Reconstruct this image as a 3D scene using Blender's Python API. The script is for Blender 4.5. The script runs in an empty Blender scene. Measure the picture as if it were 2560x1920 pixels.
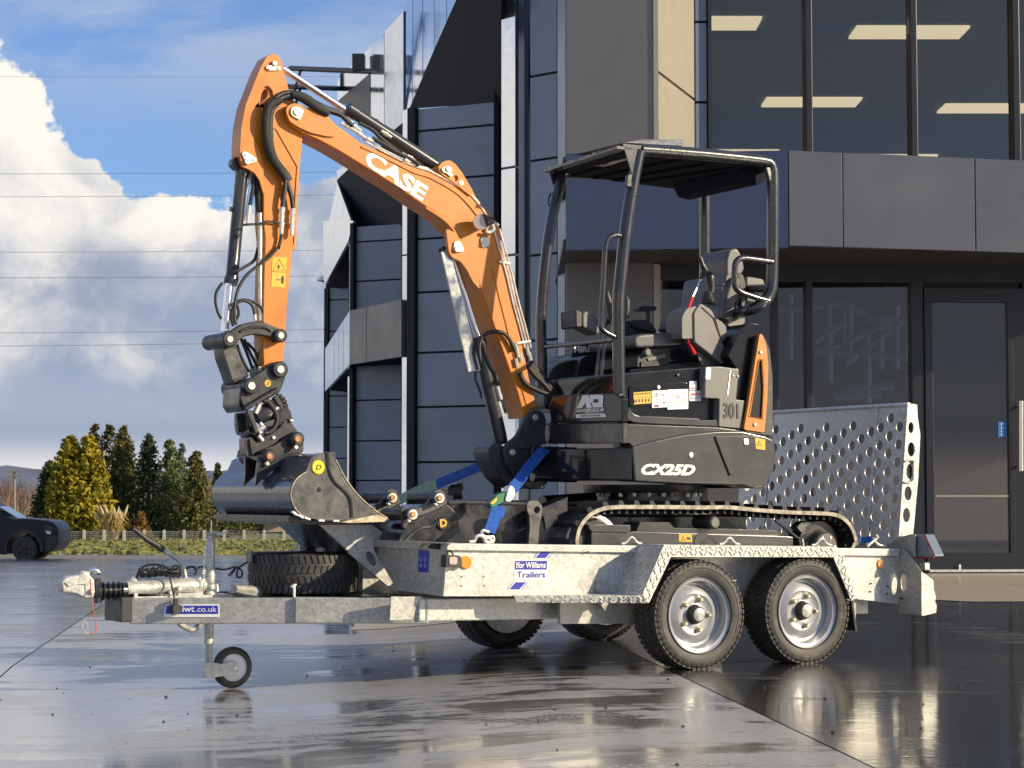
import bpy, bmesh, math, random
from mathutils import Vector, Matrix, noise
from mathutils.geometry import tessellate_polygon
random.seed(7)
R = math.radians
scene = bpy.context.scene
col = scene.collection

# ------------------------------------------------------------------ camera
CAMZ = 0.85
F = 4980.0                                   # focal length in photo pixels (70 mm equivalent)
PITCH = math.atan(280.0 / F)
cam_d = bpy.data.cameras.new('camera'); cam = bpy.data.objects.new('camera', cam_d); col.objects.link(cam)
cam.location = (0, 0, CAMZ); cam.rotation_euler = (R(90) + PITCH, 0, 0)
cam_d.sensor_width = 36; cam_d.lens = F / 2560 * 36; cam_d.clip_end = 3000; cam_d.clip_start = 0.1
cam_d.dof.use_dof = True; cam_d.dof.focus_distance = 10.3; cam_d.dof.aperture_fstop = 16.0
scene.camera = cam
scene.view_settings.view_transform = 'Standard'; scene.view_settings.look = 'None'
scene.view_settings.gamma = 1; scene.view_settings.exposure = 0.32
scene.view_settings.use_curve_mapping = False
scene.cycles.max_bounces = 8; scene.cycles.transparent_max_bounces = 12

# ------------------------------------------------------------------ sun and sky
SUN_EL, SUN_AZ = R(20), R(106)                # azimuth from +Y towards +X
sd = bpy.data.lights.new('sun', 'SUN'); sun = bpy.data.objects.new('sun', sd); col.objects.link(sun)
sd.energy = 5.0; sd.angle = R(0.5); sd.color = (1.0, 0.83, 0.58)
sv = Vector((math.sin(SUN_AZ) * math.cos(SUN_EL), math.cos(SUN_AZ) * math.cos(SUN_EL), math.sin(SUN_EL)))
sun.rotation_euler = (-sv).to_track_quat('-Z', 'Y').to_euler(); sun.location = (20, -5, 20)

class NB:
    """small node-building helper"""
    def __init__(s, tree): s.t = tree; s.n = tree.nodes; s.l = tree.links
    def new(s, typ, **kw):
        nd = s.n.new(typ)
        for k, v in kw.items():
            if k in ('i',): continue
            setattr(nd, k, v)
        return nd
    def link(s, a, b): s.l.new(a, b)
    def val(s, sock, v):
        if hasattr(v, 'is_output'): s.l.new(v, sock)
        else: sock.default_value = v
    def math(s, op, a, b=0.0, c=0.0, clamp=False):
        nd = s.n.new('ShaderNodeMath'); nd.operation = op; nd.use_clamp = clamp
        s.val(nd.inputs[0], a); s.val(nd.inputs[1], b)
        if len(nd.inputs) > 2: s.val(nd.inputs[2], c)
        return nd.outputs[0]
    def maprange(s, v, a, b, c=0.0, d=1.0, smooth=True):
        nd = s.n.new('ShaderNodeMapRange'); nd.interpolation_type = 'SMOOTHSTEP' if smooth else 'LINEAR'
        s.val(nd.inputs[0], v)
        for k, x in zip((1, 2, 3, 4), (a, b, c, d)): s.val(nd.inputs[k], x)
        return nd.outputs[0]
    def mix(s, f, a, b, blend='MIX'):
        nd = s.n.new('ShaderNodeMix'); nd.data_type = 'RGBA'; nd.blend_type = blend
        s.val(nd.inputs[0], f); s.val(nd.inputs[6], a); s.val(nd.inputs[7], b)
        return nd.outputs[2]
    def noise(s, vec, scale, detail=4, rough=0.5, dist=0.0):
        nd = s.n.new('ShaderNodeTexNoise'); nd.inputs['Scale'].default_value = scale
        nd.inputs['Detail'].default_value = detail; nd.inputs['Roughness'].default_value = rough
        nd.inputs['Distortion'].default_value = dist
        if vec is not None: s.l.new(vec, nd.inputs['Vector'])
        return nd.outputs[0]

world = bpy.data.worlds.new('World'); scene.world = world; world.use_nodes = True
nb = NB(world.node_tree); nb.n.clear()
out = nb.new('ShaderNodeOutputWorld')
sky = nb.new('ShaderNodeTexSky', sky_type='NISHITA'); sky.sun_disc = False
sky.sun_elevation = SUN_EL; sky.sun_rotation = SUN_AZ; sky.air_density = 1.0; sky.dust_density = 0.6; sky.ozone_density = 1.6
tc = nb.new('ShaderNodeTexCoord'); sep = nb.new('ShaderNodeSeparateXYZ'); nb.link(tc.outputs['Generated'], sep.inputs[0])
az = nb.math('ARCTAN2', sep.outputs[0], sep.outputs[1]); el = nb.math('ARCSINE', sep.outputs[2])
mp = nb.new('ShaderNodeMapping'); nb.link(tc.outputs['Generated'], mp.inputs[0]); mp.inputs['Scale'].default_value = (1, 1, 1.25)
V = mp.outputs[0]
n1 = nb.noise(V, 9, 8, 0.60); n2 = nb.noise(V, 34, 6, 0.62); n3 = nb.noise(V, 4.0, 3, 0.5)
# height of the cumulus tops as a function of the direction
h = nb.math('ADD', 0.148, nb.maprange(az, -0.185, -0.262, 0.0, 0.080))
h = nb.math('SUBTRACT', h, nb.math('MULTIPLY', nb.maprange(nb.math('ABSOLUTE', nb.math('ADD', az, 0.150)), 0.05, 0.0, 0, 1), 0.012))
h = nb.math('ADD', h, nb.math('MULTIPLY', nb.math('SUBTRACT', n1, 0.5), 0.13))
h = nb.math('ADD', h, nb.math('MULTIPLY', nb.math('SUBTRACT', n2, 0.5), 0.062))
cum = nb.maprange(nb.math('SUBTRACT', h, el), -0.001, 0.006)
mp2 = nb.new('ShaderNodeMapping'); nb.link(tc.outputs['Generated'], mp2.inputs[0]); mp2.inputs['Scale'].default_value = (2.2, 2.2, 9.0)
mp2.inputs['Location'].default_value = (3.1, 1.7, 0.35)
st = nb.noise(mp2.outputs[0], 2.3, 7, 0.56, 0.35)
strat = nb.math('MULTIPLY', nb.maprange(st, 0.36, 0.58), nb.maprange(el, 0.160, 0.225, 0.12, 1.0))
# colours of the clouds: bright sun-facing billows, grey-blue hollows and bases
bump = nb.noise(V, 16, 7, 0.58, 0.3)
lit = nb.maprange(nb.math('ADD', nb.math('MULTIPLY', bump, 0.75), nb.math('ADD', nb.math('MULTIPLY', nb.math('SUBTRACT', el, 0.07), 1.9), nb.math('MULTIPLY', nb.math('ADD', az, 0.16), -1.0))), 0.33, 0.66)
ccol = nb.mix(lit, (0.36, 0.43, 0.58, 1), (1.14, 1.07, 0.96, 1))
low = nb.math('MULTIPLY', nb.maprange(nb.math('ADD', el, nb.math('MULTIPLY', n3, 0.05)), 0.092, 0.068), nb.maprange(el, 0.022, 0.045))
ccol = nb.mix(nb.math('MULTIPLY', low, 0.65), ccol, (0.44, 0.51, 0.66, 1))
pt_ = nb.math('MULTIPLY', nb.math('MULTIPLY', nb.maprange(nb.math('ABSOLUTE', nb.math('SUBTRACT', el, 0.105)), 0.030, 0.008), nb.maprange(az, -0.17, -0.215)), nb.maprange(n1, 0.40, 0.55))
ccol = nb.mix(nb.math('MULTIPLY', pt_, 0.75), ccol, (0.30, 0.36, 0.50, 1))
hor = nb.maprange(el, 0.034, 0.008)
ccol = nb.mix(nb.math('MULTIPLY', hor, 0.95), ccol, (0.96, 0.93, 0.93, 1))
bg1 = nb.new('ShaderNodeBackground')
skyc = nb.mix(1.0, sky.outputs[0], (0.72, 0.92, 1.32, 1), 'MULTIPLY')
nb.link(skyc, bg1.inputs[0]); bg1.inputs[1].default_value = 0.10
bg2 = nb.new('ShaderNodeBackground'); nb.link(ccol, bg2.inputs[0]); bg2.inputs[1].default_value = 0.74
bg3 = nb.new('ShaderNodeBackground'); bg3.inputs[0].default_value = (0.50, 0.60, 0.82, 1); bg3.inputs[1].default_value = 0.70
m1 = nb.new('ShaderNodeMixShader'); nb.link(nb.math('MULTIPLY', strat, 0.8), m1.inputs[0]); nb.link(bg1.outputs[0], m1.inputs[1]); nb.link(bg3.outputs[0], m1.inputs[2])
m2 = nb.new('ShaderNodeMixShader'); nb.link(nb.math('MULTIPLY', cum, 0.97), m2.inputs[0]); nb.link(m1.outputs[0], m2.inputs[1]); nb.link(bg2.outputs[0], m2.inputs[2])
nb.link(m2.outputs[0], out.inputs[0])

# ------------------------------------------------------------------ geometry helpers
CP, SP = math.cos(PITCH), math.sin(PITCH)
def ray(u, v):
    x = (u - 1280) / F; y = (960 - v) / F
    return Vector((x, CP - y * SP, SP + y * CP))
EYE = Vector((0, 0, CAMZ))
def at_y(u, v, Y):
    d = ray(u, v); return EYE + d * (Y / d.y)
def at_z(u, v, z):
    d = ray(u, v); return EYE + d * ((z - CAMZ) / d.z)
N1 = at_z(1724, 1670, 0.0)
YAW = R(30)
A = Vector((math.cos(YAW), math.sin(YAW), 0)); B = Vector((-math.sin(YAW), math.cos(YAW), 0)); Z = Vector((0, 0, 1))
def hit(u, v, p0, n):
    d = ray(u, v); return EYE + d * ((p0 - EYE).dot(n) / d.dot(n))
def TP(u, v, t):                      # point of the lengthwise plane at lateral distance t
    return hit(u, v, N1 + B * t, B)
def W(s, t, z): return N1 + A * s + B * t + Z * z
def stz(p):
    q = p - N1; return q.dot(A), q.dot(B), q.z
CR = dict(A=(480, 100, .31344), B=(480, 600, .45815), C=(960, 400, .51836), D=(1320, 320, .33764), E=(1320, 800, .3617),
          F=(120, 1280, .35262), G=(680, 1180, .3255), H=(1400, 1180, .434), I=(700, 0, .36166), J=(760, 560, .42188),
          K=(1400, 0, .52441), L=(1860, 560, .5668), M=(0, 1000, .31646), Q=(0, 0, .6628), S=(1400, 640, .25316),
          U=(540, 900, .16883), V=(880, 1180, .23508), X=(1800, 1160, .25316), Y=(600, 1260, .18083), R=(1360, 920, .18083))
def P(c, *pts):
    ox, oy, k = CR[c]; return [(ox + x * k, oy + y * k) for x, y in pts]
def mpx(px, p):                       # metres for a length of px photo pixels at point p
    return px * (p - EYE).y / F

ORG = {}
def tag(o, label=None, cat=None, group=None, kind=None):
    if label: o['label'] = label
    if cat: o['category'] = cat
    if group: o['group'] = group
    if kind: o['kind'] = kind
    return o
def thing(name, loc, label, cat, group=None):
    o = bpy.data.objects.new(name, None); col.objects.link(o); o.location = loc; o.empty_display_size = 0.1
    ORG[o] = Vector(loc); return tag(o, label, cat, group)
def link_mesh(name, me, mat, parent=None, origin=None):
    o = bpy.data.objects.new(name, me); col.objects.link(o)
    if mat is not None:
        for m in (mat if isinstance(mat, (list, tuple)) else [mat]): me.materials.append(m)
    if parent is not None:
        o.parent = parent; ORG[o] = ORG[parent]
    else:
        ORG[o] = Vector(origin) if origin is not None else Vector((0, 0, 0)); o.location = ORG[o]
    return o
def build(name, verts, faces, mat, parent=None, smooth=False, bevel=0.0, seg=2, ang=35, origin=None, midx=None):
    org = ORG[parent] if parent is not None else (Vector(origin) if origin is not None else Vector((0, 0, 0)))
    me = bpy.data.meshes.new(name)
    me.from_pydata([tuple(Vector(v) - org) for v in verts], [], faces)
    bm = bmesh.new(); bm.from_mesh(me); bmesh.ops.recalc_face_normals(bm, faces=bm.faces); bm.to_mesh(me); bm.free()
    if midx: me.polygons.foreach_set('material_index', midx)
    if smooth:
        me.polygons.foreach_set('use_smooth', [True] * len(me.polygons)); me.set_sharp_from_angle(angle=R(ang))
    o = link_mesh(name, me, mat, parent, org if parent is None else None)
    if bevel > 0:
        md = o.modifiers.new('bevel', 'BEVEL'); md.width = bevel; md.segments = seg; md.limit_method = 'ANGLE'; md.angle_limit = R(30)
        if smooth: md.harden_normals = True
    return o
class MB:
    """collects boxes, prisms, tubes into one mesh"""
    def __init__(s): s.v = []; s.f = []
    def add(s, v, f):
        b = len(s.v); s.v += [Vector(x) for x in v]; s.f += [tuple(b + i for i in q) for q in f]; return s
    def box(s, c, ax, ay, az_):          # centre and three half-axes
        v = []
        for i in (-1, 1):
            for j in (-1, 1):
                for k in (-1, 1): v.append(c + ax * i + ay * j + az_ * k)
        return s.add(v, [(0, 1, 3, 2), (4, 6, 7, 5), (0, 4, 5, 1), (2, 3, 7, 6), (0, 2, 6, 4), (1, 5, 7, 3)])
    def tbox(s, s0, s1, t0, t1, z0, z1):
        return s.box(W((s0 + s1) / 2, (t0 + t1) / 2, (z0 + z1) / 2), A * (s1 - s0) / 2, B * (t1 - t0) / 2, Z * (z1 - z0) / 2)
    def tube(s, pts, r, seg=10, caps=True, closed=False):
        v, f = tube_vf(pts, r, seg, caps, closed); return s.add(v, f)
    def loft(s, pts, vec):
        v, f = loft_vf(pts, vec); return s.add(v, f)
    def build(s, name, mat, parent=None, **k): return build(name, s.v, s.f, mat, parent, **k)
def tube_vf(pts, r, seg=10, caps=True, closed=False):
    pts = [Vector(p) for p in pts]; n = len(pts)
    rs = r if isinstance(r, (list, tuple)) else [r] * n
    v = []; f = []; up = None
    for i, p in enumerate(pts):
        a = pts[(i - 1) % n] if (i > 0 or closed) else p; b = pts[(i + 1) % n] if (i < n - 1 or closed) else p
        d = (b - a).normalized()
        if up is None:
            up = Vector((0, 0, 1)) if abs(d.z) < .9 else Vector((1, 0, 0))
        x = (up - d * up.dot(d)).normalized(); up = x; y = d.cross(x)
        k = 1.0
        if 0 < i < n - 1:
            c = (p - a).normalized().dot((b - p).normalized()); k = min(1.4, 1 / max(.5, math.sqrt((1 + c) / 2)))
        for j in range(seg):
            t = 2 * math.pi * j / seg
            v.append(p + (x * math.cos(t) + y * math.sin(t)) * rs[i] * k)
    for i in range(n if closed else n - 1):
        for j in range(seg):
            a = i * seg + j; b = i * seg + (j + 1) % seg; c = ((i + 1) % n) * seg + (j + 1) % seg; d = ((i + 1) % n) * seg + j
            f.append((a, b, c, d))
    if caps and not closed:
        f.append(tuple(range(seg))[::-1]); f.append(tuple((n - 1) * seg + j for j in range(seg)))
    return v, f
def crv(pts, n=6):                    # Catmull-Rom through the points
    pts = [Vector(p) for p in pts]; o = []
    for i in range(len(pts) - 1):
        p0 = pts[max(i - 1, 0)]; p1 = pts[i]; p2 = pts[i + 1]; p3 = pts[min(i + 2, len(pts) - 1)]
        for k in range(n):
            t = k / n
            o.append(0.5 * ((2 * p1) + (p2 - p0) * t + (2 * p0 - 5 * p1 + 4 * p2 - p3) * t * t + (3 * p1 - p0 - 3 * p2 + p3) * t ** 3))
    o.append(pts[-1]); return o
def tube(name, pts, r, mat, parent=None, seg=12, smooth=True, curve=0, closed=False, **k):
    if curve:
        n0 = len(pts); pts = crv(pts, curve)
        if isinstance(r, (list, tuple)):
            m_ = len(pts) - 1; rr = []
            for i in range(m_ + 1):
                q = i / m_ * (n0 - 1); j = min(int(q), n0 - 2); rr.append(r[j] + (r[j + 1] - r[j]) * (q - j))
            r = rr
    v, f = tube_vf(pts, r, seg, True, closed); return build(name, v, f, mat, parent, smooth=smooth, **k)
def loft_vf(loops, vec):
    """loops: outer loop first, then holes; a flat shape pushed along vec"""
    if not isinstance(loops[0], (list, tuple)): loops = [loops]
    v = []; f = []
    flat = []
    for lp in loops: flat += [Vector(p) for p in lp]
    tri = tessellate_polygon([[Vector(p) for p in lp] for lp in loops])
    n = len(flat); v = flat + [p + vec for p in flat]
    if len(loops) == 1:
        f.append(tuple(range(n))); f.append(tuple(range(n, 2 * n))[::-1])
    else:
        for t in tri: f.append(tuple(t)); f.append(tuple(i + n for i in t)[::-1])
    b = 0
    for lp in loops:
        m = len(lp)
        for i in range(m):
            j = (i + 1) % m; f.append((b + i, b + j, b + j + n, b + i + n))
        b += m
    return v, f
def chaikin(p, it=1):
    for _ in range(it):
        q = []
        for i in range(len(p)):
            a = p[i]; b = p[(i + 1) % len(p)]
            q.append((a[0] * .75 + b[0] * .25, a[1] * .75 + b[1] * .25)); q.append((a[0] * .25 + b[0] * .75, a[1] * .25 + b[1] * .75))
        p = q
    return p
def rnd(p, r, n=4):                   # round the corners of a pixel outline
    o = []
    for i in range(len(p)):
        a = Vector(p[i - 1]); b = Vector(p[i]); c = Vector(p[(i + 1) % len(p)])
        ra = min(r, (a - b).length * .45); rc = min(r, (c - b).length * .45)
        q0 = b + (a - b).normalized() * ra; q1 = b + (c - b).normalized() * rc
        for k in range(n + 1):
            t = k / n; o.append(tuple(q0 * (1 - t) ** 2 + b * 2 * t * (1 - t) + q1 * t * t))
    return o
def prism(name, pts, t0, t1, mat, parent=None, bevel=.003, holes=(), seg=2, smooth=True, **k):
    """outline in photo pixels on the lengthwise plane t0, pushed across to t1"""
    loops = [[TP(x, y, t0) for x, y in pts]] + [[TP(x, y, t0) for x, y in h_] for h_ in holes]
    v, f = loft_vf(loops, B * (t1 - t0)); return build(name, v, f, mat, parent, bevel=bevel, seg=seg, smooth=smooth, **k)
def circ(cx, cy, rx, ry=None, n=20):
    ry = ry or rx; return [(cx + rx * math.cos(2 * math.pi * i / n), cy + ry * math.sin(2 * math.pi * i / n)) for i in range(n)]
def lathe(name, prof, c, axis, mat, parent=None, seg=32, smooth=True, ang=30, **k):
    """prof: (distance along axis, radius)"""
    axis = Vector(axis).normalized(); x = axis.orthogonal().normalized(); y = axis.cross(x); v = []; f = []
    for d, r in prof:
        for j in range(seg):
            t = 2 * math.pi * j / seg; v.append(c + axis * d + (x * math.cos(t) + y * math.sin(t)) * max(r, 1e-4))
    for i in range(len(prof) - 1):
        for j in range(seg):
            a = i * seg + j; b = i * seg + (j + 1) % seg; f.append((a, b, b + seg, a + seg))
    if prof[0][1] < .06: f.append(tuple(range(seg)))
    if prof[-1][1] < .06: f.append(tuple((len(prof) - 1) * seg + j for j in range(seg))[::-1])
    return build(name, v, f, mat, parent, smooth=smooth, ang=ang, **k)
def pin(name, uv, t0, t1, r, mat, parent, seg=20, dome=.003, **k):
    c = TP(uv[0], uv[1], t0)
    return lathe(name, [(0, r * .01), (0, r - dome), (dome, r), (t1 - t0, r)], c, B, mat, parent, seg=seg, **k)
def text(name, s, bl, br, tl, mat, parent, depth=.0015, bold=0.0, shear=0.0, spacing=1.0):
    """lettering filling the parallelogram bl, br, tl (world points)"""
    cu = bpy.data.curves.new(name, 'FONT'); cu.body = s; cu.offset = bold; cu.shear = shear; cu.space_character = spacing
    cu.resolution_u = 3; cu.fill_mode = 'FRONT'
    to = bpy.data.objects.new('tmp', cu); col.objects.link(to)
    dg = bpy.context.evaluated_depsgraph_get(); me = bpy.data.meshes.new_from_object(to.evaluated_get(dg))
    bpy.data.objects.remove(to); bpy.data.curves.remove(cu)
    xs = [v.co.x for v in me.vertices]; ys = [v.co.y for v in me.vertices]
    x0, x1, y0, y1 = min(xs), max(xs), min(ys), max(ys)
    ex = br - bl; ey = tl - bl; nrm = ex.cross(ey).normalized(); org = ORG[parent]
    for v in me.vertices:
        a = (v.co.x - x0) / (x1 - x0); b = (v.co.y - y0) / (y1 - y0)
        v.co = bl + ex * a + ey * b + nrm * depth - org
    me.update()
    o = link_mesh(name, me, mat, parent); return o
def text_t(name, s, bl, br, tl, t, mat, parent, **k):
    return text(name, s, TP(*bl, t), TP(*br, t), TP(*tl, t), mat, parent, **k)
def copy_part(o, parent, org=None):
    c = o.copy(); col.objects.link(c); c.parent = parent; ORG[c] = ORG[parent]; return c
def copy_tree(o, parent=None):
    c = o.copy(); col.objects.link(c); c.parent = parent; ORG[c] = ORG.get(o, Vector())
    for ch in list(o.children): copy_tree(ch, c)
    return c

# ------------------------------------------------------------------ materials
MATS = {}
def mat(name, color, rough=.5, metal=0.0, spec=.5, var=0.0, vscale=6, bump=0.0, bscale=80, dirt=None, dirt_amt=0.0, dscale=5,
        coat=0.0, coat_r=.05, rvar=0.0, color2=None, emit=None, estr=0.0, droplets=0.0, orand=0.0, warp=0.0):
    m = bpy.data.materials.new(name); m.use_nodes = True; b = NB(m.node_tree); bs = b.n['Principled BSDF']
    tcn = b.new('ShaderNodeTexCoord'); ob = tcn.outputs['Object']
    c = tuple(color) + (1,)
    bs.inputs['Base Color'].default_value = c; bs.inputs['Roughness'].default_value = rough
    bs.inputs['Metallic'].default_value = metal; bs.inputs['Specular IOR Level'].default_value = spec
    bs.inputs['Coat Weight'].default_value = coat; bs.inputs['Coat Roughness'].default_value = coat_r
    cs = None
    if var or color2:
        n = b.noise(ob, vscale, 5, .6)
        c2 = tuple(color2) + (1,) if color2 else tuple(min(1, x * (1 + var)) for x in color) + (1,)
        c1 = c if color2 else tuple(x * (1 - var) for x in color) + (1,)
        cs = b.mix(b.maprange(n, .35, .65), c1, c2)
    if dirt:
        n = b.noise(ob, dscale, 9, .72); fct = b.maprange(n, .5 , .72, 0, dirt_amt)
        cs = b.mix(fct, cs if cs else c, tuple(dirt) + (1,))
    if orand:                        # each separate panel a little lighter or darker
        oi = b.new('ShaderNodeObjectInfo'); hs_ = b.new('ShaderNodeHueSaturation'); b.link(cs, hs_.inputs['Color']) if cs else None
        if not cs: hs_.inputs['Color'].default_value = c
        b.link(b.math('ADD', 1 - orand, b.math('MULTIPLY', oi.outputs['Random'], 2 * orand)), hs_.inputs['Value']); cs = hs_.outputs[0]
    if cs: b.link(cs, bs.inputs['Base Color'])
    if warp:
        bw = b.new('ShaderNodeBump'); bw.inputs['Strength'].default_value = warp; bw.inputs['Distance'].default_value = .02
        b.link(b.noise(ob, 1.3, 2, .4), bw.inputs['Height']); b.link(bw.outputs[0], bs.inputs['Normal'])
    if rvar:
        n = b.noise(ob, vscale * 1.7, 6, .65); b.link(b.maprange(n, .3, .7, max(.02, rough - rvar), min(1, rough + rvar)), bs.inputs['Roughness'])
    if bump or droplets:
        hgt = b.math('MULTIPLY', b.noise(ob, bscale, 4, .6), 1.0)
        if droplets:
            vo = b.new('ShaderNodeTexVoronoi'); vo.inputs['Scale'].default_value = 110; b.link(ob, vo.inputs['Vector'])
            dr = b.maprange(vo.outputs['Distance'], .32, .12, 0, 1); msk = b.maprange(b.noise(ob, 14, 3), .5, .6)
            hgt = b.math('ADD', b.math('MULTIPLY', hgt, bump), b.math('MULTIPLY', b.math('MULTIPLY', dr, msk), droplets))
            bn = b.new('ShaderNodeBump'); bn.inputs['Strength'].default_value = .8
        else:
            bn = b.new('ShaderNodeBump'); bn.inputs['Strength'].default_value = bump
        bn.inputs['Distance'].default_value = .003
        b.link(hgt, bn.inputs['Height']); b.link(bn.outputs[0], bs.inputs['Normal'])
    if emit:
        bs.inputs['Emission Color'].default_value = tuple(emit) + (1,); bs.inputs['Emission Strength'].default_value = estr
    MATS[name] = m; return m

ORANGE = mat('orange_paint', (.56, .182, .008), .42, var=.05, vscale=3, coat=.12, coat_r=.2, dirt=(.20, .10, .04), dirt_amt=.45, dscale=9, bump=.03, bscale=260, rvar=.1)
BLACKP = mat('black_paint', (.014, .014, .016), .30, var=.1, coat=.4, coat_r=.12, dirt=(.14, .13, .11), dirt_amt=.22, dscale=30, rvar=.14, bump=.05, bscale=200)
BODY = mat('charcoal_body', (.046, .046, .044), .22, var=.0, coat=.5, coat_r=.15, dirt=(.26, .24, .19), dirt_amt=.16, dscale=120, rvar=.04, bump=.04, bscale=150)
TUBE = mat('canopy_paint', (.018, .019, .022), .26, coat=.6, coat_r=.1, rvar=.03, dirt=(.16, .15, .14), dirt_amt=.12, dscale=60, droplets=1.6)
GLOSSB = mat('gloss_black', (.010, .010, .012), .16, spec=.3, coat=.3, coat_r=.04, rvar=.03, dirt=(.08, .075, .07), dirt_amt=.08, dscale=50)
CAST = mat('cast_black', (.022, .022, .022), .40, var=.1, dirt=(.16, .15, .13), dirt_amt=.3, dscale=30, bump=.25, bscale=60, rvar=.12)
STEEL_G = mat('worn_bucket_steel', (.085, .084, .082), .40, metal=.5, var=.2, vscale=9, dirt=(.20, .17, .13), dirt_amt=.4, dscale=22, bump=.2, bscale=70, rvar=.15)
RUBBER = mat('rubber', (.020, .019, .018), .62, var=.25, vscale=12, dirt=(.11, .10, .085), dirt_amt=.5, dscale=18, bump=.35, bscale=90)
TYRE = mat('tyre_rubber', (.045, .042, .038), .6, var=.25, vscale=9, dirt=(.15, .135, .11), dirt_amt=.6, dscale=16, bump=.4, bscale=80)
DUSTR = mat('dusty_track_rubber', (.40, .36, .29), .8, var=.3, vscale=30, dirt=(.06, .055, .05), dirt_amt=.8, dscale=40, bump=.6, bscale=60)
CHROME = mat('chrome_rod', (.86, .86, .86), .24, metal=1.0, rvar=.03)
ZINC = mat('zinc_plated', (.76, .74, .66), .36, metal=.6, var=.12, vscale=20, bump=.1, rvar=.1)
HOSE = mat('hydraulic_hose', (.014, .014, .015), .5, var=.2, bump=.5, bscale=220)
COPPER = mat('pin_end', (.42, .20, .085), .45, metal=.5, var=.25, vscale=60)
PINC = mat('pin_cap', (.62, .60, .50), .4, metal=.55, var=.15, vscale=50)
PLASTIC = mat('grey_plastic', (.135, .132, .125), .48, var=.08, bump=.12, bscale=300)
PLASTD = mat('dark_plastic', (.03, .03, .032), .5, bump=.15, bscale=200, rvar=.1)
SEATM = mat('seat_vinyl', (.085, .085, .087), .34, var=.06, bump=.1, bscale=220)
RED = mat('red_plastic', (.55, .02, .03), .35)
WHITE = mat('white_sticker', (.80, .80, .78), .4)
WHITEL = mat('white_lettering', (.85, .82, .72), .45)
YELLOW = mat('yellow_sticker', (.74, .42, .03), .4)
YEL2 = mat('yellow_badge', (.85, .62, .02), .35)
BLACKS = mat('black_ink', (.015, .015, .015), .5)
BLUES = mat('blue_sticker', (.02, .03, .36), .35)
PULLB = mat('pull_sticker_blue', (.04, .22, .65), .4)
REDI = mat('red_ink', (.45, .02, .06), .5)
STRAP = mat('blue_webbing', (.018, .10, .42), .75, var=.2, vscale=40, bump=.8, bscale=350)
STRAPG = mat('green_tag', (.30, .42, .33), .8, var=.25, vscale=60)
AMBER = mat('amber_lens', (.85, .27, .01), .2, coat=.6, spec=.6)
REDL = mat('red_lens', (.30, .012, .012), .2, coat=.6)
RIMP = mat('silver_rim_paint', (.34, .35, .37), .30, metal=.3, var=.05, dirt=(.35, .30, .24), dirt_amt=.35, dscale=25, coat=.3, rvar=.08)
BOXM = mat('grey_box_paint', (.15, .148, .135), .36, coat=.3, dirt=(.25, .24, .2), dirt_amt=.2, dscale=80)
SKIN = mat('mesh_grille', (.010, .010, .010), .6, bump=1.0, bscale=500)
LAMPG = mat('lamp_glass', (.55, .45, .36), .12, coat=.8)
WGRILL = mat('weathered_black_cover', (.03, .03, .033), .35, var=.2, rvar=.1)

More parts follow.
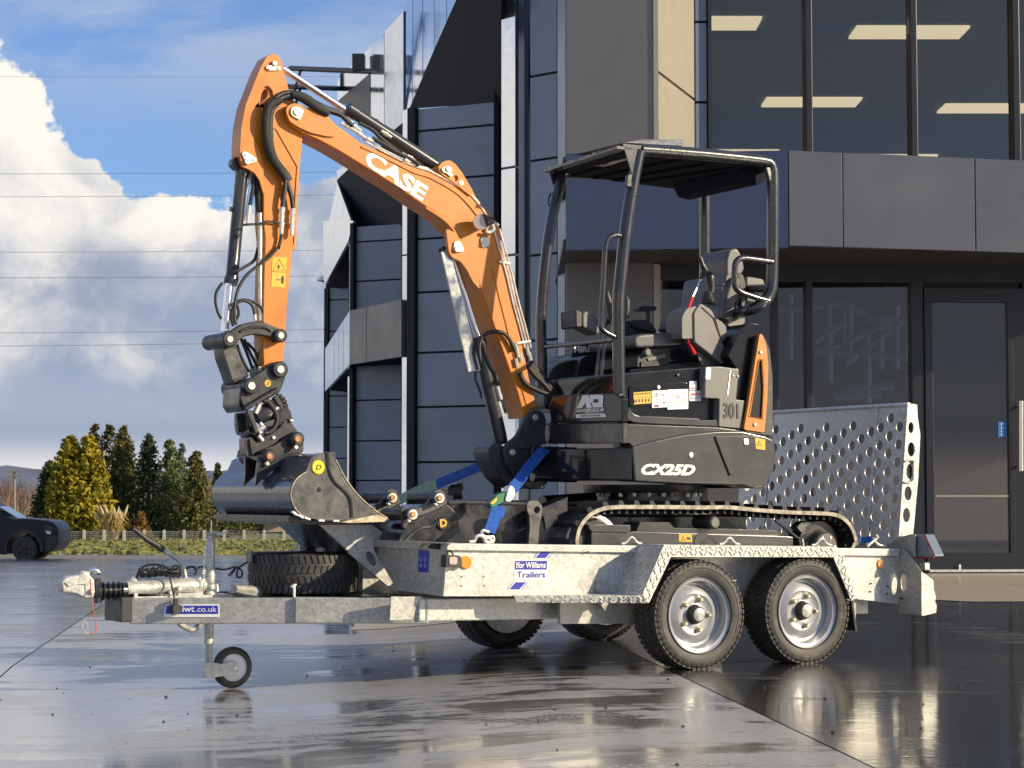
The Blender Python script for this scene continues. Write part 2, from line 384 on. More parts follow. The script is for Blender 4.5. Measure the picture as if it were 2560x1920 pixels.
def galv(name, base, treadplate=False, bright=1.0):
    m = bpy.data.materials.new(name); m.use_nodes = True; b = NB(m.node_tree); bs = b.n['Principled BSDF']
    ob = b.new('ShaderNodeTexCoord').outputs['Object']
    vo = b.new('ShaderNodeTexVoronoi'); vo.inputs['Scale'].default_value = 80; b.link(ob, vo.inputs['Vector'])
    sp = b.new('ShaderNodeSeparateColor'); b.link(vo.outputs['Color'], sp.inputs[0])
    n = b.noise(ob, 7, 6, .65); k = b.math('ADD', b.math('MULTIPLY', sp.outputs[0], .42), b.math('MULTIPLY', n, .8))
    c = b.mix(b.maprange(k, .3, .95), tuple(x * .72 for x in base) + (1,), tuple(min(1, x * 1.12) for x in base) + (1,))
    d = b.noise(ob, 3.0, 8, .7); c = b.mix(b.maprange(d, .58, .76, 0, .2), c, (.27, .23, .17, 1))
    b.link(c, bs.inputs['Base Color']); bs.inputs['Metallic'].default_value = .30
    b.link(b.maprange(k, .3, 1.0, .36, .56), bs.inputs['Roughness'])
    if treadplate:
        mp_ = b.new('ShaderNodeMapping'); b.link(ob, mp_.inputs[0]); mp_.inputs['Rotation'].default_value = (0, 0, 0)
        dots = []
        sx = b.new('ShaderNodeSeparateXYZ')
        # lengthwise coordinate along the trailer, vertical z
        dotA = b.new('ShaderNodeVectorMath', operation='DOT_PRODUCT'); b.link(ob, dotA.inputs[0]); dotA.inputs[1].default_value = tuple(A)
        dotB = b.new('ShaderNodeVectorMath', operation='DOT_PRODUCT'); b.link(ob, dotB.inputs[0]); dotB.inputs[1].default_value = (B.x, B.y, 1)
        s_ = b.math('DIVIDE', dotA.outputs['Value'], .030); z_ = b.math('DIVIDE', dotB.outputs['Value'], .030)
        cell = b.math('FLOORED_MODULO', b.math('ADD', b.math('FLOOR', s_), b.math('FLOOR', z_)), 2.0)
        fs = b.math('SUBTRACT', b.math('FRACT', s_), .5); fz = b.math('SUBTRACT', b.math('FRACT', z_), .5)
        sg = b.math('SUBTRACT', b.math('MULTIPLY', cell, 2.0), 1.0)
        p_ = b.math('ADD', fs, b.math('MULTIPLY', fz, sg)); q_ = b.math('SUBTRACT', fs, b.math('MULTIPLY', fz, sg))
        e = b.math('ADD', b.math('POWER', b.math('DIVIDE', b.math('ABSOLUTE', p_), .62), 2.0), b.math('POWER', b.math('DIVIDE', b.math('ABSOLUTE', q_), .20), 2.0))
        hh = b.maprange(e, 1.0, .4, 0, 1)
        bn = b.new('ShaderNodeBump'); bn.inputs['Strength'].default_value = 1.0; bn.inputs['Distance'].default_value = .014
        b.link(hh, bn.inputs['Height']); b.link(bn.outputs[0], bs.inputs['Normal'])
    else:
        bn = b.new('ShaderNodeBump'); bn.inputs['Strength'].default_value = .12; bn.inputs['Distance'].default_value = .002
        b.link(b.noise(ob, 40, 5, .6), bn.inputs['Height']); b.link(bn.outputs[0], bs.inputs['Normal'])
    MATS[name] = m; return m
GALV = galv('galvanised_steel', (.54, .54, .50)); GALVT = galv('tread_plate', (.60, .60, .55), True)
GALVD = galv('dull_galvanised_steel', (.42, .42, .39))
# ================================================================== THE GROUND
def sm(x): x = max(0.0, min(1.0, x)); return x * x * (3 - 2 * x)
def gz(x, y):
    z = -0.0805 * sm((0.45 - x) / 1.75)
    left = sm((3.0 - x) / 6.0)
    fall = -0.0205 * max(0, min(y, 65) - 11) - 0.023 * max(0, min(y, 100) - 65) - 0.0144 * max(0, min(y, 200) - 100)
    rise = 0.02 * max(0.0, min(y, 15.0) - 11)
    return z + fall * left + rise * (1 - left) * sm((x + 1) / 2)
def ground_mat(name, c_dry, c_wet, wetbias, seed, rough_wet=.08, asphalt=False, prints=False):
    m = bpy.data.materials.new(name); m.use_nodes = True; b = NB(m.node_tree); bs = b.n['Principled BSDF']
    tcn = b.new('ShaderNodeTexCoord'); mp_ = b.new('ShaderNodeMapping'); b.link(tcn.outputs['Object'], mp_.inputs[0]); mp_.inputs['Location'].default_value = (seed, seed * 1.7, 0)
    o = mp_.outputs[0]
    big = b.noise(o, .55, 7, .62, .6); mid = b.noise(o, 2.6, 7, .65, .4); fine = b.noise(o, 60, 4, .6); grit = b.noise(o, 320, 2, .5)
    mp3 = b.new('ShaderNodeMapping'); b.link(o, mp3.inputs[0]); mp3.inputs['Rotation'].default_value = (0, 0, R(-8)); mp3.inputs['Scale'].default_value = (.35, 2.4, 1)
    streak = b.noise(mp3.outputs[0], 2.2, 6, .6, .2)
    w = b.math('ADD', b.math('ADD', b.math('MULTIPLY', big, .55), b.math('MULTIPLY', mid, .22)), b.math('MULTIPLY', streak, .30))
    w = b.math('ADD', w, wetbias)
    wet = b.maprange(w, .50, .545)
    if prints:                       # rows of wet tyre-tread prints crossing the slab
        dA = b.new('ShaderNodeVectorMath', operation='DOT_PRODUCT'); b.link(tcn.outputs['Object'], dA.inputs[0]); dA.inputs[1].default_value = (.985, .17, 0)
        dB = b.new('ShaderNodeVectorMath', operation='DOT_PRODUCT'); b.link(tcn.outputs['Object'], dB.inputs[0]); dB.inputs[1].default_value = (-.17, .985, 0)
        tot = None
        for c0_, per in ((5.35, .052), (6.15, .047), (7.65, .050)):
            q_ = b.math('SUBTRACT', dB.outputs['Value'], c0_); band = b.maprange(b.math('ABSOLUTE', q_), .085, .065)
            cell_ = b.math('MULTIPLY', b.math('SINE', b.math('ADD', b.math('MULTIPLY', dA.outputs['Value'], 6.283 / per), b.math('MULTIPLY', b.math('FLOOR', b.math('MULTIPLY', q_, 26)), 2.1))), band)
            cell_ = b.math('MULTIPLY', b.maprange(cell_, .2, .5), b.maprange(mid, .46, .56)); tot = cell_ if tot is None else b.math('MAXIMUM', tot, cell_)
        wet = b.math('SUBTRACT', wet, b.math('MULTIPLY', tot, .7), clamp=True)
    c = b.mix(wet, tuple(c_dry) + (1,), tuple(c_wet) + (1,))
    c = b.mix(b.maprange(fine, .3, .7, 0, .35), c, tuple(x * .6 for x in c_wet) + (1,))
    c = b.mix(b.maprange(grit, .58, .68, 0, .5 if asphalt else .3), c, (.20, .19, .18, 1) if asphalt else (.42, .40, .37, 1)); c = b.mix(b.maprange(grit, .42, .34, 0, .35), c, (.03, .03, .03, 1))
    stain = b.maprange(b.noise(o, 1.1, 8, .7, 1.2), .56, .66, 0, .35); c = b.mix(stain, c, tuple(x * .45 for x in c_wet) + (1,))
    b.link(c, bs.inputs['Base Color'])
    b.link(b.maprange(wet, 0, 1, .62, .34, False), bs.inputs['Roughness'])
    bs.inputs['Specular IOR Level'].default_value = .5
    bs.inputs['Coat IOR'].default_value = 1.65 if asphalt else 2.3
    b.link(b.maprange(wet, 0, 1, .62, 1.0, False), bs.inputs['Coat Weight'])
    b.link(b.math('ADD', b.maprange(wet, 0, 1, .21, rough_wet, False), b.math('MULTIPLY', b.maprange(mid, .35, .7), .05)), bs.inputs['Coat Roughness'])
    bn = b.new('ShaderNodeBump'); b.link(b.maprange(wet, 0, 1, .34, .10, False), bn.inputs['Strength']); bn.inputs['Distance'].default_value = .0035
    b.link(b.math('ADD', fine, b.math('MULTIPLY', grit, .5)), bn.inputs['Height'])
    b.link(bn.outputs[0], bs.inputs['Normal'])
    bn2 = b.new('ShaderNodeBump'); bn2.inputs['Strength'].default_value = .34 if asphalt else .2; bn2.inputs['Distance'].default_value = .006
    b.link(b.math('ADD', mid, b.math('ADD', b.math('MULTIPLY', b.noise(mp3.outputs[0], 9, 4, .6), .35), b.math('MULTIPLY', b.noise(o, 17, 3, .5), .22))), bn2.inputs['Height']); b.link(bn2.outputs[0], bs.inputs['Coat Normal'])
    return m
CONC = ground_mat('wet_concrete', (.26, .25, .24), (.13, .13, .125), .0, 3.0)
CONCD = ground_mat('damp_dark_concrete', (.18, .18, .18), (.08, .08, .085), .02, 17.0, .10)
CONC2 = ground_mat('wet_concrete_smooth', (.43, .42, .40), (.15, .148, .14), -.018, 11.0, .06, False, True)
ASPH = ground_mat('wet_dark_asphalt', (.06, .058, .055), (.020, .020, .020), .06, 7.0, .05, True)
GRIME = mat('joint_grime', (.02, .019, .017), .6)
RAMPC = ground_mat('damp_pale_concrete', (.55, .47, .34), (.30, .26, .20), -.16, 5.0, .3)

def grid(name, fx, nx, ys, lift, m, parent=None, kind=None):
    v = []; f = []
    for y in ys:
        for i in range(nx + 1):
            x = fx(i / nx, y); v.append((x, y, gz(x, y) + lift))
    for j in range(len(ys) - 1):
        for i in range(nx):
            a = j * (nx + 1) + i; f.append((a, a + 1, a + nx + 2, a + nx + 1))
    o = build(name, v, f, m, parent, smooth=True)
    if kind: o['kind'] = kind
    return o
ysn = [-3 + .25 * i for i in range(92)] + [20.5 + 1.5 * i for i in range(36)]
ground = grid('ground', lambda a, y: -60 + 120 * a, 240, ysn + [76, 90], -0.03, GRIME, None, 'structure')
pave = bpy.data.objects.new('pavement', None); col.objects.link(pave); pave['kind'] = 'structure'; ORG[pave] = Vector((0, 0, 0))
LINES = [(-24, -.30), (-17, -.30), (-9.3, -.22), (-5.6, -.19), (-2.12, -.155), (1.06, -.105), (4.9, -.08), (9.5, -.05), (16, 0), (30, 0)]
slab_m = [CONC, CONC, CONC, CONCD, CONC2, ASPH, ASPH, CONC, CONC]
TR = [-3, 20.5, 34, 48, 65]
for k in range(len(LINES) - 1):
    for q in range(len(TR) - 1):
        ya, yb = TR[q] + .006, TR[q + 1] - .006
        ys = [ya] + [y for y in ysn if ya + .05 < y < yb - .05] + [yb]
        (xa, ma), (xb, mb_) = LINES[k], LINES[k + 1]
        g = .0045
        grid('slab', lambda a, y: (xa + ma * (y - 7) + g) * (1 - a) + (xb + mb_ * (y - 7) - g) * a, 14 if k in (3, 4, 5) else 8, ys, 0.0, slab_m[k], pave)

GRAV = mat('gravel_verge', (.20, .18, .15), .9, var=.35, vscale=2.5, bump=.8, bscale=8, dirt=(.10, .11, .04), dirt_amt=.7, dscale=.6)
GRASS = mat('grass_green', (.085, .125, .025), .85, color2=(.23, .20, .05), vscale=.12, bump=.6, bscale=3, dirt=(.30, .20, .07), dirt_amt=.75, dscale=.16)
ver = grid('gravel_verge', lambda a, y: -70 + 110 * a, 40, [65.2 + 1.2 * i for i in range(19)], 0.0, GRAV, None, 'structure')
fld = grid('grass_field', lambda a, y: -1500 + 3000 * a, 300, [84 + 4 * i for i in range(32)] + [220, 260, 340, 600, 1200, 2400], 0.03, GRASS, None, 'structure')
# tufts of rough grass on the bank
mbg = MB(); rg = random.Random(5)
for i in range(5200):
    y = 84 + rg.random() ** 1.5 * 112; x = -.27 * y + rg.random() * .27 * y * .95
    z = gz(x, y) + .02; w = .06 + rg.random() * .16; hh = .03 + rg.random() * .13 * (1 + .6 * noise.noise(Vector((x * .25, y * .1, 0))))
    a = rg.random() * 3; d = Vector((math.cos(a), math.sin(a), 0)) * w
    p = Vector((x, y, z)); mbg.add([p - d, p + d, p + d * .6 + Vector((rg.uniform(-.1, .1), 0, hh)), p - d * .4 + Vector((0, 0, hh * .8))], [(0, 1, 2, 3)])
g = mbg.build('grass', GRASS); tag(g, 'rough green and tan grass growing on the bank beyond the yard', 'grass', kind='stuff')
# small stones lying on the wet yard
mbs = MB()
for i in range(240):
    y = 4.2 + rg.random() ** 1.6 * 9; x = (-.26 + .52 * rg.random()) * y; r = .0018 + rg.random() ** 4 * .008
    c = Vector((x, y, gz(x, y) + r * .5)); q = [Vector((math.cos(t), math.sin(t), 0)) * r * rg.uniform(.7, 1.2) for t in (0, 1.57, 3.14, 4.71)]
    mbs.add([c + q[0], c + q[1], c + q[2], c + q[3], c + Vector((0, 0, r * .7)), c - Vector((0, 0, r))], [(0, 1, 4), (1, 2, 4), (2, 3, 4), (3, 0, 4), (1, 0, 5), (2, 1, 5), (3, 2, 5), (0, 3, 5)])
g = mbs.build('gravel', mat('dark_stone', (.05, .048, .045), .7)); tag(g, 'tiny dark stones scattered over the wet concrete', 'gravel', kind='stuff')

# far hills
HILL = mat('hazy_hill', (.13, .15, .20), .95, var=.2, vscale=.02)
v = []; f = []
for i in range(121):
    x = -1500 + i * 20; hgt = 10 + 22 * (noise.noise(Vector((i * .11, 3, 0))) + .5) + 6 * noise.noise(Vector((i * .6, 1, 0)))
    v += [(x, 1400, -6), (x, 1500, hgt), (x, 1800, hgt * .6)]
for i in range(120):
    a = i * 3; f += [(a, a + 3, a + 4, a + 1), (a + 1, a + 4, a + 5, a + 2)]
build('hills', v, f, HILL, smooth=True)['kind'] = 'structure'

# ================================================================== TREES
BARK = mat('bark', (.10, .075, .055), .9, var=.3, bump=.5, bscale=6)
def leafmat(name, c, c2, s=.5): return mat(name, c, .7, color2=c2, vscale=s, dirt=tuple(x * .35 for x in c), dirt_amt=.6, dscale=s * 2.5, spec=.25)
LM = dict(gold=leafmat('golden_foliage', (.33, .25, .016), (.19, .18, .02)), dark=leafmat('dark_foliage', (.035, .055, .022), (.06, .075, .025)),
          blue=leafmat('blue_green_foliage', (.085, .12, .075), (.12, .145, .09)), brown=leafmat('brown_green_foliage', (.04, .05, .02), (.13, .085, .03)),
          olive=leafmat('olive_foliage', (.065, .085, .025), (.15, .125, .03)), green=leafmat('green_foliage', (.07, .11, .035), (.12, .15, .04)),
          rust=leafmat('rust_foliage', (.26, .14, .04), (.14, .09, .03)), bare=mat('bare_twigs', (.20, .125, .095), .9, var=.35, vscale=.2))
def conifer(u, vt, wpx, Y, m, label, cat='tree', group=None, dens=1.0, base_v=1350, droop=.25, tips=1, ragged=.25, seed=0):
    rg = random.Random(seed); p0 = at_y(u, base_v, Y); top = at_y(u, vt, Y); H = top.z - p0.z; Rb = wpx * (1.75 if tips > 1 or dens > 2 else 1.45) * Y / F / 2
    t = thing('conifer_tree', p0, label, cat, group)
    tube('trunk', [p0 - Z * .5, p0 + Z * H * .5, p0 + Z * H * .93], [Rb * .12, Rb * .08, .03], BARK, t, seg=7)
    mb = MB(); nb_ = int(430 * dens)
    for k in range(nb_):
        hf = 1 - (1 - rg.random()) ** .8 if rg.random() < .5 else rg.random(); hf = .02 + hf * .97
        prof = (1 - hf) ** .78 * (1 if hf > .10 else .75 + hf * 2.5)
        off = Vector((0, 0, 0))
        if tips > 1: off = Vector(((-.22 if k % 2 else .22) * Rb * min(1, hf * 1.6), 0, 0)); prof *= .86
        ang = rg.random() * 6.283; L = Rb * prof * (1 + ragged * (rg.random() * 2 - 1)) + .12
        d = Vector((math.cos(ang), math.sin(ang), 0)); zc = p0.z + hf * H
        for q in range(11):
            fr = .30 + .70 * q / 10 + rg.uniform(-.05, .05)
            c = Vector((p0.x, p0.y, zc)) + off + d * L * fr + Z * (-droop * L * fr * fr + .15 * L * rg.uniform(-1, 1)) + Vector((rg.uniform(-1, 1), rg.uniform(-1, 1), rg.uniform(-1, 1))) * .16 * (.4 + Rb * .25)
            if c.z < p0.z: continue
            sz = (.085 + .13 * rg.random()) * (.5 + Rb * .22)
            a1 = Vector((rg.gauss(0, 1), rg.gauss(0, 1), rg.gauss(0, 1))).normalized(); a2 = a1.cross(Vector((rg.gauss(0, 1), rg.gauss(0, 1), rg.gauss(0, 1)))).normalized()
            mb.add([c - a1 * sz, c + a2 * sz * .7, c + a1 * sz * 1.1 + d * sz * .4, c - a2 * sz * .6], [(0, 1, 2, 3)])
    mb.build('crown', m, t); return t
TG = 'conifers in a row beyond the yard'
conifer(122, 1150, 92, 193, LM['dark'], 'broad dark green conifer on the shaded side of the golden one', group=TG, seed=1, ragged=.15, dens=1.4)
conifer(196, 1090, 122, 190, LM['gold'], 'broad golden yellow conifer with a double tip', group=TG, seed=2, tips=2, dens=2.9, ragged=.06, droop=.05)
conifer(236, 1103, 88, 204, LM['blue'], 'slim blue green conifer peeking out behind the golden one', group=TG, seed=3, dens=1.3, ragged=.12)
conifer(252, 1061, 92, 208, LM['brown'], 'tallest dark brown green conifer with a forked ragged top', group=TG, seed=4, tips=2, dens=1.0, ragged=.5)
conifer(306, 1065, 104, 205, LM['olive'], 'tall olive brown conifer beside the tallest dark one', group=TG, seed=5, dens=1.1, ragged=.45)
conifer(370, 1084, 84, 203, LM['dark'], 'dark narrow pointed conifer standing behind the white jockey post', group=TG, seed=6, dens=1.0, ragged=.5)
conifer(424, 1098, 96, 202, LM['green'], 'mid green loose conifer between the dark narrow one and the round topped one', group=TG, seed=7, dens=.9, ragged=.5)
conifer(450, 1106, 60, 212, LM['blue'], 'thin pale grey green conifer top behind the loose green one', group=TG, seed=8, dens=.7, ragged=.3)
conifer(488, 1128, 98, 199, LM['olive'], 'yellow green round topped conifer next to the bucket', group=TG, seed=9, dens=1.0, ragged=.45)
conifer(543, 1156, 44, 205, LM['dark'], 'small dark conifer half hidden by the bucket', group=TG, seed=10, dens=.8, ragged=.3)
conifer(600, 1126, 60, 215, LM['olive'], 'golden green conifer top showing above the bucket', group=TG, seed=11, dens=.9, ragged=.3)
for i, (u, vt, w) in enumerate([(352, 1280, 34)]):
    conifer(u, vt, w, 197, LM['rust'], ['rust and yellow bush under the dark narrow conifer', 'rust coloured bush beside the long low house'][i], 'bush', seed=20 + i, dens=.9, ragged=.5)
# bare winter wood at the far edge
mb = MB(); rg = random.Random(9)
for i in range(900):
    x = -150 + rg.random() * 215; y = 420 + rg.random() * 80; hgt = 7.5 + 5.0 * noise.noise(Vector((x * .05, 0, 2))) + rg.random() * 3
    p = Vector((x, y, -5)); mb.tube([p, p + Z * hgt * .55 + Vector((rg.uniform(-.8, .8), 0, 0)), p + Z * hgt + Vector((rg.uniform(-1.5, 1.5), 0, 0))], [.16, .12, .03], seg=3, caps=False)
    for q in range(9):
        z0 = hgt * rg.uniform(.25, .85); e = Vector((rg.uniform(-2.2, 2.2), rg.uniform(-.8, .8), rg.uniform(.8, 3.0)))
        a = p + Z * z0; n_ = Vector((.11, 0, .02)); mb.add([a - n_, a + n_, a + e + n_ * .2, a + e - n_ * .2], [(0, 1, 2, 3)])
g = mb.build('woods', LM['bare']); tag(g, 'far bare brown winter wood in front of the hills', 'woods', kind='stuff')

# pampas grass
PAM = mat('pampas_plume', (.55, .44, .28), .9, var=.15); PAL = mat('pampas_leaves', (.38, .27, .09), .9, var=.25, vscale=2)
pp = at_y(284, 1350, 186); t = thing('pampas_grass', pp, 'clump of pampas grass with pale plumes in front of the conifers', 'plant')
mb = MB(); rg = random.Random(3)
for i in range(240):
    a = rg.random() * 6.28; l = rg.uniform(.8, 2.6); d = Vector((math.cos(a), math.sin(a), 0)); r = rg.random()
    b0 = pp + d * .3; m1_ = pp + d * (.5 + r * .7) + Z * l; e = pp + d * (1.0 + r) + Z * l * .7; s_ = Vector((-d.y, d.x, 0)) * .05
    mb.add([b0 - s_, b0 + s_, m1_ + s_, m1_ - s_, e], [(0, 1, 2, 3), (3, 2, 4)])
mb.build('leaves', PAL, t)['kind'] = 'stuff'
for i in range(13):
    dx = -1.7 + 3.0 * i / 12 + rg.uniform(-.1, .1); b0 = pp + Vector((dx * .4, rg.uniform(-.4, .4), 1.0)); e = pp + Vector((dx * 1.05 - .2, rg.uniform(-.4, .4), 3.1 + rg.uniform(-.4, .5) - abs(dx) * .2))
    tube('plume', [b0, b0.lerp(e, .55), b0.lerp(e, .62), b0.lerp(e, .85), e], [.03, .03, .11, .10, .02], PAM, t, seg=6)

# utility pole and cables
POLE = mat('weathered_pole', (.22, .18, .14), .85, var=.2, vscale=.6); CABLE = mat('power_cable', (.12, .13, .15), .5)
pb = at_y(36, 1352, 260); pt = at_y(36, 1175, 260)
t = thing('utility_pole', pb, 'wooden utility pole with two crossarms in front of the bare wood', 'utility pole')
tube('pole', [pb - Z * 1, pt], [.24, .16], POLE, t, seg=8)
for vv in (1179, 1191):
    c = at_y(36, vv, 260); mb = MB(); mb.box(c + Vector((0, -.2, 0)), Vector((1.0, 0, 0)), Vector((0, .07, 0)), Z * .08); mb.build('crossarm', POLE, t)
    for k in (-.9, -.45, .45, .9):
        q = c + Vector((k, -.2, .08)); tube('insulator', [q, q + Z * .28], [.06, .04], MATS['grey_plastic'], t, seg=6)
tube('power_line', [at_y(0, 1181, 262) + Vector((-14, 0, 0)), at_y(30, 1179, 262)], .02, CABLE); 
bpy.data.objects['power_line']['label'] = 'short thin cable running out of frame from the utility pole'; bpy.data.objects['power_line']['category'] = 'power line'
wl = ['faint uppermost cable crossing the clear blue sky', 'second cable from the top, meeting the dipper beside its cylinder bracket', 'cable just under the second one, at the height of the bright cloud edge',
      'fourth cable from the top, crossing the bucket cylinder barrel', 'fifth cable from the top, crossing the dipper at the yellow sticker', 'sixth cable from the top, just above the linkage pins', 'lowest cable in the sky, level with the linkage']
for i, (va, vb, Yw, r) in enumerate([(189, 187, 78, .005), (433, 425, 62, .0075), (490, 482, 62, .0075), (629, 620, 60, .0075), (693, 684, 60, .0075), (832, 818, 58, .0075), (866, 848, 58, .0075)]):
    a = at_y(-300, va + 1, Yw); c = at_y(830, vb, Yw + 4); b_ = a + (c - a) * 1.6
    pts = [a.lerp(b_, k / 10) - Z * .25 * (1 - (2 * k / 10 - 1) ** 2) * .3 for k in range(11)]
    o = tube('power_line', pts, r, CABLE, None, seg=5); tag(o, wl[i], 'power line', 'power cables crossing the sky')

# long low house beyond the grass
HW = mat('house_wall', (.16, .15, .15), .8, var=.1); HF = mat('house_fascia', (.75, .74, .72), .6); HR = mat('house_roof', (.12, .12, .13), .7)
hp = at_y(600, 1346, 228)
t = thing('low_house', hp, 'long low dark house with a white fascia behind the fence', 'house')
def hb(name, u0, u1, v0, v1, Y0, Y1, m, par=None):
    a = at_y(u0, v1, Y0); b_ = at_y(u1, v0, Y0); mb = MB(); mb.box(Vector(((a.x + b_.x) / 2, (Y0 + Y1) / 2, (a.z + b_.z) / 2)), Vector(((b_.x - a.x) / 2, 0, 0)), Vector((0, (Y1 - Y0) / 2, 0)), Z * ((b_.z - a.z) / 2)); return mb.build(name, m, par or t)
hb('wall', 395, 520, 1300, 1350, 226, 236, HW); hb('wall', 520, 760, 1296, 1350, 228, 238, HW); hb('roof', 515, 765, 1288, 1290.5, 226, 239, HR)
hb('fascia', 515, 765, 1291, 1297, 225.6, 226, HF); hb('door', 590, 612, 1303, 1348, 227.8, 228, BLACKS); hb('wall', 620, 642, 1300, 1348, 227.7, 228, MATS['rust_foliage'])
wn = hb('window', 655, 740, 1303, 1332, 227.7, 228, MATS['dark_plastic']); hb('pane', 658, 737, 1305, 1330, 227.5, 227.68, MATS['lamp_glass'], wn)
hb('window', 535, 580, 1305, 1335, 227.7, 228, MATS['dark_plastic']); hb('roof', 390, 520, 1294, 1299, 224, 237, HR)

# post and wire fence
FP = mat('fence_timber', (.50, .46, .38), .85, var=.15); WIRE = mat('fence_wire', (.30, .31, .30), .6)
fb = at_y(180, 1350, 176); t = thing('paddock_fence', fb, 'post and wire fence with pale square posts along the grass bank', 'fence')
mb0 = MB(); c0 = at_y(160, 1351, 176); hp_ = 24 * 176 / F; mb0.box(c0 + Z * hp_ / 2, Vector((.11, 0, 0)), Vector((0, .11, 0)), Z * hp_ / 2)
mb0.add([c0 + Vector((a * .11, b_ * .11, hp_)) for a, b_ in ((-1, -1), (1, -1), (1, 1), (-1, 1))] + [c0 + Z * (hp_ + .12)], [(0, 1, 4), (1, 2, 4), (2, 3, 4), (3, 0, 4)])
post0 = mb0.build('post', FP, t)
for k in range(1, 15):
    c = copy_part(post0, t); c.location = (at_y(160 + 50 * k, 1351, 176) - c0)
mb = MB()
for zz in (.25, .45, .65, .82): mb.tube([c0 + Z * zz * hp_ / .88 * .95, at_y(840, 1351, 176) + Z * zz * hp_ / .88 * .95], .018 if zz < .8 else .035, seg=4)
for k in range(150): q = c0.lerp(at_y(840, 1351, 176), k / 150); mb.tube([q + Z * .1, q + Z * .78], .008, seg=3, caps=False)
mb.build('wire', WIRE, t)

# ------------------------------------------------------------------ dark pickup truck
CARP = mat('navy_car_paint', (.006, .008, .018), .45, spec=.3, coat=.12, coat_r=.08); CGL = mat('car_glass', (.02, .025, .035), .05, coat=1.0)
YC = 64.0
t = thing('pickup_truck', at_y(20, 1402, YC), 'dark navy pickup truck, only its bonnet and front wheel in view', 'truck')
def yprism(name, pts, Y0, Y1, m, par, bevel=.03, seg=3):
    v_, f_ = loft_vf([[at_y(x, y, Y0) for x, y in pts]], Vector((0, Y1 - Y0, 0))); return build(name, v_, f_, m, par, bevel=bevel, seg=seg, smooth=True)
def cc(*p): return [(x * .16883 - 17, 1160 + y * .16883) for x, y in p]
yprism('body', cc((-1500, 1330), (-1500, 760), (-100, 740), (0, 710), (260, 810), (500, 810), (800, 835), (890, 870), (935, 920), (960, 960), (965, 1160), (905, 1245), (850, 1300), (720, 1310), (690, 1180), (620, 1080), (520, 1020), (420, 1000), (330, 1020), (250, 1080), (200, 1170), (185, 1340)), YC, YC + 1.86, CARP, t, .05)
yprism('cabin', cc((-1300, 760), (-1100, 420), (-300, 400), (0, 620), (215, 800), (0, 800)), YC + .12, YC + 1.74, CARP, t, .05)
yprism('window', cc((-1000, 720), (-900, 480), (-350, 460), (-60, 660), (60, 760)), YC + .09, YC + .12, CGL, t, .01)
v_, f_ = loft_vf([[at_y(-2, 1160 + 108, YC + .3), at_y(44, 1160 + 136, YC + .3), at_y(44, 1160 + 136, YC + .3) + Vector((0, 1.25, 0)), at_y(-2, 1268, YC + .3) + Vector((0, 1.25, 0))]], Vector((-.02, 0, .03)))
build('windscreen', v_, f_, CGL, t)
yprism('headlight', cc((740, 900), (880, 915), (905, 960), (860, 1050), (780, 1040), (745, 980)), YC - .02, YC + .25, GLOSSB, t, .02)
yprism('lamp_lens', cc((770, 985), (855, 1000), (850, 1045), (790, 1035)), YC - .035, YC + .02, MATS['white_sticker'], t, .01)
yprism('wheel_arch_trim', [(x, y) for x, y in cc((165, 1340), (180, 1150), (260, 1040), (350, 985), (440, 965), (560, 985), (660, 1050), (730, 1160), (745, 1300), (700, 1305), (680, 1180), (620, 1085), (520, 1025), (420, 1005), (330, 1025), (255, 1085), (205, 1180), (195, 1340))], YC - .05, YC + .05, PLASTD, t, .01)
yprism('bumper', cc((790, 1080), (965, 1060), (968, 1180), (900, 1245), (850, 1300), (760, 1300)), YC - .03, YC + .1, PLASTD, t, .02)
cw = at_y(452 * .16883 - 15, 1160 + 1258 * .16883, YC)
for k, yy in enumerate((0.02, 1.62)):
    c = cw + Vector((0, yy, 0)); wh = lathe('wheel', [(.0, .02), (.0, .24), (.03, .26), (.22, .26), (.22, .02)], c, Vector((0, 1, 0)), GLOSSB, t, seg=24)
    lathe('tyre', [(-.02, .25), (-.03, .32), (0, .39), (.05, .41), (.2, .41), (.25, .38), (.25, .25)], c, Vector((0, 1, 0)), TYRE, wh, seg=36)
    for q in range(5):
        a = q * 1.2566; d = Vector((math.cos(a), 0, math.sin(a))); mb = MB(); mb.box(c + d * .14 + Vector((0, -.008, 0)), d * .11, Vector((0, .012, 0)), d.cross(Vector((0, 1, 0))) * .03); mb.build('spoke', CARP, wh)

# ================================================================== THE OFFICE BUILDING
PAN = mat('blue_grey_panel', (.19, .235, .30), .38, spec=.5, var=.06, vscale=1.2, rvar=.06, orand=.06, warp=.25, dirt=(.10, .11, .12), dirt_amt=.3, dscale=2)
PAN2 = mat('dark_joint', (.012, .013, .018), .7)
BRZ = mat('bronze_grey_panel', (.15, .145, .142), .36, metal=.25, var=.05, vscale=.8, rvar=.06, orand=.05, warp=.25)
FASB = mat('fascia_panel', (.085, .090, .105), .30, metal=.2, var=.05, vscale=.8, orand=.06, warp=.25, rvar=.05)
FASN = mat('shaded_fascia_panel', (.036, .056, .115), .26, metal=.2, var=.04)  # left fascia face: its blue shade is put into the colour
CREAM = mat('cream_panel', (.36, .33, .26), .35, metal=.1, var=.04)
SILV = mat('silver_cladding', (.34, .44, .60), .13, metal=.92, var=.05, vscale=1.5, rvar=.05, orand=.06, warp=.12)  # silver metal tinted blue, the reflected sky put into its colour
FINM = mat('silver_fin', (.72, .75, .80), .10, metal=.92, rvar=.05)
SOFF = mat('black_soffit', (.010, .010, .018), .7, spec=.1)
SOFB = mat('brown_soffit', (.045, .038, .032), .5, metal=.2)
FRAME = mat('window_frame_black', (.020, .020, .024), .35)
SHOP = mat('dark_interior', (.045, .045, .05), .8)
CEIL = mat('office_ceiling', (.30, .33, .36), .9)
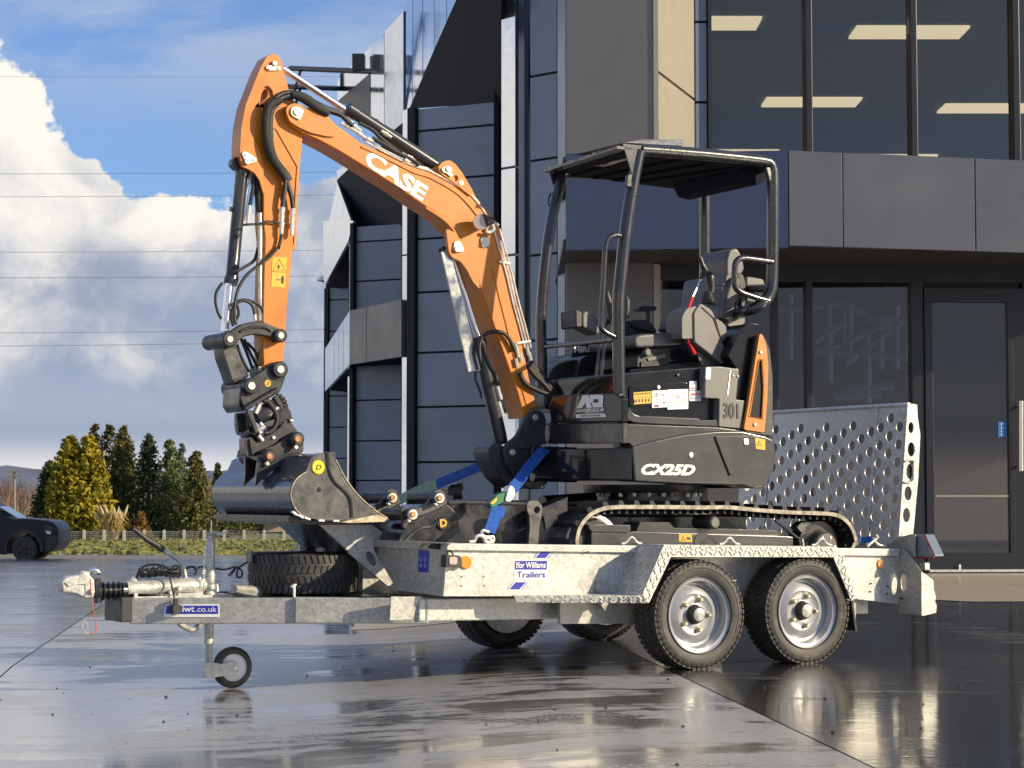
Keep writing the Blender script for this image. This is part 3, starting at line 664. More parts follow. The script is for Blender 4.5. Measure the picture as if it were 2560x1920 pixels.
LITP = mat('ceiling_light', (.9, .85, .6), .5, emit=(1.0, .94, .70), estr=1.2)
def glassm(name, tint, refl, op):
    m = bpy.data.materials.new(name); m.use_nodes = True; b = NB(m.node_tree); b.n.clear(); o = b.new('ShaderNodeOutputMaterial')
    tr = b.new('ShaderNodeBsdfTransparent'); tr.inputs[0].default_value = tuple(tint) + (1,)
    gl = b.new('ShaderNodeBsdfGlossy'); gl.inputs['Roughness'].default_value = .01; gl.inputs[0].default_value = (.58, .52, .46, 1)
    lw = b.new('ShaderNodeFresnel'); lw.inputs[0].default_value = 1.5
    mx = b.new('ShaderNodeMixShader'); b.link(b.math('ADD', b.math('MULTIPLY', lw.outputs[0], 1.0), refl), mx.inputs[0]); b.link(tr.outputs[0], mx.inputs[1]); b.link(gl.outputs[0], mx.inputs[2])
    b.link(mx.outputs[0], o.inputs[0]); return m
GLU = glassm('tinted_office_glass', (.72, .68, .62), .09, 0)
GLD = glassm('dark_door_glass', (.72, .74, .78), .10, 0)

BLD = thing('office_building', at_y(1900, 1427, 17.2), 'dark grey angular two storey office building with folded metal cladding', 'building')
class VP_:
    """upright plane through (x, y) along a plan direction"""
    def __init__(s, u, Y, d):
        s.p = at_y(u, 1240, Y); s.d = Vector((d[0], d[1], 0)).normalized(); s.n = Vector((-s.d.y, s.d.x, 0))
        if s.n.y < 0: s.n = -s.n                  # pointing away from the camera
    def h(s, u, v): return hit(u, v, s.p, s.n)
def vpoly(name, pl, pts, m, th=.05, off=0.0, par=None, holes=(), bevel=0.0):
    loops = [[pl.h(x, y) + pl.n * off for x, y in pts]] + [[pl.h(x, y) + pl.n * off for x, y in h_] for h_ in holes]
    v_, f_ = loft_vf(loops, pl.n * th); return build(name, v_, f_, m, par or BLD, bevel=bevel, smooth=False)
def vrect(name, pl, u0, u1, z0, z1, m, th=.05, off=0.0, par=None, uv=None, bevel=0.0):
    a = pl.h(u0, 1240) + pl.n * off; b_ = pl.h(u1, 1240) + pl.n * off
    q = [Vector((a.x, a.y, z0)), Vector((b_.x, b_.y, z0)), Vector((b_.x, b_.y, z1)), Vector((a.x, a.y, z1))]
    v_, f_ = loft_vf([q], pl.n * th); return build(name, v_, f_, m, par or BLD, bevel=bevel, smooth=False)
def rows(pl, u0, u1, vs, m, name='panel', th=.05, gap=.022, ztop=None, zbot=None, backing=True, off=0.0):
    um = (u0 + u1) / 2; zs = [pl.h(um, v_).z for v_ in vs]
    if ztop is not None: zs = [ztop] + zs
    if zbot is not None: zs.append(zbot)
    for a, b_ in zip(zs, zs[1:]): vrect(name, pl, u0, u1, b_ + gap / 2, a - gap / 2, m, th, off, bevel=.004)
    if backing: vrect('backing_wall', pl, u0 - 1, u1 + 1, zs[-1], zs[0], PAN2, .12, off + th)
ZT = 9.0
# -- shopfront: floor slab, soffit, fascia
FL = VP_(1977, 15.5, (-.995, .085)); FRr = VP_(1977, 15.5, (.973, .231))
zf0 = FRr.h(1977, 614).z; zf1 = FRr.h(1977, 376).z
vrect('fascia_panel', FL, 1416, 1975.5, zf0 - .02, zf1, FASN, .06, bevel=.004)
us = [1979, 2114, 2447, 2780]
FRE = [us[0], 2113, 2447, 2790]
for a, b_ in zip([1978.5, 2115.5, 2449, 2783], [2113, 2446.5, 2780, 3100]): vrect('fascia_panel', FRr, a, b_, zf0, zf1, FASB, .06, bevel=.004)
vrect('fascia_backing', FRr, 1978, 3110, zf0 + .02, zf1 - .02, PAN2, .05, .065)
def slab(name, quads, z0, th, m):
    v_, f_ = loft_vf([[Vector((x, y, z0)) for x, y in quads]], Z * th); return build(name, v_, f_, m, BLD)
pA = FL.h(1410, 1240); pB = FRr.h(1977, 1240); pC = FRr.h(3100, 1240)
slab('soffit', [(pA.x, pA.y + .08), (pB.x, pB.y + .10), (pC.x, pC.y + .08), (pC.x, 24), (pA.x, 24)], zf0 + .03, .05, MATS['brown_soffit'])
slab('floor_slab', [(pA.x, pA.y + .08), (pB.x, pB.y + .08), (pC.x, pC.y + .08), (pC.x, 24), (pA.x, 24)], zf1 - .06, .05, SHOP)
# entry apron (pale concrete), rising to the door sill
AP = []
v = []; f = []
for i in range(121):
    x = -1.2 + i * .1; ye = 14.75 + .30 * noise.noise(Vector((x * .9, 0, 7))) + .12 * noise.noise(Vector((x * 3.1, 0, 7)))
    for (y, z) in ((ye, gz(x, ye) + .003), (15.2, gz(x, 15.2) + .012), (17.0, .185), (17.5, .20), (24, .20)): v.append((x, y, z))
for i in range(120):
    for j in range(4): a = i * 5 + j; f.append((a, a + 5, a + 6, a + 1))
build('apron', v, f, RAMPC, None, smooth=True)['kind'] = 'structure'
# glazed entry wall
GW = VP_(2300, 17.2, (.995, .075)); zd = .2; ztop = GW.h(2300, 722).z; zhead = GW.h(2300, 700).z
def gl(name, v_): return v_
for u0, u1 in ((1640, 1934), (1934, 2018), (2033, 2282)): pass
vrect('header_beam', GW, 1560, 3050, GW.h(2100, 703).z, zf0 + .03, FRAME, .14)
for u0, u1 in ((1560, 1580), (1755, 1770), (1934, 1948), (2018, 2034), (2282, 2312)): vrect('mullion', GW, u0, u1, zd, GW.h(2100, 703).z, FRAME, .13, -.02, bevel=.004)
zl = GW.h(2150, 1395).z
for u0, u1 in ((1580, 1755), (1770, 1934), (1948, 2018), (2034, 2282)):
    vrect('sill', GW, u0, u1, zd, zd + .14, FRAME, .1)
    vrect('glazing', GW, u0, u1, zd + .14, GW.h(2100, 703).z, GLD, .012, .04)
dr = vrect('door', GW, 2314, 2536, zd + .02, zd + .16, FRAME, .06, -.03)
vrect('rail', GW, 2314, 2536, GW.h(2430, 756).z, GW.h(2430, 722).z, FRAME, .06, -.03, dr)
for u0, u1 in ((2314, 2334), (2522, 2536)): vrect('stile', GW, u0, u1, zd + .16, GW.h(2430, 756).z, FRAME, .06, -.03, dr, bevel=.004)
vrect('pane', GW, 2334, 2522, zd + .16, GW.h(2430, 756).z, GLD, .012, 0, dr)
vrect('glass_bar', GW, 2337, 2521, GW.h(2430, 1242).z, GW.h(2430, 1238).z, CREAM, .014, -.022, dr)
vrect('threshold', GW, 2314, 2560, zd, zd + .02, ZINC, .12, -.1, dr)
HNDL = mat('brushed_handle', (.72, .70, .60), .25, metal=.9)
ha = GW.h(2541, 1004) - GW.n * .12; hb_ = GW.h(2541, 1178) - GW.n * .12
hd = tube('handle', [hb_, ha], .022, HNDL, dr, seg=14)
for vv in (1018, 1166):
    q = GW.h(2541, vv); tube('handle_bracket', [q - GW.n * .12, q - GW.n * .02], .012, HNDL, hd, seg=8)
vrect('stile', GW, 2536, 2562, zd + .02, GW.h(2430, 722).z, FRAME, .06, -.03, dr)
vrect('mullion', GW, 2563, 2590, zd, GW.h(2430, 703).z, FRAME, .13, -.02)
vrect('glazing', GW, 2590, 2900, zd, GW.h(2430, 703).z, GLD, .012, .04)
ps = vpoly('pull_sign', GW, rnd([(2495, 1054), (2516, 1054), (2516, 1093), (2495, 1093)], 4), PULLB, .004, -.006, dr)
for i, ch in enumerate('PULL'):
    y0 = 1063.5 + i * 8.6; text('lettering', ch, GW.h(2501.5, y0) - GW.n * .008, GW.h(2509, y0) - GW.n * .008, GW.h(2501.5, y0 - 6.2) - GW.n * .008, WHITE, ps, depth=.001, bold=.03)
vrect('door_stop', GW, 2391, 2396, GW.h(2394, 1423).z, GW.h(2394, 1411).z, WHITE, .01, -.05, dr)
# pale bars added inside, standing in for scaffolding reflected in the glass
REFB = mat('reflection_grey', (.28, .31, .37), .7)
def ibar(a, b_, w=.045): 
    pa = at_y(a[0], a[1], 19.2); pb_ = at_y(b_[0], b_[1], 19.2); tube('reflection_bar', [pa, pb_], w, REFB, STG, seg=4, smooth=False)
STG = thing('reflection_frame', at_y(2150, 1280, 19.2), 'pale bars added behind the entry glass in place of reflected scaffolding', 'reflection')
ib = lambda *p: P('L', *p)
for a, b_ in [((200, 310), (200, 600)), ((370, 360), (375, 700)), ((440, 350), (440, 560)), ((465, 370), (465, 600)), ((545, 500), (545, 790)), ((600, 420), (600, 640)), ((670, 360), (670, 640)), ((715, 410), (715, 600)),
             ((310, 360), (440, 350)), ((440, 350), (640, 470)), ((310, 520), (440, 440)), ((330, 570), (660, 430)), ((450, 610), (700, 430)), ((130, 370), (260, 370)), ((310, 560), (740, 590)), ((600, 420), (740, 430)), ((430, 735), (660, 715)), ((400, 765), (610, 752))]:
    a_, c_ = P('L', a, b_); ibar(a_, c_, .042)
vv = at_y(2100, 800, 23.5)
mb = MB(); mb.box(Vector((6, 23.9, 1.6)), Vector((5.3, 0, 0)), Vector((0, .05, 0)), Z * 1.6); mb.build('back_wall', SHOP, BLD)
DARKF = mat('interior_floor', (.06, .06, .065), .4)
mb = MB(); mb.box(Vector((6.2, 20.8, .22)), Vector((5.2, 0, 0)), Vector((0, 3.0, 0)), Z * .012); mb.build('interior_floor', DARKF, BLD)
# left return wall of the recess with a bronze panel face
LW = VP_(1416, 16.9, (1, .02))
rows(LW, 1416, 1634, [622, 1000, 1240], BRZ, 'panel', zbot=.15)
vrect('corner_post', LW, 1636, 1652, .15, zf0 + .02, CREAM, .1)
RW = VP_(1652, 17.0, (.30, .954))
vrect('panel', RW, 1653, 1672, .15, zf0 + .02, CREAM, .06)
LP = VP_(1420, 16.3, (.10, 1.0))
# -- upper storey
FW = VP_(1640, 16.35, (-.995, .085))
rows(FW, 1417, 1637, [381], BRZ, 'panel', ztop=ZT, zbot=None, backing=False) if False else None
zw0 = zf1 - .01
vrect('panel', FW, 1417, 1637, zw0, 6.2, BRZ, .06, bevel=.004); vrect('panel', FW, 1417, 1637, 6.22, ZT, BRZ, .06, bevel=.004)
vrect('backing_wall', FW, 1417, 1640, zw0, ZT, PAN2, .1, .065)
vrect('corner_trim', FW, 1638, 1650, zw0, ZT, CREAM, .05, -.01)
RT = VP_(1650, 16.35, (.33, .94))
zj = RT.h(1650, 183).z; zj2 = RT.h(1700, -40).z
for a, b_ in ((zw0, zj - .012), (zj + .012, zj + 1.22), (zj + 1.245, ZT)): vrect('panel', RT, 1651, 1741, a, b_, CREAM, .05, bevel=.003)
vrect('backing_wall', RT, 1651, 1741, zw0, ZT, PAN2, .1, .055)
UG = VP_(1743, 17.8, (.997, .075))
rows(UG, 1744, 1773, [55, 256, 400], PAN, ztop=ZT)
vrect('mullion', UG, 1775, 1784, zw0 - .4, ZT, FRAME, .16, -.03)
for u0, u1 in ((2021, 2037), (2286, 2302), (2544, 2561), (2800, 2818)): vrect('mullion', UG, u0, u1, zw0 - .4, ZT, FRAME, .16, -.05, bevel=.006)
for u0, u1 in ((1784, 2021), (2037, 2286), (2302, 2544), (2561, 2800), (2818, 3050)): vrect('glazing', UG, u0, u1, zw0 - .4, ZT, GLU, .012, .03)
# office interior above: ceiling with lit troffers
zc = 6.05
slab('ceiling', [(1.3, 18.0), (11, 18.6), (11, 34), (1.3, 34)], zc, .06, CEIL)
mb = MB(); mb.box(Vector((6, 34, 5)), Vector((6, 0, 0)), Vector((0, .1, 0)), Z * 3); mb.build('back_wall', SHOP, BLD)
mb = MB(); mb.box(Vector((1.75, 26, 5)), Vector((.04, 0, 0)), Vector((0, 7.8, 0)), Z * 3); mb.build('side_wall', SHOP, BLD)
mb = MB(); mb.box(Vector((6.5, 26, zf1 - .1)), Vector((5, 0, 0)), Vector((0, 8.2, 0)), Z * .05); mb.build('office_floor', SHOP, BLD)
mb = MB(); mb.box(Vector((6.5, 26, ZT)), Vector((5.2, 0, 0)), Vector((0, 8.6, 0)), Z * .1); mb.build('roof', PAN2, BLD)
for (u, v0, v1, u1) in ((1700, 5, 41, 1905), (2210, 20, 64, 2425), (1965, 211, 243, 2156), (2410, 229, 259, 2600), (1760, 352, 374, 1948), (2186, 367, 386, 2345)):
    a = at_z(u, v1, zc - .005); b_ = at_z(u1, v1, zc - .005); c_ = at_z(u1 + 35, v0, zc - .005)
    wx = 1.2 if u1 - u > 0 else 1; x1 = b_.x; x0 = x1 - 1.25; y0 = a.y; y1 = max(c_.y, y0 + .55)
    lo = slab('ceiling_light', [(x0, y0), (x1, y0), (x1, y1), (x0, y1)], zc - .03, .028, LITP)
# -- middle and left bays
D1 = Vector((-.757, .653)); 
SP1 = VP_(1394, 18.6, (-.757, .653))
rows(SP1, 1326, 1393, [186, 398, 636, 850, 1062], PAN, ztop=ZT, zbot=0)
SP1b = VP_(1416, 17.6, (-.2, .98)); vrect('panel', SP1b, 1395, 1415, 0, ZT, PAN, .05, bevel=.003)
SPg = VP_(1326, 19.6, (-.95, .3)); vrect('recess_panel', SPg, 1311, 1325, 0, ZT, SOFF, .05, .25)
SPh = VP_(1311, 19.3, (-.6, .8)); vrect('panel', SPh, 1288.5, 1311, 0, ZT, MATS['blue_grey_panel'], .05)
F1 = VP_(1288, 19.0, (-.72, .69))
for a, b_ in ((0, F1.h(1270, 641).z), (F1.h(1270, 641).z + .02, F1.h(1270, 422).z), (F1.h(1270, 422).z + .02, ZT)): vrect('fin', F1, 1253, 1288, a, b_, FINM, .05, bevel=.003)
B1 = VP_(1245, 20.9, (-.906, .42))
vs1 = [297, 320, 445, 592, 727, 879, 1016, 1155, 1295]
rows(B1, 1043, 1238, vs1[1:], PAN, ztop=B1.h(1140, 262).z, zbot=-.6)
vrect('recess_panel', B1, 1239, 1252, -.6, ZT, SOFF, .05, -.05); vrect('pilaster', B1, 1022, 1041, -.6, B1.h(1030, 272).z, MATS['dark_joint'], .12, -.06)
def p3(name, pts, m, th=.05):
    an = [at_y(*p) for p in pts if p[2]][:3]; n_ = (an[1] - an[0]).cross(an[2] - an[0]).normalized()
    q = [hit(p[0], p[1], an[0], n_) for p in pts]
    if n_.dot(q[0] - EYE) < 0: n_ = -n_
    v_, f_ = loft_vf([q], n_ * th); return build(name, v_, f_, m, BLD)
def I_(x, y, Y): return (700 + x * .36166, y * .36166, Y)
def J_(x, y, Y): return (760 + x * .42188, 560 + y * .42188, Y)
# black soffit wedge over bay one
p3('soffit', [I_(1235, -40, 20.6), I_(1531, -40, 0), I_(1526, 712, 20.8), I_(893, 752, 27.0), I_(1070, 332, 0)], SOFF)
# tall silver cladding left of it, in upright strips
sx = [(845, 75, 28.3), (915, -60, 27.2), (985, -60, 26.2), (1065, -60, 25.0), (1150, -60, 23.4), (1235, -60, 21.0)]
sl = lambda x: 332 + (1070 - x) * 2.37 if x < 1070 else 332 - (x - 1070) * 2.1
xs = [855, 915, 985, 1065, 1150, 1240]; Ys = [28.6, 27.4, 26.3, 25.0, 23.2, 21.2]
for i in range(5):
    a, b_ = xs[i] + 1.5, xs[i + 1] - 1.5; Ya, Yb = Ys[i], Ys[i + 1]
    topa = 72 if i == 0 else -60; ba = min(sl(a), 860); bb = min(sl(b_), 745 + (893 - b_) * 1.5 if b_ < 893 else sl(b_))
    p3('cladding_sheet', [I_(a, ba if i else 860, Ya), I_(b_, bb, Yb), I_(b_, -60, Yb), I_(a, topa, Ya)], SILV, .04)
xs = [398, 520, 632, 722, 852]; Ys = [36.5, 34.0, 31.8, 30.2, 28.6]; tops = [558, 432, 312, 220, 78]; bots = [700, 590, 800, 850, 870]
p3('cladding_sheet', [I_(397, 700, 36.5), I_(622, 505, 32.0), I_(630, 314, 31.8), I_(397, 558, 36.5)], SILV, .04)
p3('soffit', [I_(397, 703, 36.4), I_(622, 508, 31.9), I_(622, 800, 31.9)], SOFB)
p3('cladding_sheet', [I_(625, 800, 31.9), I_(720, 862, 30.3), I_(720, 222, 30.3), I_(625, 318, 31.9)], SILV, .04)
p3('cladding_sheet', [I_(723, 866, 30.2), I_(785, 900, 29.5), I_(852, 845, 28.6), I_(852, 80, 28.6), I_(723, 219, 30.2)], SILV, .04)
F2 = VP_(1022, 27.6, (-.72, .69))
vrect('fin', F2, 1004, 1022, -1.5, F2.h(1010, 640).z, FINM, .05); vrect('fin', F2, 1004, 1022, F2.h(1010, 636).z, F2.h(1010, 275).z, FINM, .05)
p3('soffit', [I_(785, 902, 29.4), I_(845, 850, 28.6), I_(843, 960, 28.8)], SOFF)
# bay two
p3('soffit', [I_(393, 1245, 35.8), I_(470, 1172, 0), I_(850, 900, 28.9), I_(842, 1560, 29.5), I_(512, 1578, 0), I_(395, 1260, 0)], SOFF)
B2 = VP_(1003, 29.6, (-.906, .42))
rows(B2, 889, 1002, [562, 602, 701, 800, 900, 1000, 1102, 1201, 1300], PAN, zbot=-1.5)
vrect('pilaster', B2, 880, 888, -1.5, B2.h(884, 560).z, MATS['dark_joint'], .15, -.1)
BB = VP_(1002, 27.6, (-.454, .891))
zb1 = BB.h(1002, 749).z; zb0 = BB.h(1002, 892).z
vrect('balcony_panel', BB, 915, 1002, zb0, zb1, BRZ, .05, bevel=.003); vrect('balcony_panel', BB, 872, 914, zb0, zb1, BRZ, .05, bevel=.003)
q = BB.h(872, 1240)
BC = VP_(872, q.y, (-.14, .99))
for a, b_ in ((872, 857), (856.3, 845), (844.4, 834), (833.5, 811)): vrect('balcony_panel', BC, b_, a, zb0, zb1, SILV, .04)
c1 = BB.h(1002, 1240); c2 = BB.h(872, 1240); c3 = BC.h(811, 1240)
slab('soffit', [(c1.x, c1.y + .05), (c2.x, c2.y + .05), (c3.x + .1, c3.y), (c3.x + 2, 41), (c1.x, 31)], zb0 + .02, .05, SOFF)
lp = at_z(958, 1003, zb0 - .08); lathe('soffit_light', [(0, .01), (.03, .22), (.12, .26), (.14, .02)], lp, Z, WHITE, BLD, seg=16)
# bay three
p3('cladding_sheet', [J_(115, -20, 37.0), J_(292, -20, 31.5), J_(262, 102, 32.0), J_(128, 352, 37.0), J_(116, 330, 37.5)], SILV, .04)
p3('cladding_sheet', [I_(393, 1180, 36.0), I_(470, 1132, 34.8), I_(470, 1170, 34.7), I_(393, 1243, 36.0)], SILV, .04)
p3('cladding_sheet', [I_(396, 1262, 35.5), I_(510, 1578, 31.6), I_(480, 1700, 32.0), I_(300, 1700, 37.0)], SILV, .04)
p3('soffit', [J_(265, 102, 32.2), J_(262, 378, 36.5), J_(128, 386, 38.5), J_(130, 352, 37.2)], SOFF)
B3 = VP_(871, 37.3, (-.906, .42))
rows(B3, 822, 869, [718, 749, 828, 907, 990, 1068, 1146, 1225, 1300], PAN, zbot=-2)
vrect('pilaster', B3, 811, 821, -2, B3.h(816, 722).z, MATS['dark_joint'], .15, -.05)
F3 = VP_(882, 32.0, (-.72, .69))
vrect('fin', F3, 871, 882, F3.h(875, 778).z, F3.h(875, 560).z, FINM, .05); vrect('fin', F3, 868, 878, -1.5, F3.h(875, 914).z, FINM, .05)
# arms with cameras and a small lamp
for (x0, x1, yy, yb) in ((70, 1000, 472, 508), (50, 490, 598, 615)):
    a = at_y(*I_(x0, yy, 34)); b_ = at_y(*I_(x1, yb, 30.5 if x1 > 600 else 36)); arm = tube('floodlight_arm', [a, b_], .045, FRAME, BLD, seg=6)
    cx_ = 570 if x1 > 600 else 455; k = (cx_ - x0) / (x1 - x0); q = a.lerp(b_, k); mb = MB(); mb.box(q + Z * .13, Vector((.10, 0, 0)), Vector((0, .12, 0)), Z * .13); mb.build('floodlight', FRAME, arm)
    q = a.lerp(b_, .09 if x1 > 600 else .2); tube('arm_brace', [q, q + Vector((-.12, 0, -.42)), q + Vector((-.05, 0, -.5))], .025, FRAME, arm, seg=5)
q = at_y(*J_(115, 345, 39)); lathe('wall_lamp', [(0, .02), (.03, .13), (.09, .10), (.12, .02)], q, Z, WHITE, BLD, seg=12)
# solid core behind the facades
def core(pts, z0, z1):
    v_, f_ = loft_vf([[Vector((x, y, z0)) for x, y in pts]], Z * (z1 - z0)); build('core_wall', v_, f_, PAN2, BLD)
core([(.45, 20.6), (1.5, 20.0), (1.5, 40), (-1.0, 40), (.0, 22.2)], -.6, ZT)
core([(-.1, 31), (2, 31), (2, 60), (-3.0, 60), (-2.9, 41.5), (-1.0, 33.5)], -2, 7.5)
# ================================================================== TRAILER
TR_ = thing('plant_trailer', N1 + A * -.6 + B * .95, 'galvanised twin axle plant trailer with tread plate mudguards carrying the orange digger', 'trailer')
RT_, RR_ = .272, .180                                   # tyre and rim radius
def tyre_mesh(name, c, axis, parent, Rt=RT_, Rr=RR_, w=.19, mat_=TYRE, blocks=54, seg=72):
    """tyre centred on c, its outer side towards -axis"""
    h = w / 2; ax = Vector(axis).normalized(); x = ax.orthogonal().normalized(); y = ax.cross(x)
    k = Rt - Rr
    prof = [(-h * .80, Rr - .006), (-h * .93, Rr + .010), (-h * 1.0, Rr + k * .40), (-h * 1.0, Rr + k * .62), (-h * .94, Rr + k * .82), (-h * .80, Rt - .012), (-h * .4, Rt - .006), (0, Rt - .005)]
    prof = prof + [(-d, r) for d, r in prof[-2::-1]]
    v = []; f = []
    for d, r in prof:
        for j in range(seg):
            t = 2 * math.pi * j / seg; v.append(c + ax * d + (x * math.cos(t) + y * math.sin(t)) * r)
    for i in range(len(prof) - 1):
        for j in range(seg):
            a = i * seg + j; b = i * seg + (j + 1) % seg; f.append((a, b, b + seg, a + seg))
    mb = MB(); mb.add(v, f)
    rows_ = [(-.72, .30, 1), (-.30, .22, -1), (.12, .22, 1), (.52, .26, -1), (.84, .16, 1)] if False else [(-.74, .20, 1), (-.26, .19, -1), (.26, .19, 1), (.74, .20, -1)]
    for ri, (dc, dw, sg) in enumerate(rows_):
        for q in range(blocks):
            t0 = 2 * math.pi * (q + (.5 if ri % 2 else 0)) / blocks; dt = 2 * math.pi / blocks * .36; sk = sg * dt * .45
            vs = []
            for rr in (Rt - .012, Rt + (.0 if abs(dc) < .5 else -.004)):
                for (da, tt) in ((-dw, -dt), (dw, -dt + 2 * sk), (dw, dt + 2 * sk), (-dw, dt)):
                    t = t0 + tt - sk; vs.append(c + ax * ((dc + da) * h * 1.02) + (x * math.cos(t) + y * math.sin(t)) * rr)
            mb.add(vs, [(4, 5, 6, 7), (0, 1, 5, 4), (1, 2, 6, 5), (2, 3, 7, 6), (3, 0, 4, 7)])
    for q in range(blocks):                               # shoulder lugs wrapping onto both sidewalls
        for sd_ in (-1, 1):
            t0 = 2 * math.pi * (q + .25) / blocks; dt = 2 * math.pi / blocks * (.30 if q % 2 else .22); vs = []
            for (dd, rr) in ((.80, Rt - .010), (.955, Rt - .022), (1.01, Rt - .030 - (.008 if q % 2 else 0)), (.96, Rt - .034)):
                for tt in (-dt, dt): t = t0 + tt; vs.append(c + ax * (dd * h * sd_) + (x * math.cos(t) + y * math.sin(t)) * (rr + .004))
            mb.add(vs, [(0, 1, 3, 2), (2, 3, 5, 4), (4, 5, 7, 6)])
    # raised rings on the sidewall
    for sd_ in (-1, 1):
        for rr in (Rr + k * .12, Rr + k * .55):
            pts = [c + ax * (h * sd_ * (1.0 if rr > Rr + k * .3 else .955)) + (x * math.cos(t) + y * math.sin(t)) * rr for t in [2 * math.pi * i / 48 for i in range(48)]]
            mb.tube(pts, .0022, seg=5, closed=True)
    return mb.build(name, mat_, parent, smooth=True, ang=40)
def road_wheel(c, side):
    """c: tyre centre; side -1: dished face towards the camera side"""
    o = B * side; L = .095
    prof = [(L + .002, RR_ + .010), (L - .006, RR_ + .012), (L - .012, RR_ + .002), (L - .016, RR_ - .012), (L - .040, RR_ - .020), (L - .060, RR_ - .024), (L - .064, RR_ - .036), (L - .058, RR_ - .046), (L - .050, RR_ - .060),
            (L - .044, .104), (L - .050, .095), (L - .052, .062), (L - .050, .050), (L - .060, .046), (-L, .05), (-L, RR_)]
    rim = lathe('wheel', prof, c, o, RIMP, TR_, seg=56, ang=45)
    tyre_mesh('tyre', c, o * -1, rim)
    lathe('hub', [(-.02, .045), (L - .052, .047), (L - .046, .042), (L - .018, .041), (L - .012, .036), (L - .012, .004)], c, o, MATS['weathered_black_cover'], rim, seg=28)
    lathe('hub_cap', [(L - .02, .034), (L - .009, .034), (L - .006, .028), (L - .006, .002)], c, o, GALVD, rim, seg=24)
    for q in range(5):
        a = q * 1.2566 + 1.2; d = A * math.cos(a) + Z * math.sin(a); p = c + d * .078 + o * (L - .055)
        lathe('wheel_nut', [(0, .016), (.006, .016), (.008, .0115), (.022, .0115), (.024, .009), (.030, .007), (.030, .001)], p, o, MATS['zinc_nut'], rim, seg=6, smooth=False)
    return rim
mat('zinc_nut', (.62, .58, .34), .35, metal=.6, var=.15, vscale=90)
WSP = .67
def wheel_centre(s, t):
    p = W(s, t, 0); return Vector((p.x, p.y, gz(p.x, p.y) + RT_ - .006))
for s_ in (0, WSP): road_wheel(wheel_centre(s_, 0), -1)
for s_ in (0, WSP): road_wheel(wheel_centre(s_, 1.9), 1)
# bed side (near): full-height panel with folded top rail
TPN = .12
prism('side_panel', [(1118, 1372), (1108, 1491), (1604, 1491), (2133, 1497), (2246, 1510), (2252, 1384)], TPN, TPN + .025, GALV, TR_, .002)
prism('top_rail', [(1119, 1358), (1117, 1376), (2249, 1391), (2250, 1372)], TPN - .022, TPN + .045, GALV, TR_, .004)
# inner wheel box behind the wheels, chassis rails
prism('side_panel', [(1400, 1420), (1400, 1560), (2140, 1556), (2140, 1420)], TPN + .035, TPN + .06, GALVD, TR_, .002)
# folded tread-plate mudguard: lip outside, plates back to the bed
lip = [(1285, 1489), (1604, 1489), (1660, 1362), (2092, 1367), (2107, 1383), (2143, 1496), (2128, 1500), (2084, 1393), (1678, 1392), (1622, 1508), (1292, 1506)]
ts = [.105, -.115, -.115, -.115, -.115, -.115, -.115, -.115, -.115, -.115, .10]
v = [TP(x, y, t) for (x, y), t in zip(lip, ts)]; n_ = len(v); v += [p + B * .008 for p in v]
f = [tuple(range(n_)), tuple(range(n_, 2 * n_))[::-1]] + [(i, (i + 1) % n_, (i + 1) % n_ + n_, i + n_) for i in range(n_)]
mg = build('mudguard', v, f, GALVT, TR_)
mb = MB()
def studs(o0, o1, i0, i1, n, t0=-.117, t1=-.117):
    for k in range(n):
        for r_ in range(2):
            u = (k + .5 * (r_ + .5)) / n; w_ = .28 + .44 * r_
            px = [(o0[j] * (1 - u) + o1[j] * u) * (1 - w_) + (i0[j] * (1 - u) + i1[j] * u) * w_ for j in (0, 1)]
            tt = t0 + (t1 - t0) * u; c = TP(px[0], px[1], tt); e1_ = (TP(*o1, t1) - TP(*o0, t0)).normalized(); e2_ = B.cross(e1_).normalized(); sg = 1 if (k + r_) % 2 else -1
            d = (e1_ + e2_ * sg).normalized(); mb.box(c, d * .0135, B * .0022, B.cross(d) * .0032)
studs((1660, 1363), (2092, 1368), (1678, 1391), (2084, 1392), 34); studs((1604, 1489), (1660, 1363), (1622, 1507), (1678, 1391), 12); studs((2107, 1384), (2143, 1495), (2090, 1395), (2128, 1499), 9); studs((1290, 1489), (1604, 1489), (1296, 1506), (1620, 1507), 26, .102, -.117)
mb.build('tread_studs', GALVT, mg)
v = []; f = []
for (x, y), t in list(zip(lip, ts))[:6]:
    p = TP(x, y, t); s_, t_, z_ = stz(p); v += [p, W(s_, TPN, z_)]
for i in range(5): a = i * 2; f.append((a, a + 1, a + 3, a + 2))
b_ = len(v); v += [p - Z * .006 for p in v]; f += [tuple(i + b_ for i in q)[::-1] for q in f[:5]]
build('mudguard_top', v, f, GALVT, mg)
# far side of the bed
mb = MB(); s0, _, z0 = stz(TP(1110, 1491, TPN)); s1, _, z1 = stz(TP(2252, 1375, TPN))
zr = stz(TP(1119, 1360, TPN))[2]
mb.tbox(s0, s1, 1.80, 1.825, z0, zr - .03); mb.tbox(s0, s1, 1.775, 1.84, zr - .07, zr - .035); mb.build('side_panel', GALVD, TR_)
mb = MB(); mb.tbox(-.42, WSP + .42, 1.85, 2.06, zr - .04, zr - .03); mb.tbox(-.42, WSP + .42, 2.05, 2.06, zr - .10, zr - .03); mb.build('mudguard', GALVT, TR_)
# deck planks
DK = mat('deck_plate', (.16, .15, .14), .6, metal=.3, var=.2, dirt=(.2, .17, .12), dirt_amt=.6)
zdeck = z0 + .07
for q in range(5):
    a = TPN + .05 + q * .334; mb = MB(); mb.tbox(s0 + .06, s1 - .03, a, a + .328, zdeck - .03, zdeck); mb.build('deck_plank', DK, TR_)
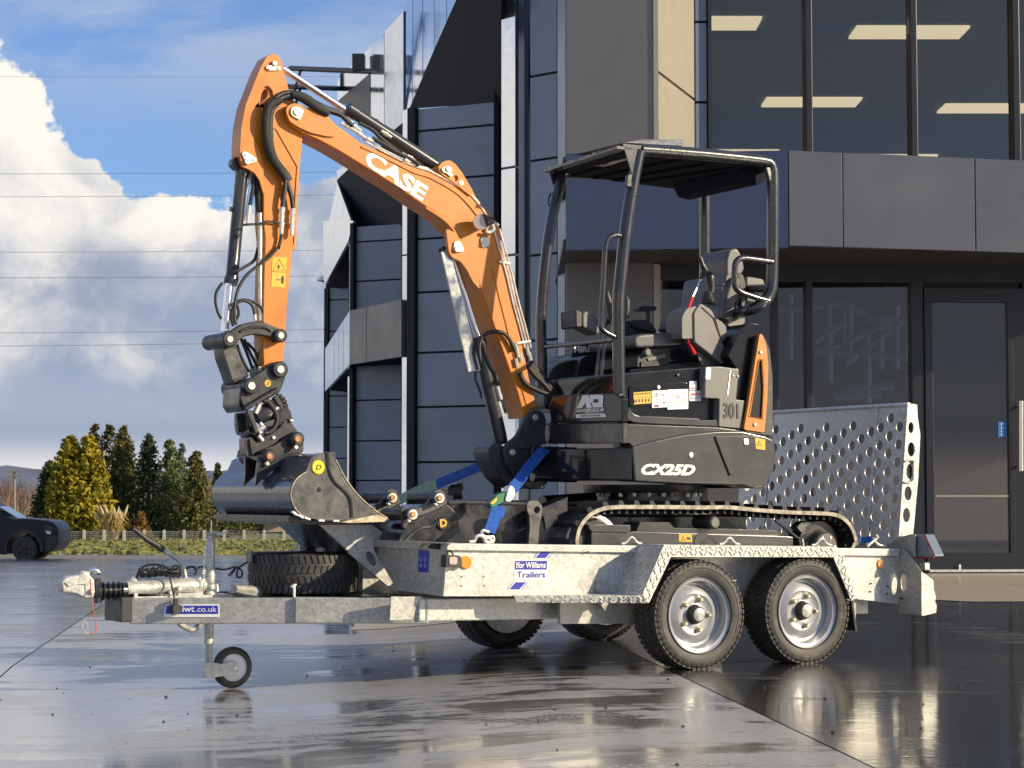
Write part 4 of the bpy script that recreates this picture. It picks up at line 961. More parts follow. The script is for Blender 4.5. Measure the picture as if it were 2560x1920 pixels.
# chassis rails under the bed and the drawbar A-frame
def beam(name, pa, pb, h, w, m):
    d = (pb - pa); side = Vector((-d.y, d.x, 0)).normalized(); mb = MB(); mb.box((pa + pb) / 2 - Z * h / 2, d / 2, side * w / 2, Z * h / 2); return mb.build(name, m, TR_, bevel=.006)
TC = .28
zc0 = stz(TP(1060, 1495, TC))[2]; zc1 = stz(TP(1060, 1552, TC))[2]; hch = zc0 - zc1
sa = stz(TP(1040, 1500, TC))[0]
beam('chassis_rail', W(sa, TC, zc0), W(s1 - .12, TC, zc0 - .045), hch, .06, MATS['galvanised_steel'])
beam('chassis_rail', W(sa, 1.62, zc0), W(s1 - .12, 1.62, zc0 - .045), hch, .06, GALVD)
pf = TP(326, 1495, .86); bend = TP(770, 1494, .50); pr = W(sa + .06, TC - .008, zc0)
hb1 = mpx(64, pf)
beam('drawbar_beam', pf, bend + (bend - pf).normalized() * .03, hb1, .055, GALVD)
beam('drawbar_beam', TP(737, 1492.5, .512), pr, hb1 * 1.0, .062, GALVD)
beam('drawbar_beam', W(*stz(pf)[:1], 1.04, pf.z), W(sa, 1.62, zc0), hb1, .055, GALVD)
prism('gusset_plate', P('G', (1160, 957), (1130, 985), (1105, 1040), (1085, 1132), (905, 1140), (915, 957)), TC - .055, TC - .045, GALVD, TR_, .001)
sf = stz(pf)[0]
mb = MB(); mb.tbox(sf - .055, sf + .015, .83, 1.07, pf.z - hb1 + .01, pf.z + .004); mb.build('drawbar_end_cap', PLASTD, TR_, bevel=.006)
mb = MB(); mb.tbox(sf + .02, sf + .52, .875, 1.025, pf.z - .012, pf.z + .004); mb.build('drawbar_top_plate', GALV, TR_, bevel=.002)
mb = MB(); mb.tbox(sa - .55, sa + .1, .55, 1.35, zc0 - .012, zc0 + .0); mb.build('spare_wheel_tray', BLACKP, TR_)
mb = MB(); mb.tube([TP(*P('F', (1320, 545))[0], .8), TP(*P('F', (1420, 560))[0], .85), TP(*P('F', (1600, 585))[0], .95), TP(*P('F', (1690, 605))[0], 1.0)], [.02, .028, .028, .02], seg=8); mb.build('drawbar_hose_tube', GALVD, TR_, smooth=True)
pin('bolt', P('F', (1742, 530))[0], .55, .575, .008, ZINC, TR_, seg=10)
bq = TP(*P('F', (1745, 600))[0], .56); tube('bolt', [bq, bq + Z * .052], .0065, ZINC, TR_, seg=10); lathe('bolt_head', [(0, .001), (0, .012), (.008, .012), (.008, .001)], bq + Z * .052, Z, ZINC, TR_, seg=6)
# name board on the drawbar
def onbeam(pa, pb, off):
    d = (pb - pa); n_ = Vector((-d.y, d.x, 0)).normalized()
    if n_.dot(pa - EYE) < 0: n_ = -n_
    return lambda u, v, k=0: hit(u, v, pa - n_ * (off + k), n_)
ob_ = onbeam(pf, bend, .0300)
def decal(name, fn, pts, m, par, k=0.0, th=.0012):
    q = [fn(x, y, k) for x, y in pts]; n_ = (q[1] - q[0]).cross(q[2] - q[0]).normalized()
    if n_.dot(q[0] - EYE) > 0: n_ = -n_
    v_, f_ = loft_vf([q], n_ * th); return build(name, v_, f_, m, par)
nbd = decal('name_plate', ob_, P('F', (820, 745), (835, 655), (1215, 652), (1218, 745)), WHITE, TR_, 0, .002)
decal('name_plate_band', ob_, P('F', (832, 722), (842, 664), (1205, 664), (1207, 722)), BLUES, nbd, .0025)
def ftext(s, bl, br, tl, fn, m, par, k=.004, **kw):
    return text('lettering', s, fn(*bl, k), fn(*br, k), fn(*tl, k), m, par, depth=.0, **kw)
q = P('F', (952, 709), (1038, 708), (952, 668)); ftext('iwt', *q, ob_, WHITE, nbd, bold=.02)
q = P('F', (1046, 708), (1196, 708), (1046, 670)); ftext('.co.uk', *q, ob_, WHITE, nbd)
# front headboard, its lip and the slanted bucket rest
HBp = TP(1112, 1420, TPN); HBq = TP(934, 1420, .70); hd_ = (HBq - HBp).normalized(); hn = Vector((-hd_.y, hd_.x, 0))
if hn.dot(HBp - EYE) < 0: hn = -hn
hh = lambda u, v, k=0: hit(u, v, HBp - hn * k, hn)
def plate(name, fn, pts, th, m, par=None, holes=(), bevel=.0015, k=0.0):
    loops = [[fn(x, y, k) for x, y in pts]] + [[fn(x, y, k) for x, y in h_] for h_ in holes]
    v_, f_ = loft_vf(loops, hn * th); return build(name, v_, f_, m, par or TR_, bevel=bevel, seg=1)
hbd = plate('headboard', hh, [(1116, 1376), (1108, 1491), (992, 1476), (934, 1374), (934, 1356)], .012, GALVD)
plate('headboard_lip', hh, P('G', (1345, 551), (1155, 548), (1120, 593), (783, 575), (780, 520), (1345, 545)), .05, GALVD, k=.03)
dec = plate('tyre_pressure_sticker', hh, P('G', (1125, 600), (1208, 602), (1200, 772), (1120, 768)), .001, BLUES, k=.0015)
for i in range(4):
    q = P('G', (1142 + 34 * (i % 2), 672 + 46 * (i // 2)))[0]; pc = hh(q[0], q[1], .0028)
    pts = [pc + (hd_ * math.cos(t) + Z * math.sin(t)) * .009 for t in [k * .785 for k in range(8)]]; tube('diagram_mark', pts, .0008, MATS['white_sticker'], dec, seg=4, closed=True)
GT = .66
prism('bucket_rest_gusset', P('G', (348, 396), (745, 392), (930, 512), (785, 522), (785, 600), (965, 912), (970, 945), (578, 614)), GT, GT + .008, GALV, TR_, .001,
      holes=[[(P('G', (762, 665))[0][0] + 11.5 * math.cos(t) + 4.5 * math.sin(t), P('G', (762, 665))[0][1] + 18 * math.sin(t) + 4 * math.cos(t)) for t in [k * .3927 for k in range(16)]]])
ga = TP(*P('G', (352, 400))[0], GT); gb = TP(*P('G', (580, 616))[0], GT); gc = ga + B * .5; gd = gb + B * .5
nn = (gb - ga).cross(B).normalized(); v_, f_ = loft_vf([[ga, gb, gd, gc]], nn * .008); build('bucket_rest_plate', v_, f_, BLACKP, TR_)
s_, t_, z_ = stz(ga); s2, _, z2 = stz(TP(*P('G', (745, 392))[0], GT))
mb = MB(); mb.tbox(s_ - .10, s2 + .03, GT - .02, GT + .56, z_ - .004, z_ + .012); mb.build('bucket_rest_tray', BLACKP, TR_, bevel=.003)
v_, f_ = loft_vf([[p + B * .5 for p in [TP(*q, GT) for q in P('G', (348, 396), (745, 392), (930, 512), (785, 600), (965, 912), (578, 614))]]], B * .008); build('bucket_rest_gusset', v_, f_, GALVD, TR_)
# front position lamp and reflectors
prism('side_lamp', rnd(P('G', (1338, 635), (1440, 640), (1462, 660), (1462, 730), (1335, 732)), 4), TPN - .055, TPN, PLASTD, TR_, .004)
prism('lamp_lens', rnd(P('G', (1362, 652), (1425, 652), (1425, 712), (1362, 712)), 6), TPN - .062, TPN - .054, LAMPG, TR_, .003)
pin('reflector', P('G', (1492, 695))[0], TPN - .012, TPN, mpx(15.5, N1), AMBER, TR_)
prism('reflector_bracket', P('G', (1440, 650), (1485, 655), (1485, 730), (1440, 728)), TPN - .04, TPN, AMBER, TR_, .003)
pin('reflector', P('X', (1593, 988))[0], TPN - .008, TPN + .005, mpx(12.3, N1), AMBER, TR_)
tube('lamp_cable', [TP(*p, TPN - .02) for p in P('G', (1345, 640), (1350, 612), (1372, 605), (1392, 640))], .004, HOSE, TR_, seg=6, curve=4)
# maker's sticker on the side panel
tt_ = lambda u, v, k=0: TP(u, v, TPN - .0008 - k)
st_ = decal('maker_sticker', tt_, rnd(P('G', (1862, 678), (2118, 676), (2114, 832), (1858, 830)), 4), WHITE, TR_)
for w_, dx in (((2052, 612), (2164, 611), (2114, 668), (2006, 662)), ((1858, 846), (1972, 843), (1912, 906), (1802, 903))), : pass
for qd in (((2042, 611), (2165, 610), (2118, 670), (2006, 664)), ((1852, 842), (1975, 842), (1918, 912), (1802, 903))): decal('sticker_flash', tt_, P('G', *qd), WHITE, st_)
for qd in (((2062, 615), (2142, 615), (2100, 662), (2024, 660)), ((1872, 846), (1952, 846), (1898, 903), (1824, 900))): decal('sticker_flash', tt_, P('G', *qd), BLUES, st_, .0015)
for qd in (((2046, 613), (2051, 613), (2014, 662), (2009, 662)), ((2154, 613), (2160, 613), (2116, 668), (2110, 667)), ((1856, 846), (1861, 846), (1813, 901), (1808, 901)), ((1963, 845), (1969, 845), (1915, 908), (1909, 907))): decal('sticker_line', tt_, P('G', *qd), BLUES, st_, .0015)
decal('sticker_field', tt_, P('G', (1869, 682), (2112, 681), (2110, 749), (1867, 750)), BLUES, st_, .0015)
q = P('G', (1876, 738), (2100, 736), (1877, 692)); text_t('lettering', 'Ifor Williams', *q, TPN - .0042, WHITE, st_, bold=.02)
q = P('G', (1880, 812), (2098, 810), (1881, 764)); text_t('lettering', 'Trailers', *q, TPN - .003, BLUES, st_, bold=.01)
for p in ((1455, 804), (1628, 803), (1455, 875), (1628, 874)): pin('rivet', P('G', p)[0], TPN - .001, TPN + .01, .0045, BLACKS, TR_, seg=8, dome=.0005)
pin('rivet', P('H', (162, 461))[0], TPN - .024, TPN, .005, BLACKS, TR_, seg=8, dome=.0005)
# rear end: lamp guard plates, bar, rear lamp
ga_ = TP(2247, 1420, TPN); lat = lambda u, v, k=0: hit(u, v, ga_ - A * k, A)
def aplate(name, pts, th, m, holes=(), par=None, k=0.0, bevel=.001):
    loops = [[lat(x, y, k) for x, y in pts]] + [[lat(x, y, k) for x, y in h_] for h_ in holes]
    v_, f_ = loft_vf(loops, A * th); return build(name, v_, f_, m, par or TR_, bevel=bevel, seg=1)
gp = aplate('lamp_guard', P('X', (1768, 850), (1815, 840), (1898, 930), (1985, 1062), (1992, 1495), (1762, 1472)), .006, GALVD, holes=[[(P('X', (1812, 1170))[0][0] + 7 * math.cos(t), P('X', (1812, 1170))[0][1] + 22 * math.sin(t)) for t in [k * .3927 for k in range(16)]]])
q0 = lat(*P('X', (1988, 1062))[0]); q1 = lat(*P('X', (1994, 1497))[0]); so, to_, zo = stz(q0); _, _, zl_ = stz(q1)
shp = [(0, zo), (.04, zo - .02), (.085, zo - .05), (.085, zo - .09), (.10, zo - .14), (.085, zo - .20), (.085, zl_ + .09), (.105, zl_ + .05), (.10, zl_ + .012), (.02, zl_), (0, zl_)]
v_, f_ = loft_vf([[W(so + a, to_, z) for a, z in shp]], B * .006); build('lamp_guard_flange', v_, f_, GALV, gp)
aplate('corner_plate', P('X', (1640, 826), (1745, 735), (1880, 692), (1925, 695), (1925, 925), (1765, 846)), .008, GALVD, k=-.03)
rl = aplate('rear_lamp', P('X', (1885, 697), (2020, 693), (2117, 902), (2105, 922), (1930, 922), (1888, 898)), .07, MATS['lamp_housing'] if 'lamp_housing' in MATS else mat('lamp_housing', (.16, .20, .24), .25, coat=.5), k=-.05, bevel=.004)
q = [lat(*p, -.05) for p in P('X', (2020, 693), (2117, 902), (2112, 922), (1930, 926))]
tube('lamp_rim', q, .004, REDL, rl, seg=6)
aplate('number_lamp', P('X', (1967, 975), (2018, 972), (2022, 1052), (1970, 1050)), .04, GALVD, k=-.1, bevel=.004)
tube('lamp_cable', [TP(*p, TPN - .03) for p in P('X', (1768, 1320), (1800, 1330), (1850, 1280), (1908, 1222))], .004, HOSE, TR_, seg=6, curve=4)
0 and prism('end_plate', P('X', (1650, 893), (1766, 885), (1762, 1383), (1485, 1330), (1474, 1170), (1540, 1040)), TPN - .008, TPN - .001, GALV, TR_, .001, holes=[[(P('X', (1697, 1170))[0][0] + 5.5 * math.cos(t), P('X', (1697, 1170))[0][1] + 27 * math.sin(t)) for t in [k * .3927 for k in range(16)]]])
for p in ((1497, 1182), (1490, 1262), (1660, 1283), (1663, 1208)): pin('rivet', P('X', p)[0], TPN - .010, TPN, .004, BLACKS, TR_, seg=8, dome=.0005)
# tie-down loops on the rail
for px in ((412, 415), (976, 418), (1508, 424)):
    cx_, cy_ = P('H', px)[0]; pts = [TP(cx_ + a, cy_ + b, TPN + .0) for a, b in ((-25, -1), (-16, -2.5), (-9, -9), (-5, -14.5), (0, -17), (5, -14.5), (9, -9), (16, -2.5), (25, -1))]
    tube('tie_down_loop', pts, .0062, GALV, TR_, seg=8, curve=3)
# mud flap, axle swing arms, rear underframe
prism('mud_flap', P('H', (1600, 735), (1690, 728), (1688, 830), (1712, 940), (1700, 950), (1600, 945)), -.09, .08, RUBBER, TR_, .002) if False else None
mf0 = TP(2130, 1500, -.08); sF = stz(mf0)[0]
v_, f_ = loft_vf([[W(sF - .02, t, z) for t, z in ((-.10, mf0.z - .005), (.10, mf0.z - .005), (.10, .16), (-.10, .155))]], A * .012)
for i, p in enumerate(v_):
    if stz(p)[2] < .2: v_[i] = p + A * .025
build('mud_flap', v_, f_, RUBBER, TR_)
for s_ in (0, WSP):
    for tside in (.19, 1.71):
        c = wheel_centre(s_, tside); mb = MB(); d = A * .17 + Z * .045; mb.box(c - d * .5, d * .62, B * .022, Z.cross(d).cross(d).normalized() * .035 if False else Z * .035); mb.build('swing_arm', MATS['cast_black'], TR_, bevel=.008)
    mb = MB(); mb.tube([wheel_centre(s_, .12), wheel_centre(s_, 1.78)], .030, seg=10); mb.build('axle', CAST, TR_, smooth=True)
lathe('suspension_boss', [(0, .001), (0, .035), (.03, .035), (.03, .001)], TP(*P('H', (245, 665))[0], TPN - .02), B, GALVD, TR_, seg=20)
prism('hanger_plate', rnd(P('H', (212, 640), (280, 640), (290, 720), (270, 815), (215, 735)), 8), TPN - .012, TPN - .002, GALVD, TR_, .001)
prism('pointed_bracket', P('X', (-60, 1040), (130, 1043), (50, 1105)), TPN + .005, TPN + .03, GALV, TR_, .001)
mb = MB(); mb.tbox(s1 - .8, s1 - .02, .2, .26, z0 - .06, z0 - .01); mb.tbox(s1 - .8, s1 - .02, 1.6, 1.66, z0 - .06, z0 - .01); mb.tbox(s1 - .10, s1 - .04, .15, 1.75, z0 - .05, z0 - .005); mb.build('rear_underframe', CAST, TR_)

# ------------------------------------------------------------------ perforated loading ramp (tailgate)
RMP = thing('tail_ramp_anchor', (0, 0, 0), 'x', 'x') if False else TR_
rb = TP(*P('L', (683, 1378))[0], .16); rt = TP(*P('L', (728, 796))[0], .16)
sb, _, zb_ = stz(rb); st2, _, zt_ = stz(rt); zb_ -= .06
lean = (st2 - sb) / (zt_ - zb_)
def RP(t, h): return W(sb + lean * h, t, zb_ + h)      # point on the ramp face
Hr = zt_ - zb_
mb = MB(); colw = .079; t = .215; j = 0
def cell(mb, t0, t1, h0, h1, r):
    tc_, hc = (t0 + t1) / 2, (h0 + h1) / 2; n = 16; v = []; f = []
    outer = []
    for k in range(n):
        a = 2 * math.pi * k / n; ca, sa_ = math.cos(a), math.sin(a); m_ = max(abs(ca) / ((t1 - t0) / 2), abs(sa_) / ((h1 - h0) / 2)); outer.append((tc_ + ca / m_, hc + sa_ / m_))
    inner = [(tc_ + r * math.cos(2 * math.pi * k / n), hc + r * math.sin(2 * math.pi * k / n)) for k in range(n)]
    cn = [(t1, h1), (t0, h1), (t0, h0), (t1, h0)]
    v = [RP(*p) for p in outer] + [RP(*p) for p in inner] + [RP(*p) + A * .004 for p in inner] + [RP(*p) for p in cn]
    rim = [RP(tc_ + (r + .004) * math.cos(2 * math.pi * k / n), hc + (r + .004) * math.sin(2 * math.pi * k / n)) for k in range(n)]
    for k in range(n):
        k2 = (k + 1) % n; f.append((k, k2, k2 + n, k + n)); f.append((k + n, k2 + n, k2 + 2 * n, k + 2 * n))
        for ci, (q0_, q1_) in enumerate(((k, k2),)):
            a0, a1 = outer[k], outer[k2]
            for c_i, c_ in enumerate(cn):
                on = lambda p, c: abs(p[0] - c[0]) < 1e-7 or abs(p[1] - c[1]) < 1e-7
                if on(a0, c_) and on(a1, c_) and not (abs(a0[0] - a1[0]) < 1e-7 or abs(a0[1] - a1[1]) < 1e-7): f.append((k, k2, 3 * n + c_i))
    mb.add(v, f)
ncol = 18; pitch = .098; rh = .0285
for j in range(ncol):
    ta = .185 + j * colw; tb = ta + colw
    off = [(0, .5), (.5, 0), (0, .5)][j % 3][0] if j < 3 else ((j * 1 / 3.0) % 1.0)
    pit = pitch if j < 3 else .112
    h = -pit * (1 - off) ; cells = []
    hh_ = .02 - pit * off
    while hh_ < Hr - .015:
        a_, b_ = hh_, hh_ + pit
        if a_ >= .0 and b_ <= Hr - .012: cell(mb, ta, tb, a_, b_, rh)
        else:
            a2, b2 = max(a_, 0), min(b_, Hr)
            if b2 > a2: mb.add([RP(ta, a2), RP(tb, a2), RP(tb, b2), RP(ta, b2)], [(0, 1, 2, 3)])
        hh_ += pit
    if hh_ < Hr: mb.add([RP(ta, hh_), RP(tb, hh_), RP(tb, Hr), RP(ta, Hr)], [(0, 1, 2, 3)])
te = .185 + ncol * colw
mb.add([RP(.16, 0), RP(.185, 0), RP(.185, Hr), RP(.16, Hr)], [(0, 1, 2, 3)]); mb.add([RP(te, 0), RP(te + .04, 0), RP(te + .04, Hr), RP(te, Hr)], [(0, 1, 2, 3)])
rpl = mb.build('loading_ramp', MATS['galvanised_dark'] if 'galvanised_dark' in MATS else galv('galvanised_dark', (.64, .65, .65)), TR_)
mb = MB()
for tt in (.185 + 3 * colw, .185 + 15 * colw): mb.tube([RP(tt, 0) - A * .003, RP(tt, Hr) - A * .003], .006, seg=6)
mb.tube([RP(.16, Hr), RP(te + .04, Hr)], .012, seg=8); mb.build('fold_seam', MATS['galvanised_dark'], rpl, smooth=True)
# sunlit side flange with oval holes
fl = P('L', (683, 1378), (722, 803), (738, 792), (764, 797), (766, 850), (778, 930), (768, 1130), (746, 1372))
holes = []
for (x, y, rx, ry) in ((737, 898, 12, 25), (738, 994, 16, 32), (732, 1092, 16, 34), (724, 1188, 16, 32), (717, 1284, 16, 32)):
    cx_, cy_ = P('L', (x, y))[0]; holes.append([(cx_ + rx * .5668 * math.cos(k * .349), cy_ + ry * .5668 * math.sin(k * .349)) for k in range(18)])
prism('ramp_side_flange', fl, .150, .158, GALV, rpl, .001, holes=holes)
for tt in (te + .04,): mb = MB(); mb.add([RP(tt, 0), RP(tt, Hr), RP(tt, Hr) + A * .12, RP(tt, 0) + A * .10], [(0, 1, 2, 3)]); mb.build('ramp_side_flange', GALVD, rpl)
mb = MB()
for k in range(6): mb.tube([RP(.2, .05 + k * .13) + A * .09, RP(te, .05 + k * .13) + A * .09], .016, seg=4)
pass
tube('latch', [TP(*p, .14) for p in P('L', (707, 1048), (735, 1040), (748, 1045), (747, 1130), (735, 1140), (705, 1138))], .006, GALVD, rpl, seg=6)
0 and tube('ramp_spring_arm', [RP(.16, Hr * .12) - A * .02, W(s1 - .25, .15, zr - .01)], .010, GALVD, TR_, seg=8)

# ------------------------------------------------------------------ jockey wheel and coupling, hoses
JT = .95
def FP_(x, y, t=JT): return TP(*P('F', (x, y))[0], t)
jw = tube('jockey_post', [FP_(1140, 1060), FP_(1142, 930)], .0165, GALVD, TR_, seg=18)
tube('jockey_tube', [FP_(1139, 935), FP_(1141, 790), FP_(1143, 560)], .0225, GALV, jw, seg=20)
pts = []; rs = []
for k, y in enumerate([505, 495, 470, 455, 452, 430, 426, 400, 396, 370, 330, 260, 215, 205, 190, 178, 170]):
    pts.append(FP_(1150 + (0), y)); rs.append(.0225 + (.003 if k in (2, 4, 6, 8) else 0) if y > 200 else [.017, .014, .010, .006][min(3, [190, 178, 170].index(y) if y in (190, 178, 170) else 0)])
rs[-1] = .008
tube('jockey_screw_housing', pts, rs, GALV, jw, seg=20)
tube('jockey_clamp', [FP_(1145, 545), FP_(1145, 512)], .032, GALV, jw, seg=20)
tube('jockey_collar', [FP_(1150, 600), FP_(1150, 572)], .030, ZINC, jw, seg=20)
hk = tube('jockey_handle', [FP_(1150, 200, JT), FP_(1158, 130, JT), FP_(1160, 62, JT)], .0035, ZINC, jw, seg=8)
tube('jockey_crank', [FP_(1120, 168, JT - .05), FP_(1180, 152, JT), FP_(1225, 158, JT), FP_(1275, 135, JT), FP_(1338, 138, JT + .05)], .0055, ZINC, jw, seg=8, curve=4)
tube('clamp_handle', [FP_(1196, 515, JT - .06), FP_(1200, 560, JT - .07), FP_(1190, 600, JT - .08), FP_(1205, 680, JT - .08), FP_(1215, 735, JT - .08)], .0075, GALV, jw, seg=10, curve=3)
prism('wheel_fork', rnd(P('F', (1103, 1068), (1170, 1065), (1235, 1078), (1290, 1062), (1345, 1060), (1352, 1110), (1345, 1165), (1285, 1162), (1235, 1165), (1170, 1178), (1103, 1172)), 4), JT - .04, JT - .028, GALV, jw, .002)
tube('fork_socket', [FP_(1140, 1172), FP_(1140, 1068)], .027, GALV, jw, seg=18)
jc = FP_(1306, 1100, JT); jc = TP(*P('F', (1306, 1101))[0], JT)
jr = mpx(51, jc)
jr_w = lathe('wheel', [(-.021, .012), (-.021, .030), (-.012, .034), (-.012, .058), (-.022, .066), (-.022, .070), (.022, .070), (.022, .012)], jc, B, WHITE, jw, seg=32)
ctr = [( -.022, .066), (-.027, .074), (-.027, jr - .016), (-.020, jr - .005), (-.008, jr), (.008, jr), (.02, jr - .005), (.027, jr - .016), (.027, .074), (.022, .066)]
lathe('tyre', ctr, jc, B, TYRE, jr_w, seg=48)
lathe('axle_bolt', [(-.045, .001), (-.045, .010), (-.02, .010)], jc, B, ZINC, jr_w, seg=12)
ground_gap = jc.z - jr - gz(jc.x, jc.y); print('GAP', ground_gap, jr)
# coupling head, rubber bellows, drawtube
ct = JT - .04
prism('coupling_head', rnd(P('F', (95, 490), (130, 462), (215, 445), (265, 420), (300, 450), (330, 480), (335, 560), (325, 610), (262, 612), (210, 585), (170, 575), (105, 570)), 5), ct - .028, ct + .045, GALV, TR_, .012, seg=3)
prism('coupling_rib', rnd(P('F', (120, 500), (200, 478), (268, 482), (262, 512), (215, 510), (150, 530)), 2), ct - .036, ct - .026, GALV, TR_, .003)
pts = [FP_(x, y, ct) for x, y in ((135, 555), (180, 550), (250, 548), (290, 545))]; tube('coupling_cup', pts, [.018, .026, .028, .022], GALV, TR_, seg=14)
prism('coupling_lever', rnd(P('F', (200, 470), (240, 418), (282, 420), (300, 440), (290, 470)), 4), ct - .01, ct + .03, GALV, TR_, .005)
tube('lever_knob', [FP_(285, 425, ct), FP_(320, 412, ct), FP_(350, 422, ct), FP_(378, 430, ct)], [.008, .014, .016, .008], CHROME, TR_, seg=14, curve=4)
pin('bolt', P('F', (315, 565))[0], ct - .045, ct, .013, GALV, TR_, seg=14)
pts = []; rs = []
for k in range(25):
    x = 335 + k * 9.2; pts.append(FP_(x, 562 - (k - 3) * .3, JT)); rs.append((.048 + .0 if k < 4 else .038 + (.007 if k % 4 in (1, 2) else -.004)) if k < 20 else .040 - (k - 20) * .0015)
tube('rubber_bellows', pts, rs, MATS['bellows_rubber'] if 'bellows_rubber' in MATS else mat('bellows_rubber', (.012, .012, .013), .28, coat=.4, coat_r=.15), TR_, seg=24)
tube('bellows_clip', [FP_(352, 470, JT - .02), FP_(352, 645, JT - .02)], [.014, .020], MATS['bellows_rubber'], TR_, seg=10)
tube('draw_tube', [FP_(x, y, JT) for x, y in ((555, 545), (700, 538), (860, 530), (1000, 525), (1110, 522))], [.036, .036, .037, .042, .034], GALV, TR_, seg=24)
prism('draw_tube_cradle', P('F', (560, 600), (600, 585), (1000, 600), (1105, 600), (1100, 560), (960, 570), (700, 590)), JT - .05, JT + .05, GALV, TR_, .004)
for x, y in ((605, 470), (1075, 480)): lathe('grease_nipple', [(0, .018), (.012, .018), (.014, .008), (.026, .006), (.026, .001)], FP_(x, y + 22, JT), Z, ZINC, TR_, seg=12)
for x, y in ((625, 588), (875, 572), (935, 545), (935, 588)): pin('bolt', P('F', (x, y))[0], JT - .062, JT - .04, .012, ZINC, TR_, seg=6, smooth=False)
# handbrake lever with black grip
tube('handbrake_lever', [FP_(975, 470, JT), FP_(962, 395, JT), FP_(945, 365, JT), FP_(905, 325, JT), FP_(815, 270, JT)], .0105, GALV, TR_, seg=14, curve=5)
tube('handbrake_grip', [FP_(818, 270, JT), FP_(770, 235, JT), FP_(700, 195, JT), FP_(640, 145, JT), FP_(605, 118, JT)], [.015, .0155, .013, .012, .009], PLASTD, TR_, seg=14)
# coiled electric cable with plug
pts = []
for k in range(190):
    u = k / 189; x = 655 + 270 * u + 16 * math.sin(k * .62) * 1.4; pts.append(FP_(x, 428 + 34 * math.cos(k * .62) * (.55 + .45 * math.sin(k * .21)) + 6 * math.sin(u * 9), JT - .03 + .03 * math.sin(k * .62 + 1.4)))
tube('coiled_cable', pts, .0048, HOSE, TR_, seg=6)
pts = [FP_(630, 480, JT), FP_(640, 430, JT), FP_(680, 385, JT), FP_(760, 372, JT - .02), FP_(830, 385, JT - .03)]; tube('coiled_cable', pts, .0055, HOSE, TR_, seg=8, curve=5)
for (cx_, cy_, r_) in ((905, 415, 34), (885, 425, 24)):
    pts = [FP_(cx_ + r_ * math.cos(t * .5), cy_ + r_ * math.sin(t * .5) * 1.1, JT - .035) for t in range(13)]; tube('coiled_cable', pts, .0045, HOSE, TR_, seg=6)
tube('plug_cable', [FP_(850, 385, JT - .03), FP_(862, 450, JT - .05), FP_(885, 560, JT - .08), FP_(905, 650, JT - .13)], .0042, HOSE, TR_, seg=8, curve=4)
tube('plug_cable', [FP_(970, 410, JT), FP_(1005, 390, JT), FP_(1040, 395, JT), FP_(1052, 430, JT), FP_(1035, 440, JT)], .0055, HOSE, TR_, seg=8, curve=4)
tube('plug_cable', [FP_(1060, 400, JT), FP_(1095, 388, JT), FP_(1185, 400, JT), FP_(1250, 408, JT), FP_(1330, 392, JT), FP_(1375, 420, JT), FP_(1370, 460, JT), FP_(1340, 455, JT), FP_(1350, 400, JT), FP_(1415, 355, JT)], .0045, HOSE, TR_, seg=8, curve=5)
tube('plug_boot', [FP_(1330, 400, JT), FP_(1285, 450, JT)], [.006, .009], HOSE, TR_, seg=8)
q = ob_(*P('F', (905, 690))[0], .02); mb = MB(); mb.box(q, Vector((.018, .010, 0)), Vector((-.010, .018, 0)), Z * .022); mb.box(q + Z * .03, Vector((.010, .005, 0)), Vector((-.005, .010, 0)), Z * .02); mb.build('cable_plug', PLASTD, TR_, bevel=.004)
# red breakaway cable with its clip, safety chain
RC = mat('red_cable', (.50, .10, .10), .45)
tube('breakaway_cable', [FP_(300, 470, ct - .05), FP_(305, 560, ct - .05), FP_(315, 660, ct - .06), FP_(335, 760, ct - .06), FP_(342, 830, ct - .06), FP_(330, 860, ct - .06), FP_(290, 855, ct - .06)], .0024, RC, TR_, seg=6, curve=5)
tube('breakaway_clip', [FP_(290, 855, ct - .06), FP_(268, 862, ct - .06), FP_(248, 830, ct - .06), FP_(240, 790, ct - .06), FP_(258, 775, ct - .06), FP_(278, 795, ct - .06), FP_(275, 830, ct - .06), FP_(262, 850, ct - .06)], .0028, GALVD, TR_, seg=6, curve=4)
mb = MB()
for k in range(9):
    y = 275 + k * 30; c = FP_(1112 - k * 1.2, y, JT - .05); sx_ = (A if k % 2 else B) * .0055; mb.tube([c + sx_ * math.cos(t) + Z * .0095 * math.sin(t) for t in [q * .785 for q in range(8)]], .0018, seg=5, closed=True)
mb.build('safety_chain', ZINC, TR_, smooth=True); lathe('chain_stop', [(0, .001), (0, .011), (.012, .011), (.012, .001)], FP_(1118, 262, JT - .05), Z, ZINC, TR_, seg=12)
tube('brake_bracket', [FP_(930, 790, JT - .02), FP_(965, 812, JT - .02), FP_(1020, 835, JT - .02), FP_(1060, 815, JT - .02), FP_(1075, 790, JT - .02)], .014, GALVD, TR_, seg=10, curve=3)

# ------------------------------------------------------------------ spare wheel lying on the drawbar
sc_ = TP(757, 1436, JT); ztire = TP(757, 1386, JT - .27).z; zbt = ztire - .19
SPc = Vector((sc_.x, sc_.y, ztire - .098))
SPW = thing('spare_wheel', SPc - Z * .1, 'spare wheel lying flat on the drawbar below the bucket', 'spare wheel')
tyre_mesh('tyre', SPc, Z, SPW)
lathe('rim', [(-.09, .19), (-.09, .16), (-.05, .15), (-.04, .05), (.04, .05), (.06, .15), (.085, .16), (.088, .184)], SPc, Z, RIMP, SPW, seg=36)
mb = MB(); c = SPc + Z * .104; mb.box(c, A * .29, B * .035, Z * .004); mb.box(SPc - A * .285 + Z * .08, A * .004, B * .035, Z * .03)
clampb = mb.build('clamp_bar', BLACKP, SPW); lathe('clamp_bolt', [(0, .001), (0, .022), (.008, .024), (.018, .018), (.022, .006), (.022, .001)], TP(*P('Y', (1120, 655))[0], JT - .15), Z, ZINC, SPW, seg=16)
